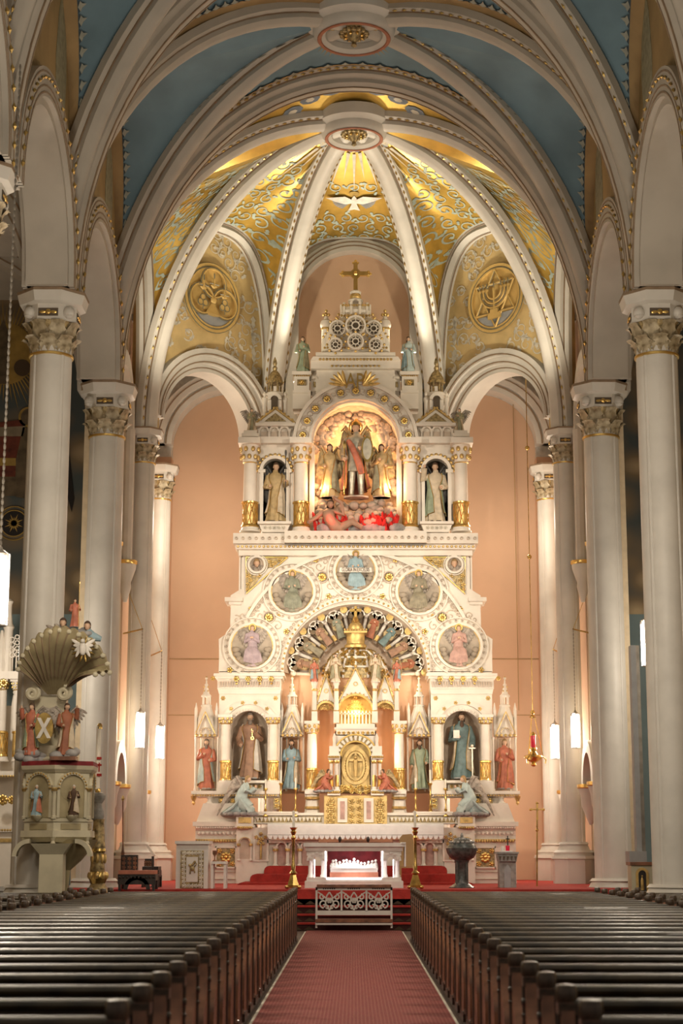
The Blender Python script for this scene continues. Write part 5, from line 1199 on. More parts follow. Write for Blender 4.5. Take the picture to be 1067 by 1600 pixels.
# great upper niche with its rosette ring
x,zs=A(AX,693,YU); k=PM(693,YU); z0=A(AX,833,YU)[1]
MB().archwall(x-97*k,x+97*k,zs,zs+100*k,x,zs,66*k,YU+.1,YU+.25,30).v
Px(YU).ring(0,693,66,72,YU-.05,YU+.4).ring(0,693,70,97,YU-.15,YU+.35,n=36).ring(0,693,93,98,YU-.24,YU+.1,n=36).ring(0,693,69,73,YU-.22,YU+.1,n=36).b('upper_arch','ivory',ha)
q=Px(YU); q2=Px(YU)
for i in range(11):
    a=PI*(i+.5)/11; q.roses([(83*cos(a),693-80*sin(a),6,YU-.18,8)],'gilt_rosette','gold',ha); q2.ring(83*cos(a),693-80*sin(a),7.5,9,YU-.2,YU-.1,0,2*PI,16)
    b=a+PI/22
    if i<10: q2.tube([(83*cos(b)+p,693-80*sin(b)+r_) for p,r_ in spiral(0,0,6,b,2*PI,10)],.8,YU-.16,5)
q2.b('scroll_relief','nichewall',ha)
MB().niche(x,YU+.3,z0,zs,66*k,.9,20).build('cloud_niche','r_cream',ha,60)
for s in (-1,1): Px(YU).box(s*64,s*72,693,833,46.6,YU+.2).b('niche_jamb','ivory',ha)
# swirling cloud border and clouds, flames below
q=MB(); rr=random.Random(11); x,z=A(AX,705,YU); k=PM(705,YU)
for i in range(120):
    t=rr.random(); 
    if i<80: a=PI*rr.random(); r=rr.uniform(46,66); px_,pz_=r*cos(a),r*.98*sin(a)+6
    else: px_,pz_=(1 if i%2 else -1)*rr.uniform(50,64),-rr.uniform(0,110)
    q.sph((x+px_*k,YU+.42+.35*(1-abs(px_)/66)*.8,z+pz_*k),k*rr.uniform(5,9),.12,k*rr.uniform(4,8),8,5)
q.build('cloud_border','cloud',ha,80)
q=MB()
for i in range(60):
    o=rr.uniform(-62,62); yy=rr.uniform(780,820); px_,pz_=A(AX+o,yy,YU); q.sph((px_,YU+.35-(yy-780)*.013+rr.uniform(-.1,.1),pz_),k*rr.uniform(6,10),.2,k*rr.uniform(5,8),9,6)
q.build('cloud_bank','cloud',ha,80)
q=MB()
for i in range(110):
    o=rr.uniform(8,64)*(1 if i%3 else -1); yy=rr.uniform(816,836); px_,pz_=A(AX+o,yy,YU); a=rr.uniform(-.9,.9); q.blade((px_,YU+rr.uniform(-.35,.1),pz_-.1),(px_+.22*sin(a),YU+rr.uniform(-.4,.0),pz_+.26*cos(a)),.05,.03,(0,-1,0),.03)
q.build('flames','flame',ha,60)
q=MB()
for i in range(22):
    o=rr.uniform(-66,66); px_,pz_=A(AX+o,831,YU); q.sph((px_,YU-.3+rr.uniform(0,.1),pz_+.05),.2*rr.uniform(.7,1.3),.14,.14,7,5)
q.build('rocks','cloud_grey',ha,40)
# gable block above the ring, monogram, cornice
Px(YU+.1).box(-62,62,578,625,46.6,YU+.15).box(-70,70,566,578,46.6,YU-.05).poly([(-66,560),(66,560),(70,566),(-70,566)],YU-.1,46.6).box(-62,62,552,560,46.6,YU).lathe(0,[(60,560),(62,556),(59,552),(58,548)],8,.4,46.2).b('crown_block','ivory',ha)
Px(YU).row(-58,58,563,22,2.3,YU-.1).row(-40,40,573,12,2,YU-.08).b('gilt_bead_row','gilt',ha)
x,z=A(AX-2,597,YU-.2)
q=Px(YU)
for s in (-1,1):
    for i in range(5): a=.15+.32*i; q.m.blade((x+s*.24,YU-.27,z-.12),(x+s*(.27+.45*cos(a)),YU-.27,z-.12+.45*sin(a)),.045,.02,(0,-1,0))
q.b('gilt_palms','gilt',ha)
# openwork crown, side finials, cupola and cross
cr=Px(YU+.4).lathe(0,[(54,552),(52,546),(50,530),(44,512),(34,502),(24,498)],24,.62).b('crown','ivory',ha)
q=Px(YU+.4); dk=Px(YU+.4); gq=Px(YU+.4)
kk=PM(525,YU)
for o,y,r,Yc in ((0,520,16,YU-.28),(-28,522,13,YU-.12),(28,522,13,YU-.12),(0,547,13,YU-.42),(-31,549,11,YU-.25),(31,549,11,YU-.25)):
    dk.disc(o,y,r*.62,Yc,Yc+.02); q.ring(o,y,r-2.5,r,Yc-.06,Yc+.06,0,2*PI,24); q.ring(o,y,r*.3,r*.42,Yc-.04,Yc+.04,0,2*PI,14)
    for i in range(8): a=2*PI*i/8; q.tube([(o+r*.35*cos(a),y+r*.35*sin(a)),(o+r*.9*cos(a),y+r*.9*sin(a))],.8,Yc,5); gq.sph(o+(r+2)*cos(a),y+(r+2)*sin(a),2.2,Yc)
q.lathe(0,[(24,500),(25,497),(21,492),(23,488),(20,484),(14,478),(11,474)],16,.7).lathe(0,[(11,474),(12,470),(9,468)],14).lathe(0,[(8,460),(9,457),(7,455)],12)
for i in range(10): a=2*PI*i/10; xx,zz=A(AX+22*cos(a),491,YU+.4); q.m.tube([(xx,YU+.4+.3*sin(a),zz-.1),(xx,YU+.4+.3*sin(a),zz+.28)],.04,6)
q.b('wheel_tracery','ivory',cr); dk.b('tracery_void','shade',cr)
gq.row(-50,50,553,22,2,YU-.2).row(-22,22,482,10,2.2,YU+.1).row(-24,24,499,10,2.2,YU+.05)
for s in (-1,1):
    for i in range(8): gq.sph(s*(50-3.4*i),530-5*i,2.4,YU+.2)
gq.sph(0,464,9,YU+.4,1,.8,12,8).b('gilt_crockets','gilt',cr)
for s in (-1,1): 
    p=Px(YU+.3).lathe(s*46,[(10,556),(10,552),(7.5,550),(7,514),(9,511),(9.5,507),(8,502),(4,499),(3,495)],12).b('crown_turret','ivory',ha); q=Px(YU+.3).lathe(s*46,[(7.6,516),(8.2,514),(7.6,512)],12).lathe(s*46,[(2,499),(3.4,497),(2,495)],8)
    for dx,dy in ((0,0),(-4,1),(4,1),(0,-5),(0,4)): q.sph(s*46+dx,491+dy,2.6,YU+.3)
    q.b('gilt_finial','gilt',p)
cs=Px(YU+.4); cs.box(-3.2,3.2,412,455,YU+.46,YU+.34).box(-19,19,425,431,YU+.46,YU+.34)
for o,y in ((0,411),(-20,428),(20,428)):
    cs.sph(o,y,3.6,YU+.4,.6); 
    for dx,dy in ((-3.4,0),(3.4,0),(0,-3.4),(0,3.4)): cs.sph(o+dx,y+dy,2.1,YU+.4,.6)
cs.ring(0,428,5,8,YU+.36,YU+.44,0,2*PI,18).sph(0,428,3.6,YU+.34); cs.b('gold_cross','gold',ha)
# ================================================================ FIGURES OF THE ALTAR
def PS(px,yb,yt,Y): x,z=A(px,yb,Y); return x,Y,z,(yb-yt)*PM((yb+yt)/2,Y)
def spear(t,go,x,z0,z1,mt='brass',y=-.17):
    go(MB().tube([(x,y,z0),(x,y,z1)],.008,6).blade((x,y,z1-.02),(x,y,z1+.10),.018,.006,(0,-1,0)),'spear',mt)
t,go=statue('armoured winged warrior statue with shield in the glowing upper niche',*PS(AX+1,779,657,45.75),robe='armor',cloak='r_red',hair='hair',wing='feather_gold',halo='ring',pose='sword',cut=.34,cover=.3,name='warrior_statue',seed=5,base='cloud',mir=-1)
for s in (-1,1): go(MB().tube([(s*.055,0,.40),(s*.06,-.03,.22),(s*.065,.0,.05),(s*.065,-.06,.015)],[.06,.045,.035,.03],8),'leg','armor')
go(MB().lathe([(.01,0),(.07,.004),(.085,.02),(.07,.025)],20,(0,0,0)) if False else MB().prism([(-.14+.075*cos(2*PI*i/20),.60+.17*sin(2*PI*i/20)) for i in range(20)],-.21,-.19),'shield','brass'); go(MB().prism([(-.14+.055*cos(2*PI*i/20),.60+.14*sin(2*PI*i/20)) for i in range(20)],-.217,-.205),'shield_field','armor')
go(MB().tube([(.10,-.07,.74),(.06,-.115,.66),(.0,-.125,.52),(-.04,-.13,.42),(-.07,-.12,.30)],[.03,.04,.04,.045,.04],8),'red_sash','r_red'); spear(t,go,.15,.02,.62)
go(MB().lathe([(.07,.95),(.066,.99),(.03,1.02),(.01,1.05)],12),'helmet','brass')
for s in (-1,1):
    statue('ochre robed angel statue standing at the warrior\'s '+('sword' if s<0 else 'shield')+' side',*PS(AX+s*41,778,692,45.8),robe='r_ochre',cloak='r_olive',hair='hair',wing='feather_gold',pose='raise' if s<0 else 'chest',mir=-s,name='angel_statue',cat='statue',seed=30+s,base='cloud',group='upper niche angels')
    t,go=statue('gold robed angel statue with dark wings in the upper niche '+('holding a staff' if s<0 else 'with green sash'),*PS(AX+s*125.5,817,721,45.78),robe='r_ochre' if s<0 else 'r_cream',cloak='r_cream' if s<0 else 'r_green',hair='hair',wing='feather_dark',pose='staff' if s<0 else 'raise',mir=-s,name='angel_statue',seed=40+s,base='shade',group='side niche angels',long=.7)
    if s<0: spear(t,go,.17,.05,1.08,'feather_dark')
    statue(('pale grey green robed' if s<0 else 'blue cloaked')+' saint statue standing on the high pedestal beside the crown',*PS(AX+s*83,583,524,45.9),robe='r_green' if s<0 else 'r_paleblue',cloak='r_olive' if s<0 else 'r_blue',hair='hair',pose='chest' if s<0 else 'hold',wing=None,mir=-s,seed=50+s,base='shade',group='crown saints')
    statue('small winged angel statue on the outer shoulder of the altar, '+sd[s],*PS(AX+s*163,680,637,45.6),robe='r_olive',cloak='r_cream',wing='feather',wspread=1,pose='pray',mir=-s,rz=-s*.5,name='angel_statue',seed=60+s,base='shade',group='shoulder angels')
    statue('small canopied saint statue in red on the outer side of the altar, '+sd[s],*PS(AX+s*233.5,1233,1155,45.5),robe='r_red',cloak='r_paleblue' if s<0 else 'r_red',hair='grey_hair' if s<0 else 'hair_blond',beard=1 if s<0 else 0,long=.3,pose='chest',mir=s,seed=70+s,group='canopied saints',cover=.95)
    statue('small canopied saint statue '+('in pale blue cloak' if s<0 else 'in grey green cloak')+' beside the tabernacle',*PS(AX+s*101,1233,1156,45.8),robe='r_blue' if s<0 else 'r_green',cloak='r_cream',hair='hair',beard=1,long=.2,pose='hold' if s<0 else 'down',mir=-s,seed=80+s,group='canopied saints',cover=.85)
    t,go=statue('large bearded saint statue '+('in brown cloak holding keys' if s<0 else 'in dark teal robe holding sword and book'),*PS(AX+s*166,1217,1114,45.75),robe='r_brown' if s<0 else 'r_teal',cloak='r_white' if s<0 else 'r_cream',hair='grey_hair' if s<0 else 'hair',beard=.6 if s<0 else 2.6,long=.1 if s<0 else .3,pose='point' if s<0 else 'sword',mir=1,seed=90+s,cover=.8)
    if s<0: go(MB().tube([(.04,-.18,.74),(.05,-.18,.62)],.01,6).ring(.05,.60,.015,.028,-.19,-.175,0,2*PI,12),'keys','brass')
    else: go(MB().box(.14,.16,-.19,-.18,.02,.50).box(.10,.20,-.195,-.175,.44,.46),'sword','armor'); go(MB().box(-.13,-.04,-.20,-.17,.60,.72),'book','paper')
    statue('tiny '+('red' if True else '')+' robed statuette on the outer gable by the dome, '+sd[s],*PS(AX+s*64.5,1066,1030,45.35),robe='r_red',cloak='r_blue',pose='hold',wing='feather_gold',mir=s,seed=100+s,group='dome statuettes',base='ivory')
    statue('tiny cream robed statuette standing between the gables, '+sd[s],*PS(AX+s*31,1066,1021,45.15),robe='r_cream',cloak='r_olive',pose='pray',wing='feather_gold',mir=s,seed=110+s,group='dome statuettes',base='ivory')
# kneeling angels
def kneel(label,px,yb,yt,Y,face,robe,wing,hair='hair_blond',group=None,skin='skin',wl=1.0):
    x,z=A(px,yb,Y); S=(yb-yt)*PM(yb,Y); t=thing('kneeling_angel',label,'statue',(x,Y,z),face*PI/2+ -face*.25,group); rr=random.Random(int(px))
    def go(mb,nm,mt,par=t): mb.v=[(p[0]*S,p[1]*S,p[2]*S) for p in mb.v]; return mb.build(nm,mt,par,60)
    m=MB(); m.tube([(0,.62,.03),(0,.40,.08),(0,.12,.13),(0,-.14,.13),(0,-.26,.11)],[.05,.13,.17,.16,.06],14); m.tube([(0,-.12,.14),(0,.04,.27),(0,.12,.42),(0,.06,.58),(0,-.01,.72),(0,-.03,.80),(0,-.04,.85)],[.17,.20,.175,.145,.135,.08,.045],16)
    for i in range(9):
        a=PI*i/8; q=.19*cos(a); m.tube([(q*.9,.10+.02*i%3*.01,.42),(q*1.05,-.03,.28),(q*1.1,-.20-.05*sin(a),.04)],[.03,.04,.035],6); m.tube([(q*.8,.12,.36),(q*1.1,.30,.16),(q*1.0,.55,.02)],[.03,.04,.03],6)
    for s in (-1,1): m.tube([(s*.09,-.01,.74),(s*.15,-.06,.60),(s*.10,-.20,.60),(s*.04,-.27,.68)],[.06,.06,.055,.06],9)
    go(m,'robe',robe); h=MB(); head(h,(0,-.08,.93),.075); h.tube([(0,-.03,.82),(0,-.06,.9)],.042,8)
    go(h,'head',skin)
    for s in (-1,1): h=MB(); hand(h,(s*.022,-.30,.72),.03,(0,-.4,.9)); go(h,'hand',skin)
    h=MB(); haircap(h,(0,-.075,.935),.077,.7); go(h,'hair',hair)
    for s in (-1,1):
        w=MB()
        for k in range(9):
            tt=k/8; p0=Vector((s*(.05+.03*tt),.10+.16*tt,.70+.28*tt)); p1=Vector((s*(.10+.10*tt),.30+.42*tt,.62-.62*tt*wl+.25*(1-tt)-.05)); w.blade(p0,p1,.055,.02,(s,.3,0),.02); w.blade(p0,p0.lerp(p1,.4)+Vector((s*.03,0,0)),.045,.02,(s,.3,0),.02)
        w.tube([(s*.04,.07,.66),(s*.06,.12,.84),(s*.08,.22,1.0),(s*.10,.32,.98)],[.03,.045,.045,.02],7); go(w,'wing',wing)
    b=MB()
    for i in range(14): a=2*PI*i/14; b.sph((.2*cos(a),.15+.42*sin(a),.0),.11,.12,.07,7,5)
    go(b,'cloud_base','cloud_grey'); return t
for s in (-1,1):
    kneel('large pale blue kneeling angel with drooping wings on the altar step, '+sd[s],AX+s*173,1272,1214,44.75,-s*-1 if False else (1 if s<0 else -1),'r_paleblue','feather',group='kneeling altar angels')
    kneel('small red robed kneeling angel beside the tabernacle door, '+sd[s],AX+s*45,1236,1203,44.8,(1 if s<0 else -1),'r_red','feather_gold',hair='hair',group='tabernacle angels',wl=.7)
# medallion angels on clouds
MR=[('r_mauve','kneeling mauve robed angel relief in the lower medallion, pulpit side'),('relief_green','grey green robed angel relief in the second medallion, pulpit side'),('r_blue','blue robed angel relief with lettered banner in the top medallion'),('relief_olive','olive robed angel relief in the second medallion, font side'),('r_pink','pink robed angel relief in the lower medallion, font side')]
for i,((o,y,r),(rb,lab)) in enumerate(zip(MED,MR)):
    k=PM(y,YC); x,z=A(AX+o,y,YC); h=r*1.85*k
    t,go=statue(lab,x,YC-.14,z-r*.92*k,h,robe=rb,cloak=None,hair='hair_blond',wing='feather',wspread=1,halo='disc',pose='pray' if i in (0,4) else 'hold',flat=.5,mir=1 if i<3 else -1,name='angel_relief',base=None,seed=120+i,hem=None,rz=0)
    q=MB(); rr=random.Random(i)
    for j in range(11): a=PI*1.06+PI*.88*j/10; q.sph((.40*cos(a)*.98,-.03,.49+.44*sin(a)),.10*rr.uniform(.7,1.1),.10,.07,8,5)
    q.sph((-.2,-.06,.14),.12,.12,.09).sph((.2,-.06,.14),.12,.12,.09)
    go(q,'clouds','relief_cloud')
    kk=MB()
    for j in range(9): u=(j-4)/4; kk.tube([(u*.07,-.09,.44),(u*.12,-.22,.36),(u*.16+.02,-.24,.28),(u*.20+.03,-.17+.03*abs(u),.07+.05*abs(u))],[.04,.05,.045,.035],7)
    go(kk,'draped_knees',rb)
    if i==2:
        go(MB().prism([(-.42,.43),(-.40,.55),(.40,.55),(.42,.43)],-.36,-.33),'banner','paper')
# lettering of the banner and other text become plain meshes
def text(txt,size,ext,mt,par,loc,sx=1,name='lettering'):
    c=bpy.data.curves.new('t','FONT'); c.body=txt; c.size=size; c.extrude=ext; c.align_x='CENTER'; c.align_y='CENTER'
    o=bpy.data.objects.new('t',c); COL.objects.link(o); dg=bpy.context.evaluated_depsgraph_get(); me=bpy.data.meshes.new_from_object(o.evaluated_get(dg)); bpy.data.objects.remove(o)
    me.materials.clear(); me.materials.append(M[mt]); p=link(name,me,par,loc); p.rotation_euler=(PI/2,0,0); p.scale=(sx,1,1); return p
o,y,r=MED[2]; k=PM(y,YC); x,z=A(AX+o,y,YC); h=r*1.85*k
bn=[c for c in bpy.data.objects if c.name.startswith('banner')][0]
text('GLORIA IN EXCELSIS',.145,.006,'hair',bn,(0,-.36*h*.5-.008,.49*h),.56)
x,z=A(AX-2,596,YU-.3); text('A',.60,.03,'gold',ha,(x-.10,YU-.30,z),.74,'monogram_letter'); text('P',.60,.03,'gold',ha,(x+.15,YU-.30,z),.74,'monogram_letter')
# fallen figure under the warrior
x,z=A(516,829,45.35); ff=thing('fallen_figure','bare fallen figure statue among red flames under the warrior','statue',(x,45.3,z))
m=MB(); m.tube([(.35,.05,.02),(.12,0,.12),(-.02,-.02,.3),(-.06,-.02,.5),(-.03,-.02,.58)],[.14,.17,.16,.17,.07],12); head(m,(0,-.06,.70),.105); m.tube([(.1,-.02,.52),(.36,-.05,.42),(.30,-.08,.74),(.12,-.08,.86)],[.07,.065,.05,.045],8); m.tube([(-.2,-.02,.5),(-.38,-.06,.34),(-.55,-.12,.22)],[.07,.06,.04],8); m.tube([(.3,0,.08),(.6,-.1,.22),(.85,-.1,.05)],[.13,.10,.06],8); hand(m,(.1,-.08,.88),.05); hand(m,(-.58,-.14,.2),.05)
m.build('body','flesh_dark',ff,60); m=MB(); haircap(m,(0,-.05,.71),.108,.3); m.build('hair','hair',ff)
# ---- gold altar candlesticks
def stick(px,yb,yt,ych,Y,lab,grp):
    x,z=A(px,yb,Y); k=PM(yb,Y); H=(yb-ych)*k; t=thing('candlestick',lab,'candlestick',(x,Y,z),group=grp)
    MB().lathe([(4.2*k,0),(4.4*k,.02),(3.2*k,H*.10),(1.6*k,H*.16),(2.6*k,H*.24),(1.2*k,H*.3),(1.0*k,H*.55),(2.0*k,H*.62),(1.0*k,H*.7),(1.2*k,H*.9),(3.2*k,H*.96),(3.2*k,H)],12).build('stem','gold',t)
    MB().lathe([(1.5*k,0),(1.5*k,(ych-yt)*k),(.3*k,(ych-yt)*k+.02)],10,(0,0,H)).build('candle','candle',t); return t
for s in (-1,1):
    for i,(o,yb,yt,yc) in enumerate(((141,1276,1219,1232),(117,1271,1204,1224),(94,1276,1217,1232))):
        stick(AX+s*o,yb,yt,yc,44.95 if i!=1 else 45.0,['outer','taller middle','inner'][i]+' gold candlestick with white candle on the altar ledge, '+sd[s],'altar ledge candlesticks')
for s in (-1,1): Px(44.95).box(s*90,s*152,1268,1271,46,44.88).b('candle_ledge','ivory',ha)
# lamps hidden in the altar
lamp('niche_lamp','POINT',(AX*0+A(AX,680,45)[0],46.05,A(AX,690,46)[1]),60,(1,.5,.22),.1); 
for s in (-1,1): lamp('niche_lamp','POINT',(A(AX+s*54,740,45.5)[0],45.6,A(AX,760,45.6)[1]),26,(1,.52,.24),.08)
lamp('flame_lamp','POINT',(A(AX+28,800,45)[0],45.05,A(AX,808,45.1)[1]),5,(1,.05,.03),.08); lamp('flame_lamp','POINT',(A(AX-40,800,45)[0],45.05,A(AX,812,45.1)[1]),4,(1,.05,.03),.08)
lamp('tabernacle_lamp','POINT',(A(AX,1100,45)[0],45.2,A(AX,1106,45)[1]),16,(1,.58,.28),.08)
for s in (-1,1):
    lamp('tabernacle_lamp','POINT',(A(AX+s*50,1190,45)[0],45.05,A(AX,1176,45)[1]),17,(1,.6,.3),.06); lamp('tabernacle_lamp','POINT',(A(AX+s*100,1120,45)[0],45.75,A(AX,1215,45)[1]),13,(1,.58,.28),.1)
    lamp('conch_lamp','POINT',(A(AX+s*80,1060,45)[0],45.7,A(AX,1068,45)[1]),7,(1,.7,.42),.1)
# ================================================================ SANCTUARY FURNITURE
st=thing('altar_steps','red carpeted steps with rounded edges before the high altar','steps')
for i,(o,y0,y1,Yf) in enumerate(((186,1379,1390,42.9),(165,1366,1379,43.4),(143,1353,1366,43.9))):
    x=o*PM(y0,Yf); z=A(AX,y0,Yf)[1]; z0=FL if i==0 else zprev; zprev=z; xc=A(AX,y0,Yf)[0]
    pl=[(xc-x,z0)]+[(xc-x-.0+.12*(1-cos(a)),z-.12+.12*sin(a)) for a in (0,PI/6,PI/3,PI/2)]+[(xc+x-.12*(1-cos(a)),z-.12+.12*sin(a)) for a in (PI/2,PI/3,PI/6,0)]+[(xc+x,z0)]
    MB().prism(pl,Yf,44.58).build('step','redcarpet',st)
# freestanding altar with lit supper relief
fa=thing('freestanding_altar','white carved table altar with a glowing figure relief inside its open front','altar')
YF=39.4; B=lambda: Px(YF); AXo=AX; AX=553.0
Px(YF).box(-79,79,1317,1323,40.4,YF-.06).box(-76,76,1323,1330,40.35,YF).b('table_top','plaster',fa); Px(YF).box(-77,77,1377,1388,40.4,YF-.03).box(-74,74,1371,1377,40.35,YF).b('plinth','plaster',fa)
for s in (-1,1):
    Px(YF).ring(s*58,1345,6,16,YF+.02,40.3,n=18).box(s*43,s*74,1329,1337,40.3,YF+.03).b('side_arch','plaster',fa)
    for o in (48,68): Px(YF).lathe(s*o,[(5,1371),(5,1368),(3.8,1366),(3.5,1347),(5,1342),(6,1339)],14,Yc=YF+.25).b('column','plaster',fa)
    for i in range(5): a=PI*(i+.5)/5; Px(YF).rose(s*58+11*cos(a),1344-11*sin(a),2.6,YF,5).b('carved_rosette','plaster',fa)
    Px(YF).box(s*43,s*45.4,1328,1372,YF+.06,YF+.02).box(s*61,s*62.5,1343,1371,YF+.10,YF+.06).b('light_strip','led',fa)
Px(YF).box(-43,43,1326.5,1328.5,YF+.06,YF+.02).box(-43,43,1371.5,1374,YF+.04,YF-.01).b('light_strip','led',fa); Px(YF).box(-42,42,1330,1372,40.32,40.28).b('back_panel','velvet',fa)
sr=thing('supper_relief','white sculpted relief of robed men seated at a long cloth-covered table','sculpture')
Px(YF).box(-37,37,1356,1363,YF+.5,YF+.22).b('relief_table','cloth',sr); Px(YF).box(-38,38,1363,1371,YF+.5,YF+.2).b('relief_plinth','pinkcloth',sr); Px(YF).box(-35,35,1355,1357,YF+.52,YF+.18).b('relief_cloth','cloth',sr)
rr=random.Random(8)
for i in range(13):
    o=-34+68*i/12; yy=1350+rr.uniform(-2.5,2.5)-(2 if i==6 else 0); q=Px(YF); q.lathe(o,[(4.2,1360),(4.4,1356),(3.2,yy+1),(1.4,yy-1)],10,.8,YF+.42).sph(o+rr.uniform(-1,1),yy-3,2.3,YF+.38); q.tube([(o-3,yy+3),(o-3-rr.uniform(0,3),yy+5),(o+rr.uniform(-3,3),1355)],1.1,YF+.3); q.b('seated_figure','plaster',sr,60)
lamp('supper_lamp','AREA',(0,YF+.16,A(553,1331,YF)[1]),9,(1,.93,.92),.5,(0,YF+.5,A(553,1360,YF)[1]))
# altar cloth edge hanging at the table end
m=Px(YF).box(74,81,1316,1318,40.3,YF-.08).box(79,81,1318,1354,40.2,YF-.05).b('table_runner','cloth'); tag(m,'narrow white runner hanging off the end of the freestanding altar','cloth')
# fretwork kneeler in front of the steps
kn=thing('fretwork_screen','white pierced scrollwork screen with three panels standing before the altar steps','screen')
YK=36.6; Px(YK).box(-60,60,1386,1391,YK+.12,YK-.02).box(-60,60,1423,1430,YK+.1,YK).b('rail','plaster',kn); Px(YK).box(-58,58,1382,1386.5,YK+.3,YK-.08).b('padded_top','wood',kn)
for s in (-1,1): Px(YK).box(s*57,s*60,1386,1450,YK+.12,YK-.02).b('leg','plaster',kn)
for s in (-1,1): Px(YK).box(s*18,s*21,1391,1424,YK+.08,YK).b('mullion','plaster',kn)
Px(YK).box(-60,60,1436,1441,YK+.25,YK-.1).b('kneeling_board','wood',kn); Px(YK).box(-60,60,1442,1445,YK+.2,YK-.08).b('bottom_rail','plaster',kn)
for o in (-38.5,0,38.5):
    q=Px(YK)
    for s in (-1,1):
        for cx_,cy_,r,a0,tn in ((9,1412,7,-PI/2,2.2),(11,1402,5,PI/2,-2),(4,1418,4,0,2)): q.tube([(o+s*(cx_+p),cy_-r_) for p,r_ in spiral(0,0,r,a0,tn*PI,14)],1.3,YK+.04,5)
        q.tube([(o,1422),(o+s*6,1412),(o+s*4,1400),(o,1394)],1.3,YK+.04,5); q.tube([(o+s*18,1394),(o+s*12,1398),(o,1408)],1.2,YK+.04,5)
    q.rose(o,1407,5,YK+.04,6).b('scroll_panel','plaster',kn)
    q=Px(YK)
    for j in range(6): q.box(o-9+3.4*j-1,o-9+3.4*j+1,1387.5,1389.5,YK,YK-.025)
    q.b('pierced_slots','dark',kn)
# presider's bench behind the freestanding altar
bh=thing('sedilia_bench','dark carved bench with red cushions behind the freestanding altar','bench'); YB=42.2
Px(YB).box(-42,42,1316,1319,YB+.1,YB).box(-20,20,1313,1316,YB+.1,YB).b('top_rail','wood',bh); Px(YB).box(-40,40,1319,1346,YB+.08,YB+.02).b('backrest','wood',bh); Px(YB).box(-18,18,1329,1338,YB,YB-.1).b('red_cushion','redcarpet',bh); Px(YB).box(-42,42,1346,1351,YB+.1,YB-.45).b('seat','wood',bh)
for s in (-1,1): Px(YB).box(s*40,s*42,1346,1385,YB+.05,YB-.02).b('leg','wood',bh); Px(YB).lathe(s*22,[(1.4,1316),(2.8,1312),(2.4,1309),(.6,1307)],10).b('finial','blackwood',bh)
pc=thing('server_chair','light wooden chair back with rounded top beside the high altar steps','chair'); YB=42.6
Px(YB).poly([(71,1352),(71,1310),(76,1304),(90,1303),(95,1310),(95,1352)],YB,YB+.06).b('backrest','border',pc,0); Px(YB).box(70,96,1352,1356,YB+.05,YB-.4).b('seat','border',pc)
for o in (72,94): Px(YB).box(o-1.5,o+1.5,1352,1387,YB+.05,YB-.03).b('leg','border',pc); Px(YB).box(o-1.5,o+1.5,1356,1387,YB-.34,YB-.4).b('leg','border',pc)
# two tall brass floor candlesticks
for px,lb in ((458,'pulpit'),(649,'font')):
    Y=38.6; x,z=A(px,1386,Y); z=FL; k=PM(1386,Y); c=thing('floor_candlestick','tall brass floor candlestick at the '+lb+' end of the freestanding altar','candlestick',(x,Y,z),group='floor candlesticks')
    z2=A(px,1293,Y)[1]-z; m=MB().zprism([(12*k*cos(PI/6+PI/3*i),12*k*sin(PI/6+PI/3*i)) for i in range(6)],.02,.08).zprism([(10*k*cos(PI/6+PI/3*i),10*k*sin(PI/6+PI/3*i)) for i in range(6)],.08,.30,.5)
    for i in range(3): a=PI/2+2*PI*i/3; m.sph((11*k*cos(a),11*k*sin(a),.04),.05,.05,.045)
    m.build('foot','brass',c); MB().lathe([(.05,.3),(.09,.34),(.04,.4),(.05,.5),(.035,.55),(.035,z2*.8),(.06,z2*.83),(.035,z2*.87),(.07,z2*.93),(.04,z2*.95),(.09,z2)],14).build('stem','brass',c); MB().lathe([(.028,z2),(.028,z2+.36),(.005,z2+.37)],12).build('candle','candle',c)
# ambo with lion emblem, credence stand with chalice
am=thing('ambo','white pedestal lectern with gilded vine frame and lion emblem','lectern'); Y=38.9; AX=300.5
Px(Y).box(-25,25,1319,1392,Y+.8,Y).b('body','plaster',am); Px(Y).box(-27,27,1314,1319,Y+.9,Y-.06).b('top','plaster',am); fr=Px(Y).box(-18,18,1329,1388,Y,Y-.02).b('vine_frame','antique',am); Px(Y).box(-9,9,1339,1378,Y-.02,Y-.04).b('inner_panel','plaster',am)
q=Px(Y)
for i in range(9):
    for s in (-1,1): q.rose(s*13.5,1333+6.4*i,3.6,Y-.03,5)
for i in range(5): q.rose(-11+5.5*i,1333,3.4,Y-.03,5); q.rose(-11+5.5*i,1384,3.4,Y-.03,5)
q.b('vine_leaves','scroll_pale',fr)
q=Px(Y).sph(0,1357,4,Y-.05,.5).sph(-3,1352,2.8,Y-.06,.5).tube([(3,1358),(4,1364)],1.1,Y-.05).tube([(-3,1359),(-3,1365)],1.1,Y-.05).tube([(3,1355),(7,1350),(5,1347)],.9,Y-.05)
for j in range(4): q.sph(1+j,1351-j*1.5,2,Y-.05,.4)
q.b('lion_emblem','antique',am)
cr_=thing('credence_stand','small white square stand beside the vine-framed lectern','table'); Px(Y).box(29,53,1346,1350,Y+.5,Y-.02).b('top','plaster',cr_)
for o in (31,51): Px(Y).box(o-2,o+2,1350,1392,Y+.06,Y).b('leg','plaster',cr_); Px(Y).box(o-2,o+2,1350,1392,Y+.46,Y+.4).b('leg','plaster',cr_)
ch=Px(Y+.2).lathe(35,[(3.6,1346),(3.4,1345),(1,1343),(.9,1339),(1.6,1337),(3.6,1334),(3.8,1329)],12).b('chalice','wood'); tag(ch,'small dark brown chalice on the white stand','chalice')
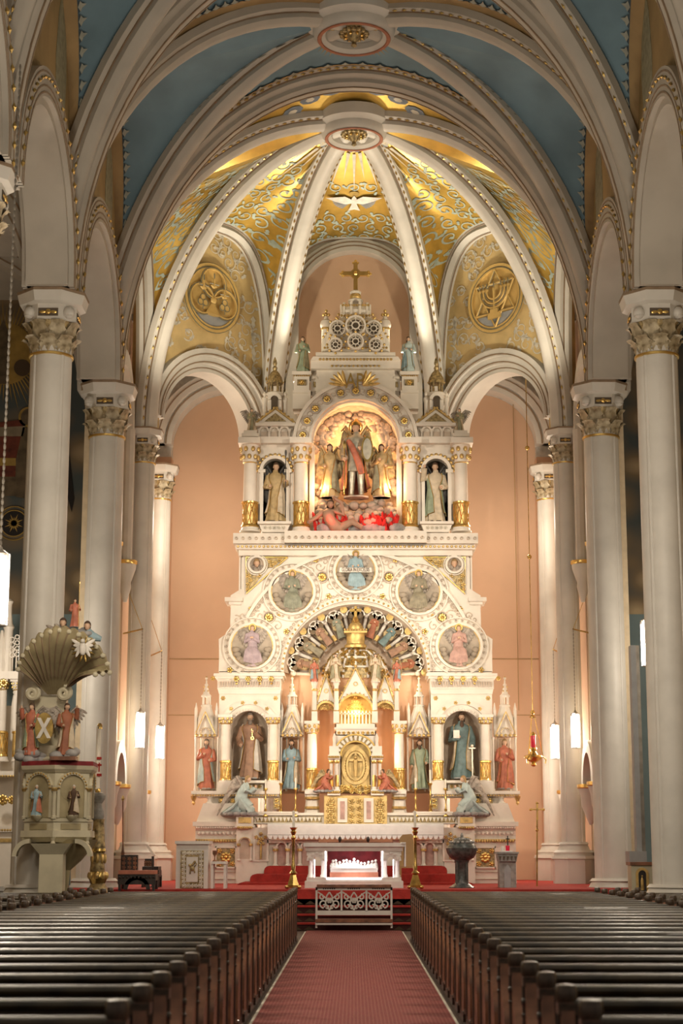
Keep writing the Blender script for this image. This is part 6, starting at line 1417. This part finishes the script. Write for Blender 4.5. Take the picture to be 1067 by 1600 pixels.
# baptismal font
AX=721.5; Y=39.6; fo=thing('baptismal_font','dark green marbled baptismal font with domed cover','font')
Px(Y).lathe(0,[(20,1392),(20,1386),(17,1384),(11,1380),(9.5,1376),(9.5,1350),(12,1346)],12).b('pedestal','font',fo); Px(Y).lathe(0,[(10,1349),(12,1344),(19,1340),(23,1333),(24.5,1328),(25,1325),(23,1324)],24).b('basin','font',fo); Px(Y).lathe(0,[(24,1325),(21,1320),(15,1313),(8,1309),(2,1307)],16).b('cover','font',fo)
for i in range(4): a=PI/4+i*PI/2; x,z=A(AX,1380,Y); k=PM(1360,Y); MB().tube([(x+10.5*k*cos(a),Y+10.5*k*sin(a),A(AX,1381,Y)[1]),(x+10.5*k*cos(a),Y+10.5*k*sin(a),A(AX,1347,Y)[1])],2.4*k,8).build('colonnette','font',fo)
q=Px(Y)
for i in range(16): a=2*PI*i/16; x,z=A(AX,1316,Y); k=PM(1316,Y); q.m.sph((x+18*k*cos(a),Y+18*k*sin(a),z),2.6*k,2.6*k,2.2*k,6,4); q.m.sph((x+11*k*cos(a),Y+11*k*sin(a),z+4.4*k),2*k,2*k,2*k,6,4)
q.lathe(0,[(1.5,1308),(2.4,1305),(.5,1301)],8).b('cover_foliage','greystone',fo)
# grey stone pillar with reliquary cross
AX=793; Y=39.8; pi=thing('stone_pedestal','grey gothic stone pedestal with pointed frieze near the processional cross','pedestal')
Px(Y).box(-13,13,1345,1394,Y+.5,Y).b('shaft','greystone',pi); Px(Y).box(-17,17,1331,1334,Y+.6,Y-.1).poly([(-16,1334),(16,1334),(13.5,1346),(-13.5,1346)],Y-.06,Y+.55).b('cap','greystone',pi); Px(Y).poly([(-5,1390),(-5,1358),(0,1350),(5,1358),(5,1390)],Y-.015,Y).b('pointed_panel','grey',pi)
q=Px(Y)
for i in range(5): q.poly([(-14+6*i,1338),(-14+6*i+4,1338),(-14+6*i+2,1345)],Y-.09,Y-.05)
q.b('pointed_frieze','shade',pi)
ct=thing('cruet_tray','white cloth, red candle cup and small dark cross on the grey pedestal','vessel'); Px(Y+.2).lathe(-2,[(10,1331),(10,1329.5)],14).b('cloth','cloth',ct); Px(Y+.2).lathe(0,[(3,1329.5),(3.2,1322),(3,1321)],10).b('red_cup','redglass',ct); Px(Y+.2).box(-.8,.8,1306,1321,Y+.22,Y+.18).box(-3,3,1310,1311.8,Y+.22,Y+.18).b('cross','dark',ct); Px(Y+.2).lathe(-8,[(2,1329.5),(2.2,1324),(1,1322)],8).b('cruet','plaster',ct)
# processional cross
AX=839; Y=41.5; pr=thing('processional_cross','slim brass processional cross standing by the peach wall','cross'); Px(Y).tube([(0,1386),(0,1268)],1.2,Y).sph(0,1297,2.6).sph(0,1291,1.7).b('staff','brass',pr); Px(Y).lathe(0,[(4,1389),(4,1387),(1.4,1384)],10).b('foot','brass',pr)
q=Px(Y).box(-1.3,1.3,1256,1281,Y+.03,Y-.03).box(-10,10,1263.5,1266,Y+.03,Y-.03)
for o,y in ((0,1255),(-10,1265),(10,1265)): q.sph(o,y,2.2)
q.b('cross','gold',pr); Px(Y).tube([(0,1263),(0,1277)],[1.3,.7],Y-.05).tube([(-7,1264),(0,1265.5),(7,1264)],.6,Y-.05).b('corpus','gilt',pr)
# sanctuary lamp on a long chain
AX=832; Y=46.0; sl=thing('sanctuary_lamp','brass hanging sanctuary lamp with red glass on a long chain','lamp'); x=A(832,1115,Y)[0]; zt=15.3
MB().tube([(x,Y,A(832,1112,Y)[1]),(x,Y,zt)],.012,6).build('chain','brass',sl); q=MB()
for yy in (700,870,1113): q.sph((x,Y,A(832,yy,Y)[1]),.065)
q.build('chain_ball','brass',sl); k=PM(1180,Y); zc=A(832,1186,Y)[1]; zt2=A(832,1122,Y)[1]
MB().lathe([(.03,-.2),(.08,-.16),(.05,-.1),(.2,-.02),(.26,.05),(.24,.09),(.12,.12),(.07,.2),(.1,.26),(.09,.3)],16,(x,Y,zc)).build('bowl','brass',sl); MB().lathe([(.05,0),(.1,.02),(.03,.08)],10,(x,Y,zt2)).build('chain_cap','brass',sl); q=MB()
for i in range(3): a=PI/2+2*PI*i/3+.4; q.tube([(x+.26*cos(a),Y+.26*sin(a),zc+.06),(x+.06*cos(a),Y+.06*sin(a),zt2)],.012,5); q.tube([(x+.26*cos(a),Y+.26*sin(a),zc+.05),(x+.33*cos(a),Y+.33*sin(a),zc-.02),(x+.31*cos(a),Y+.31*sin(a),zc-.12)],.02,5)
q.build('hanging_arm','brass',sl); MB().lathe([(.055,.3),(.065,.34),(.065,.62),(.05,.64)],12,(x,Y,zc)).build('red_glass','redglass',sl); MB().lathe([(.07,.62),(.075,.64),(.03,.72)],10,(x,Y,zc)).build('glass_cap','brass',sl)
x=A(803,700,49.9)[0]; cd_=MB().tube([(x,49.9,A(803,1110,49.9)[1]),(x,49.9,15.8)],.012,5).build('hanging_cord','border'); tag(cd_,'thin brown cord hanging down the peach wall beside the lamp chain','cord')
# pendant lanterns of glass tubes
def lantern(px,y0,y1,Y,ytop,lab,bracket=None,wall=None,power=60,grp='tube lanterns'):
    x,z0=A(px,y1,Y); z1=A(px,y0,Y)[1]; k=PM(y0,Y); H=z1-z0; t=thing('pendant_lantern',lab,'lantern',(x,Y,z0),group=grp); r=H*.14
    for i in range(6): a=2*PI*i/6; MB().lathe([(r*.36,0),(r*.36,H*(.92 if i%2 else 1))],10,(r*.62*cos(a),r*.62*sin(a),0 if i%2 else H*.0)).build('glass_tube','tube',t)
    MB().lathe([(r*.9,H*.97),(r*.95,H),(r*.3,H*1.06),(r*.12,H*1.12)],12).lathe([(r*.9,-.02),(r*.9,0),(r*.3,.0)],12).build('metal_frame','metal',t); zt=A(px,ytop,Y)[1]-z0
    for i in range(6): a=2*PI*(i+.5)/6; MB().tube([(r*.98*cos(a),r*.98*sin(a),0),(r*.98*cos(a),r*.98*sin(a),H)],r*.10,6).build('frame_rod','metal',t)
    m=MB(); n=int((zt-H*1.1)/.09)
    for i in range(n): m.sph((0,0,H*1.1+(zt-H*1.1)*(i+.5)/n),.018,.018,.05,5,4)
    m.build('chain','metal',t)
    if bracket is not None: MB().tube([(0,0,zt),(bracket,wall or 0,zt)],.022,6).tube([(0,0,zt),(bracket*.9,wall or 0,zt+1.2)],.008,4).build('bracket','brass',t)
    l=lamp('lantern_light','POINT',(0,-r*1.9,H*.5),power,(1,.87,.70),.15); l.parent=t; return t
lantern(218,1113,1168,43.5,983,'lit tube lantern nearest the chancel column, pulpit side',-.6,.9,130); lantern(249,1134,1185,46.9,1017,'lit tube lantern before the peach wall, pulpit side',-.6,1.6,110)
lantern(900,1115,1168,43.5,983,'lit tube lantern nearest the chancel column, font side',.6,.9,130); lantern(868,1132,1185,46.9,1015,'lit tube lantern before the peach wall, font side',.6,1.6,110)
lantern(-4,866,976,21.5,100,'large lit lantern cut off by the photo edge on the pulpit side',None,None,300); lantern(1012,970,1040,34.6,600,'lit lantern half hidden behind the near column, font side',None,None,120)
AX=AXo
# ================================================================ PULPIT, CHAIRS, SIDE ALTARS
AX=88.0; YP=32.6
pu=thing('pulpit','cream six-sided pulpit with niche figures and scallop shell canopy','pulpit')
x,_=A(AX,1250,YP); k=PM(1250,YP); R=59*k; zz=lambda y: A(AX,y,YP)[1]
def oc(r,rot=0): return [(x+r*cos(rot+PI/3*i),YP+.3+r*sin(rot+PI/3*i)) for i in range(6)]
ROT=-PI/2+.04
MB().zprism(oc(R*.96,ROT),zz(1298),zz(1208)).build('body','pulpit',pu); MB().zprism(oc(R*1.06,ROT),zz(1308),zz(1298),.99).zprism(oc(R*.86,ROT),zz(1316),zz(1308),1.2).zprism(oc(R*1.0,ROT),zz(1284),zz(1280)).build('lower_cornice','pulpit',pu)
MB().zprism(oc(R*1.0,ROT),zz(1208),zz(1203),1.08).zprism(oc(R*1.08,ROT),zz(1203),zz(1197),1.02).build('upper_cornice','pulpit',pu); MB().zprism(oc(R*1.1,ROT),zz(1197),zz(1190),.98).build('velvet_rail','velvet',pu)
MB().box(x-.05,x+.42,YP-.55,YP-.2,zz(1190),zz(1184)).build('book_desk','wood',pu)
for i in (-2,-1,0,1):
    a0=ROT+PI/3*i; a1=a0+PI/3; p0=Vector((x+R*.96*cos(a0),YP+.3+R*.96*sin(a0),0)); p1=Vector((x+R*.96*cos(a1),YP+.3+R*.96*sin(a1),0)); d=(p1-p0); W=d.length; d.normalize(); n=Vector((d.y,-d.x,0)); mid=(p0+p1)/2
    def fm(mb): mb.v=[tuple(mid+d*p[0]+n*(-p[1])+Vector((0,0,p[2]))) for p in mb.v]; return mb
    r=W*.36; zs=zz(1232); 
    a=fm(MB().ring(0,zs,r,r*1.22,-.06,.0,n=18).box(-r*1.22,-r,-.04,0,zz(1278),zs).box(r,r*1.22,-.04,0,zz(1278),zs)).build('niche_arch','pulpit',pu); fm(MB().box(-r,r,-.012,0,zz(1278),zs).disc(0,zs,r,-.012,0)).build('niche_recess','shell',a)
    m=MB()
    for q in range(15): t=PI*q/14; m.sph((r*1.12*cos(t),-.06,zs+r*1.12*sin(t)),.022,.02,.022,6,4)
    fm(m).build('gilt_beads','gilt',a); fm(MB().box(-r*.8,r*.8,-.02,0,zz(1296),zz(1287))).build('lower_panel','shell',a)
    MB().lathe([(.055,zz(1280)),(.055,zz(1276)),(.04,zz(1275)),(.038,zz(1240)),(.06,zz(1234)),(.075,zz(1228))],10,(p0.x,p0.y,0)).build('corner_colonnette','pulpit',pu); MB().lathe([(.06,zz(1237)),(.075,zz(1233)),(.06,zz(1231))],10,(p0.x,p0.y,0)).build('gilt_capital','gilt',pu)
    MB().lathe([(.01,zz(1322)),(.05,zz(1318)),(.03,zz(1314)),(.06,zz(1308))],8,(p0.x,p0.y,0)).build('pendant','pulpit',pu)
    if i in (-1,0): 
        statue(('red caped bishop' if i==-1 else 'gold and black robed bishop')+' figurine in the pulpit niche',mid.x+n.x*.1,mid.y+n.y*.1,zz(1275),47*k,math.atan2(n.x,-n.y) if False else 0,robe='r_blue' if i==-1 else 'hair',cloak='r_red' if i==-1 else 'r_cream',pose='staff',hair='r_white',mir=1,seed=200+i,group='pulpit figurines',base='pulpit')
        MB().lathe([(.01,zz(1284)),(.07,zz(1280)),(.10,zz(1277)),(.11,zz(1275))],10,(mid.x+n.x*.06,mid.y+n.y*.06,0)).build('figure_bracket','pulpit',pu)
MB().lathe([(.06,zz(1400)),(.10,zz(1360)),(.30,zz(1345)),(.5,zz(1325)),(.60,zz(1312))],16,(x+.15,YP+.35,0)).build('under_cone','shell',pu); MB().box(x-.22,x+.22,YP-.35,YP+.0,0,zz(1335)).zprism([(x+a_*.22,YP-.17+b_*.18) for a_,b_ in ((-1,-1),(1,-1),(1,1),(-1,1))],zz(1335),zz(1318),1.7).build('support_pier','pulpit',pu)
for s in (-1,1): MB().ring(x+s*.42,zz(1338),.24,.32,YP-.3,YP-.1,0 if s>0 else PI/2,PI/2 if s>0 else PI,10).build('bracket_arch','pulpit',pu)
# back panel with emblem, scrolls, shell canopy
px,pz=A(75,1140,YP+.1); MB().box(px-.30,px+.30,YP+.25,YP+.5,zz(1192),zz(1085)).build('back_panel','pulpit',pu); MB().lathe([(.20,zz(1192)),(.24,zz(1186)),(.18,zz(1182)),(.28,zz(1172)),(.3,zz(1165))],14,(px,YP+.2,0)).build('console','pulpit',pu)
em=MB().prism([(px+.17*cos(2*PI*i/24),pz+.29*sin(2*PI*i/24)) for i in range(24)],YP-.33,YP-.25).build('oval_emblem','brass',pu); q=MB()
for s in (-1,1): q.prism([(px-s*.10-.035,pz-.19),(px-s*.10+.035,pz-.19),(px+s*.10+.035,pz+.19),(px+s*.10-.035,pz+.19)],YP-.36-.005*s,YP-.33)
q.build('emblem_cross','r_white',em)
for s in (-1,1): MB().tube([(px+s*.30+s*a_,YP-.02,zz(1083)+b_) for a_,b_ in spiral(0,0,.14,PI/2,-s*3.2*PI,24)],.05,8).build('scroll_volute','pulpit',pu)
rim=[(36,1050),(39,1040),(46,1030),(55,1020),(66,1010),(79,1002),(93,997),(107,995),(121,997),(135,1001),(148,1008),(159,1018),(168,1030),(174,1042),(177,1055),(168,1058),(158,1060)]
V=[];F=[];J=9; nR=[]; K=4
for i in range(len(rim)-1):
    for q_ in range(K): t=q_/K; nR.append((rim[i][0]+(rim[i+1][0]-rim[i][0])*t,rim[i][1]+(rim[i+1][1]-rim[i][1])*t,q_/K))
nR.append((*rim[-1],0))
for layer in (0,1):
    for a_,b_,ph in nR:
        u=(a_-36)/141; o0=(72+24*u,1084)
        for j in range(J+1):
            t=j/J; dep=YP+.15-1.15*sin(t*PI/2)*sin(PI*min(1,max(0,u*.8+.1)))**.5; fl=.05*t*abs(sin(PI*ph)); qx=o0[0]+(a_-o0[0])*t; qy=o0[1]+(b_-o0[1])*t-9*sin(PI*t)*(.4+.6*u)
            xx,z_=A(qx,qy,YP); V.append((xx,dep-fl+(-.0 if layer==0 else .08),z_+fl*1.2+(.0 if layer==0 else .05)))
n=len(nR)
for L in (0,1):
    for i in range(n-1):
        for j in range(J):
            b=L*n*(J+1); f_=(b+i*(J+1)+j,b+i*(J+1)+j+1,b+(i+1)*(J+1)+j+1,b+(i+1)*(J+1)+j); F.append(f_ if L else f_[::-1])
for i in range(n-1): F.append((i*(J+1)+J,(i+1)*(J+1)+J,n*(J+1)+(i+1)*(J+1)+J,n*(J+1)+i*(J+1)+J))
sh=MB().add(V,F).build('shell_canopy','shell',pu,50); m=MB(); m2=MB()
for i in range(0,n,K): m.sph(V[i*(J+1)+J],.055,.05,.05,8,5); m2.tube([Vector(V[i*(J+1)+j])+Vector((0,-.02,0)) for j in range(2,J+1)],.012,5)
m.build('rim_knobs','pulpit',sh); m2.build('shell_grooves','stripe',sh)
# figures of the pulpit
for s in (-1,1):
    statue('winged angel figure in terracotta robe holding up the shell canopy, '+('green sash' if s<0 else 'book side'),*PS(75+s*27,1180,1099,YP-.05),robe='r_red' if s<0 else 'rust',cloak='r_green' if s<0 else 'r_cream',wing='feather',wspread=1,pose='raise',hair='hair',mir=s,rz=s*.35,name='angel_statue',seed=220+s,group='pulpit angels',base=None,hem='gold')
    q=MB(); rr=random.Random(s+3); cx_,cz_=A(75+s*26,1178,YP+.05)
    for i in range(9): q.sph((cx_+rr.uniform(-.2,.2),YP-.02+rr.uniform(-.1,.1),cz_+rr.uniform(-.12,.08)),.13,.12,.09,8,5)
    q.build('angel_cloud','cloud_grey',pu,80)
t,go=statue('small red robed figure with spear standing on top of the shell canopy',*PS(116,980,935,YP-.4),robe='r_red',pose='staff',hair='hair',seed=230); spear(t,go,.17,.0,1.5,'brass')
tc=thing('canopy_group','grey blue rocks with crouching children and dragon on the shell canopy','statue'); q=MB(); rr=random.Random(6)
for i in range(26): cx_,cz_=A(rr.uniform(90,146),rr.uniform(984,999),YP-.4); q.sph((cx_,YP-.4+rr.uniform(-.15,.15),cz_),rr.uniform(.07,.13),.12,rr.uniform(.05,.09),8,5)
q.build('rocks','cloud_grey',tc,60)
for cx0,cy0,rb in ((99,980,'r_red'),(137,985,'r_blue')):
    cx_,cz_=A(cx0,cy0,YP-.5); m=MB(); head(m,(cx_,YP-.55,cz_+.08),.07); m.build('child_head','skin',tc,60); MB().tube([(cx_,YP-.5,cz_),(cx_+.08,YP-.5,cz_-.12),(cx_+.25,YP-.45,cz_-.16)],[.06,.1,.05],9).build('child_robe',rb,tc,60); m=MB(); haircap(m,(cx_,YP-.545,cz_+.085),.073,0); m.build('child_hair','hair',tc)
cx_,cz_=A(80,985,YP-.5); MB().blade((cx_+.25,YP-.5,cz_-.1),(cx_-.1,YP-.5,cz_+.1),.05,.02,(0,-1,0)).blade((cx_+.3,YP-.5,cz_-.05),(cx_+.05,YP-.5,cz_+.12),.05,.02,(0,-1,0)).build('child_wing','feather',tc)
dv=thing('dove_ornament','small silver dove ornament with spread wings hanging under the shell rim','dove'); cx_,cz_=A(130,1014,YP-1.0); m=MB().sph((cx_,YP-1.05,cz_),.07,.06,.13,10,6).sph((cx_,YP-1.08,cz_+.14),.045)
for s in (-1,1):
    for i in range(4): m.blade((cx_+s*.03,YP-1.05,cz_+.06),(cx_+s*(.22-.03*i),YP-1.0,cz_+.18-.11*i),.03,.012,(0,-1,0))
m.build('dove','r_white',dv,60); m=MB()
for i in range(14): a=2*PI*i/14; m.blade((cx_+.06*cos(a),YP-.98,cz_+.06*sin(a)),(cx_+.24*cos(a),YP-.98,cz_+.24*sin(a)),.018,.006,(0,-1,0))
m.build('gilt_rays','brass',dv)
# paschal candle on a carved stand
AX=153; Y=34.2; ps=thing('paschal_candle','tall white paschal candle with red marks on a carved gilded stand','candle')
Px(Y).lathe(0,[(15,1400),(15,1388),(13,1384),(11,1380)],12).lathe(0,[(11.5,1362),(12,1360),(11,1352),(10.5,1332),(12,1328),(11,1320),(9.5,1300),(8.5,1284),(9.5,1280)],16).b('stand','antique',ps); Px(Y).lathe(0,[(11,1381),(14,1374),(14.5,1368),(12,1362)],16).lathe(0,[(11,1332),(12.6,1330),(12,1326)],16).lathe(0,[(9,1312),(10,1308),(9.4,1304)],16).b('gilded_band','brass',ps)
Px(Y).lathe(0,[(8.5,1281),(10.5,1276),(10,1268),(7,1262),(6.5,1255),(11,1249),(12,1243),(10,1240),(4,1238)],14).b('carved_top','greystone',ps)
for i in range(8): a=2*PI*i/8; x_,z_=A(AX,1368,Y); k=PM(1368,Y); MB().sph((x_+13*k*cos(a),Y+13*k*sin(a),z_),4*k,4*k,6*k,8,5).sph((x_+10*k*cos(a),Y+10*k*sin(a),z_+26*k),3*k,3*k,8*k,8,5).build('carved_lobe','gilt',ps)
Px(Y).lathe(0,[(4,1240),(4.3,1233),(3.8,1232)],10).b('socket','brass',ps); Px(Y).lathe(1.5,[(4,1233),(3.6,1135)],14).b('candle_shaft','candle',ps); Px(Y).lathe(3,[(4,1139),(4,1133),(2,1130)],12).b('candle_cap','brass',ps); q=Px(Y)
q.box(-1,6,1183,1187,Y+.0,Y-.075).box(-1,6,1209,1213,Y,Y-.075).box(2,3.4,1192,1206,Y,Y-.075).box(-.5,6,1194,1197,Y,Y-.075).b('red_marks','redcarpet',ps)
# bishop's chair and carved armchair
def chair(px0,px1,Y,yb,ys,label,red):
    global AX
    AX=(px0+px1)/2; w=(px1-px0)/2; c=thing('carved_chair',label,'chair'); yf=1392
    Px(Y).box(-w,w,ys,ys+10,Y+.6,Y).b('seat_frame','blackwood',c); Px(Y).box(-w*.96,w*.96,ys-6,ys,Y+.58,Y-.03).b('cushion','pinkcloth' if red else 'blackwood',c); Px(Y).box(-w,-w*.1,yb,ys,Y+.64,Y+.52).b('carved_back','blackwood',c)
    q=Px(Y)
    for i in range(12): q.rose(-w*.85+ (i%3)*w*.3,yb+6+(i//3)*((ys-yb)/4.4),3.5,Y+.5,5)
    q.b('back_carving','wood',c)
    for s in (-1,1): Px(Y).box(s*w*.9-2,s*w*.9+2,ys+8,yf,Y+.06,Y-.02).b('leg','blackwood',c); Px(Y).box(s*w*.9-2,s*w*.9+2,ys+8,yf,Y+.6,Y+.5).b('leg','blackwood',c)
    Px(Y).ring(0,ys+24,w*.5,w*.7,Y,Y+.05,n=14).box(-w,w,ys+10,ys+16,Y+.05,Y).b('carved_apron','blackwood',c); q=Px(Y)
    for i in range(10): q.sph(-w*.9+w*1.8*i/9,ys+5,2,Y)
    q.b('bosses','blackwood',c)
chair(184,243,37.9,1336,1366,'dark carved wooden bench chair with salmon cushion behind the paschal candle',1); chair(222,248,40.2,1342,1360,'black carved armchair holding an open book in front of the peach wall',0)
AX=236; Y=40.0; bk=thing('book_stand','open missal on a thin dark stand by the peach wall','book'); Px(Y).poly([(-8,1322),(-5,1320),(6,1336),(3,1338)],Y,Y+.2).b('open_book','paper',bk); Px(Y).tube([(2,1338),(2,1365)],2,Y+.1).lathe(2,[(8,1392),(7,1388),(2,1384),(2,1362)],8,Yc=Y+.1).b('stand','blackwood',bk)
AX=192; Y=38.6; sf=thing('mace_stand','slender dark staff with gilt knob standing beside the carved chair','staff'); Px(Y).tube([(0,1390),(0,1250)],1,Y).lathe(0,[(1,1340),(3,1334),(2,1328),(1,1318)],8).b('shaft','wood',sf); Px(Y).lathe(0,[(1,1252),(2.6,1248),(1,1243)],8).b('knob','gilt',sf)
# grey column loudspeaker and the little gilt shrine below, font side
AX=995; Y=38.2; sp=thing('column_loudspeaker','tall narrow grey column loudspeaker standing against the aisle opening','speaker'); Px(Y).box(-10,-2,1008,1330,Y+.3,Y).b('cabinet','grey',sp); Px(Y).box(-2,4,1008,1330,Y+.25,Y+.05).b('side_rail','metal',sp); Px(Y).box(-13,14,1330,1347,Y+.45,Y-.1).b('foot_box','grey',sp)
AX=1003; Y=37.0; sb=thing('shrine_cabinet','small cream and gilt arched cabinet beside the near column base, font side','cabinet'); Px(Y).box(-17,20,1352,1396,Y+.5,Y).b('body','pulpit',sb); Px(Y).box(-19,22,1347,1352,Y+.55,Y-.05).b('top','wood',sb); Px(Y).ring(0,1366,6,10,Y-.04,Y).box(-10,-6,1366,1392,Y,Y-.04).box(6,10,1366,1392,Y,Y-.04).b('arch','gilt',sb); Px(Y).box(-6,6,1366,1392,Y,Y-.01).disc(0,1366,6,Y-.01,Y).b('recess','dark',sb); Px(Y).lathe(0,[(3,1391),(2.4,1376),(1.2,1371)],8,.6,Y-.02).sph(0,1369,1.8,Y-.02).b('figure','gilt',sb)
# side altar glimpsed at the photo edge, pulpit side
AX=0; Y=41.5; sa=thing('side_altar','white and gold pinnacled side altar glimpsed beside the near column','altar')
Px(Y).box(-30,30,1300,1400,Y+.6,Y).box(-30,32,1292,1300,Y+.6,Y-.1).box(-30,34,1205,1212,Y+.6,Y-.1).box(-30,28,1100,1300,Y+.9,Y+.5).b('body','ivory',sa); Px(Y).row(-10,32,1297,10,2,Y-.1).row(-10,33,1213,10,2,Y-.1).box(-10,30,1310,1316,Y,Y-.03).b('gilt_bead_row','gilt',sa)
for o,w in ((3,9),(25,6)): acol(sa,o,1062,1078,1145,1180,1190,w,Y)
Px(Y).box(-20,34,1050,1062,Y+.5,Y-.2).lathe(14,[(9,1050),(8,1040),(7,985),(9,980),(6,975),(4,960),(4,945),(6,940),(2,936)],10).lathe(2,[(12,1050),(12,1040),(9,1020),(5,1000),(2,985)],10).b('pinnacle','ivory',sa); q=Px(Y)
for i in range(4): q.ring(20+0*i,1000+8*i,3,4.5,Y-.1,Y,0,2*PI,12); q.ring(28,996+9*i,2.6,4,Y-.1,Y,0,2*PI,12)
for o in (20,26,32): q.lathe(o,[(1.2,1050),(1.2,1018),(2,1014)],8)
q.b('tracery','ivory',sa); Px(Y).rose(8,1068,7,Y-.2,8).rose(4,1250,9,Y-.0,8).rose(18,1250,7,Y,8).b('gilt_rosettes','gold',sa); Px(Y).lathe(24,[(5,1140),(6,1100),(4,1086)],10).sph(24,1082,4).b('white_figure','ivory',sa)
AX=AXo
# ================================================================ PEWS
def make_pew(x0,x1,name):
    L=x1-x0; p=thing(name,'pew','pew')
    prof=[(-.16,.0),(.30,.0),(.30,.07),(.26,.12),(.25,.40),(.20,.50),(.10,.56),(.03,.62),(-.02,.74),(-.035,.86),(-.13,.86),(-.12,.5),(-.15,.1)]
    em=MB(); n=len(prof)                       # bench end seen from the aisle: y forward is -, seat towards the altar
    V=[(-.035,-a,b) for a,b in prof]+[(.035,-a,b) for a,b in prof]; em.add(V,[tuple(range(n)),tuple(range(2*n-1,n-1,-1))]+[(i,i+n,(i+1)%n+n,(i+1)%n) for i in range(n)])
    e=em.mesh('end_panel'); e.materials.append(M['wood'])
    cm=MB().box(-.05,.05,.03,.15,.80,.855).lathe([(.052,0),(.058,.015),(.058,.07),(.05,.09),(.02,.095)],8,(0,.09,.855)); c=cm.mesh('post_cap',50); c.materials.append(M['capwood'])
    fm_=MB().box(-.045,.045,-.30,.18,.0,.075).sph((0,-.24,.08),.045,.05,.04,8,5).sph((0,.13,.08),.045,.05,.04,8,5); fo_=fm_.mesh('foot'); fo_.materials.append(M['darkwood'])
    sm=MB().tube([(0,.11,.80),(0,.12,.55),(0,.14,.2),(0,.15,.08)],[.052,.05,.05,.05],8).sph((0,.11,.70),.06,.06,.05,8,5).sph((0,.12,.62),.058,.058,.03,8,5); sm_=sm.mesh('post',50); sm_.materials.append(M['darkwood'])
    for xx in (x0+.04,x1-.04):
        o=link('end_panel',e,p,(xx,0,0)); link('post',sm_,o); link('post_cap',c,o); link('foot',fo_,o)
    MB().sweep([(x0+.07,.085,.845),(x1-.07,.085,.845)],[(0,0,1)]*2,[(.05*cos(a)*1.0,.032*sin(a)) for a in [2*PI*i/10 for i in range(10)]]).build('top_rail','railwood',p)
    MB().box(x0+.07,x1-.07,.07,.10,.38,.83).build('backrest','darkwood',p); MB().box(x0+.07,x1-.07,-.32,.07,.40,.44).build('seat','darkwood',p); MB().box(x0+.07,x1-.07,.10,.20,.56,.58).box(x0+.07,x1-.07,.19,.20,.58,.64).build('book_rack','darkwood',p)
    return p
def flip(o):
    return o
ROWY=[8.15+.93*i for i in range(27)]
ords=['first','second','third','fourth','fifth','sixth','seventh','eighth','ninth','tenth','eleventh','twelfth','thirteenth','fourteenth','fifteenth','sixteenth','seventeenth','eighteenth','nineteenth','twentieth','twenty-first','twenty-second','twenty-third','twenty-fourth','twenty-fifth','twenty-sixth','twenty-seventh']
proto={-1:make_pew(-4.55,-1.06,'pew'),1:make_pew(1.06,4.55,'pew')}
sidep={-1:make_pew(-8.6,-4.85,'pew'),1:make_pew(4.85,8.6,'pew')}; shortp={-1:make_pew(-5.3,-4.85,'pew'),1:make_pew(4.85,5.3,'pew')}
used=set()
def place(pr,y,lab,grp):
    o=pr if id(pr) not in used else copy_tree(pr); used.add(id(pr)); o.location=(0,y,.05); o['label']=lab; o['group']=grp
src={}
for s in (-1,1):
    sn='pulpit' if s<0 else 'font'
    for i,y in enumerate(ROWY):
        place(proto[s],y,f'dark wooden pew along the aisle, {sn} side, {ords[26-i]} row from the steps',f'pews beside the aisle, {sn} side')
        if i>=13:
            near=min(abs(y-c) for c in CY)<1.15
            place(shortp[s] if near else sidep[s],y,f'dark wooden side pew past the post caps, {sn} side, {ords[26-i]} row from the steps',f'side pews, {sn} side')
SMALL={'gilt_bead_row','bead_row','dentils','stud_rings','arch_beads','bead_moulding','gilt_crockets','crockets','gilt_foliage','gold_foliage','filigree','cloud_border','cloud_bank','flames','rocks','gilt_spandrels','gilt_rosettes','painted_line','border_points','trefoil_border','scroll_ornament','vine_ornament','painted_rays','painted_rosettes','rosette_hearts','triangle_inlay','lace_scallops','lace_shadow_points','lambrequin','gilt_leaves','gold_rings','gilt_drop','gilt_beads','pierced_slots','rim_knobs','shell_grooves','bosses','back_carving','vine_leaves','cover_foliage','stud_ring','clouds','angel_cloud','cusped_tracery','trefoil_recess','radial_colonnettes','wheel_tracery','tracery_void','dome_ribs','canopy_tracery','gilt_trim','voussoirs','scroll_relief','chain','chain_ball','tracery','riser_motif','painted_border','sun_rays','cloud_base','gilt_rays','carved_lobe','raised_emblem','engraved_line','volute','rosette','sunk_panel','cherub_wings','dove_feathers','gilt_palms','gilt_finial','hanging_arm','mid_rail','course_line','pointed_frieze','red_marks'}
for o in bpy.data.objects:
    if o.parent and o.name.split('.')[0] in SMALL and 'kind' not in o: o['kind']='stuff'
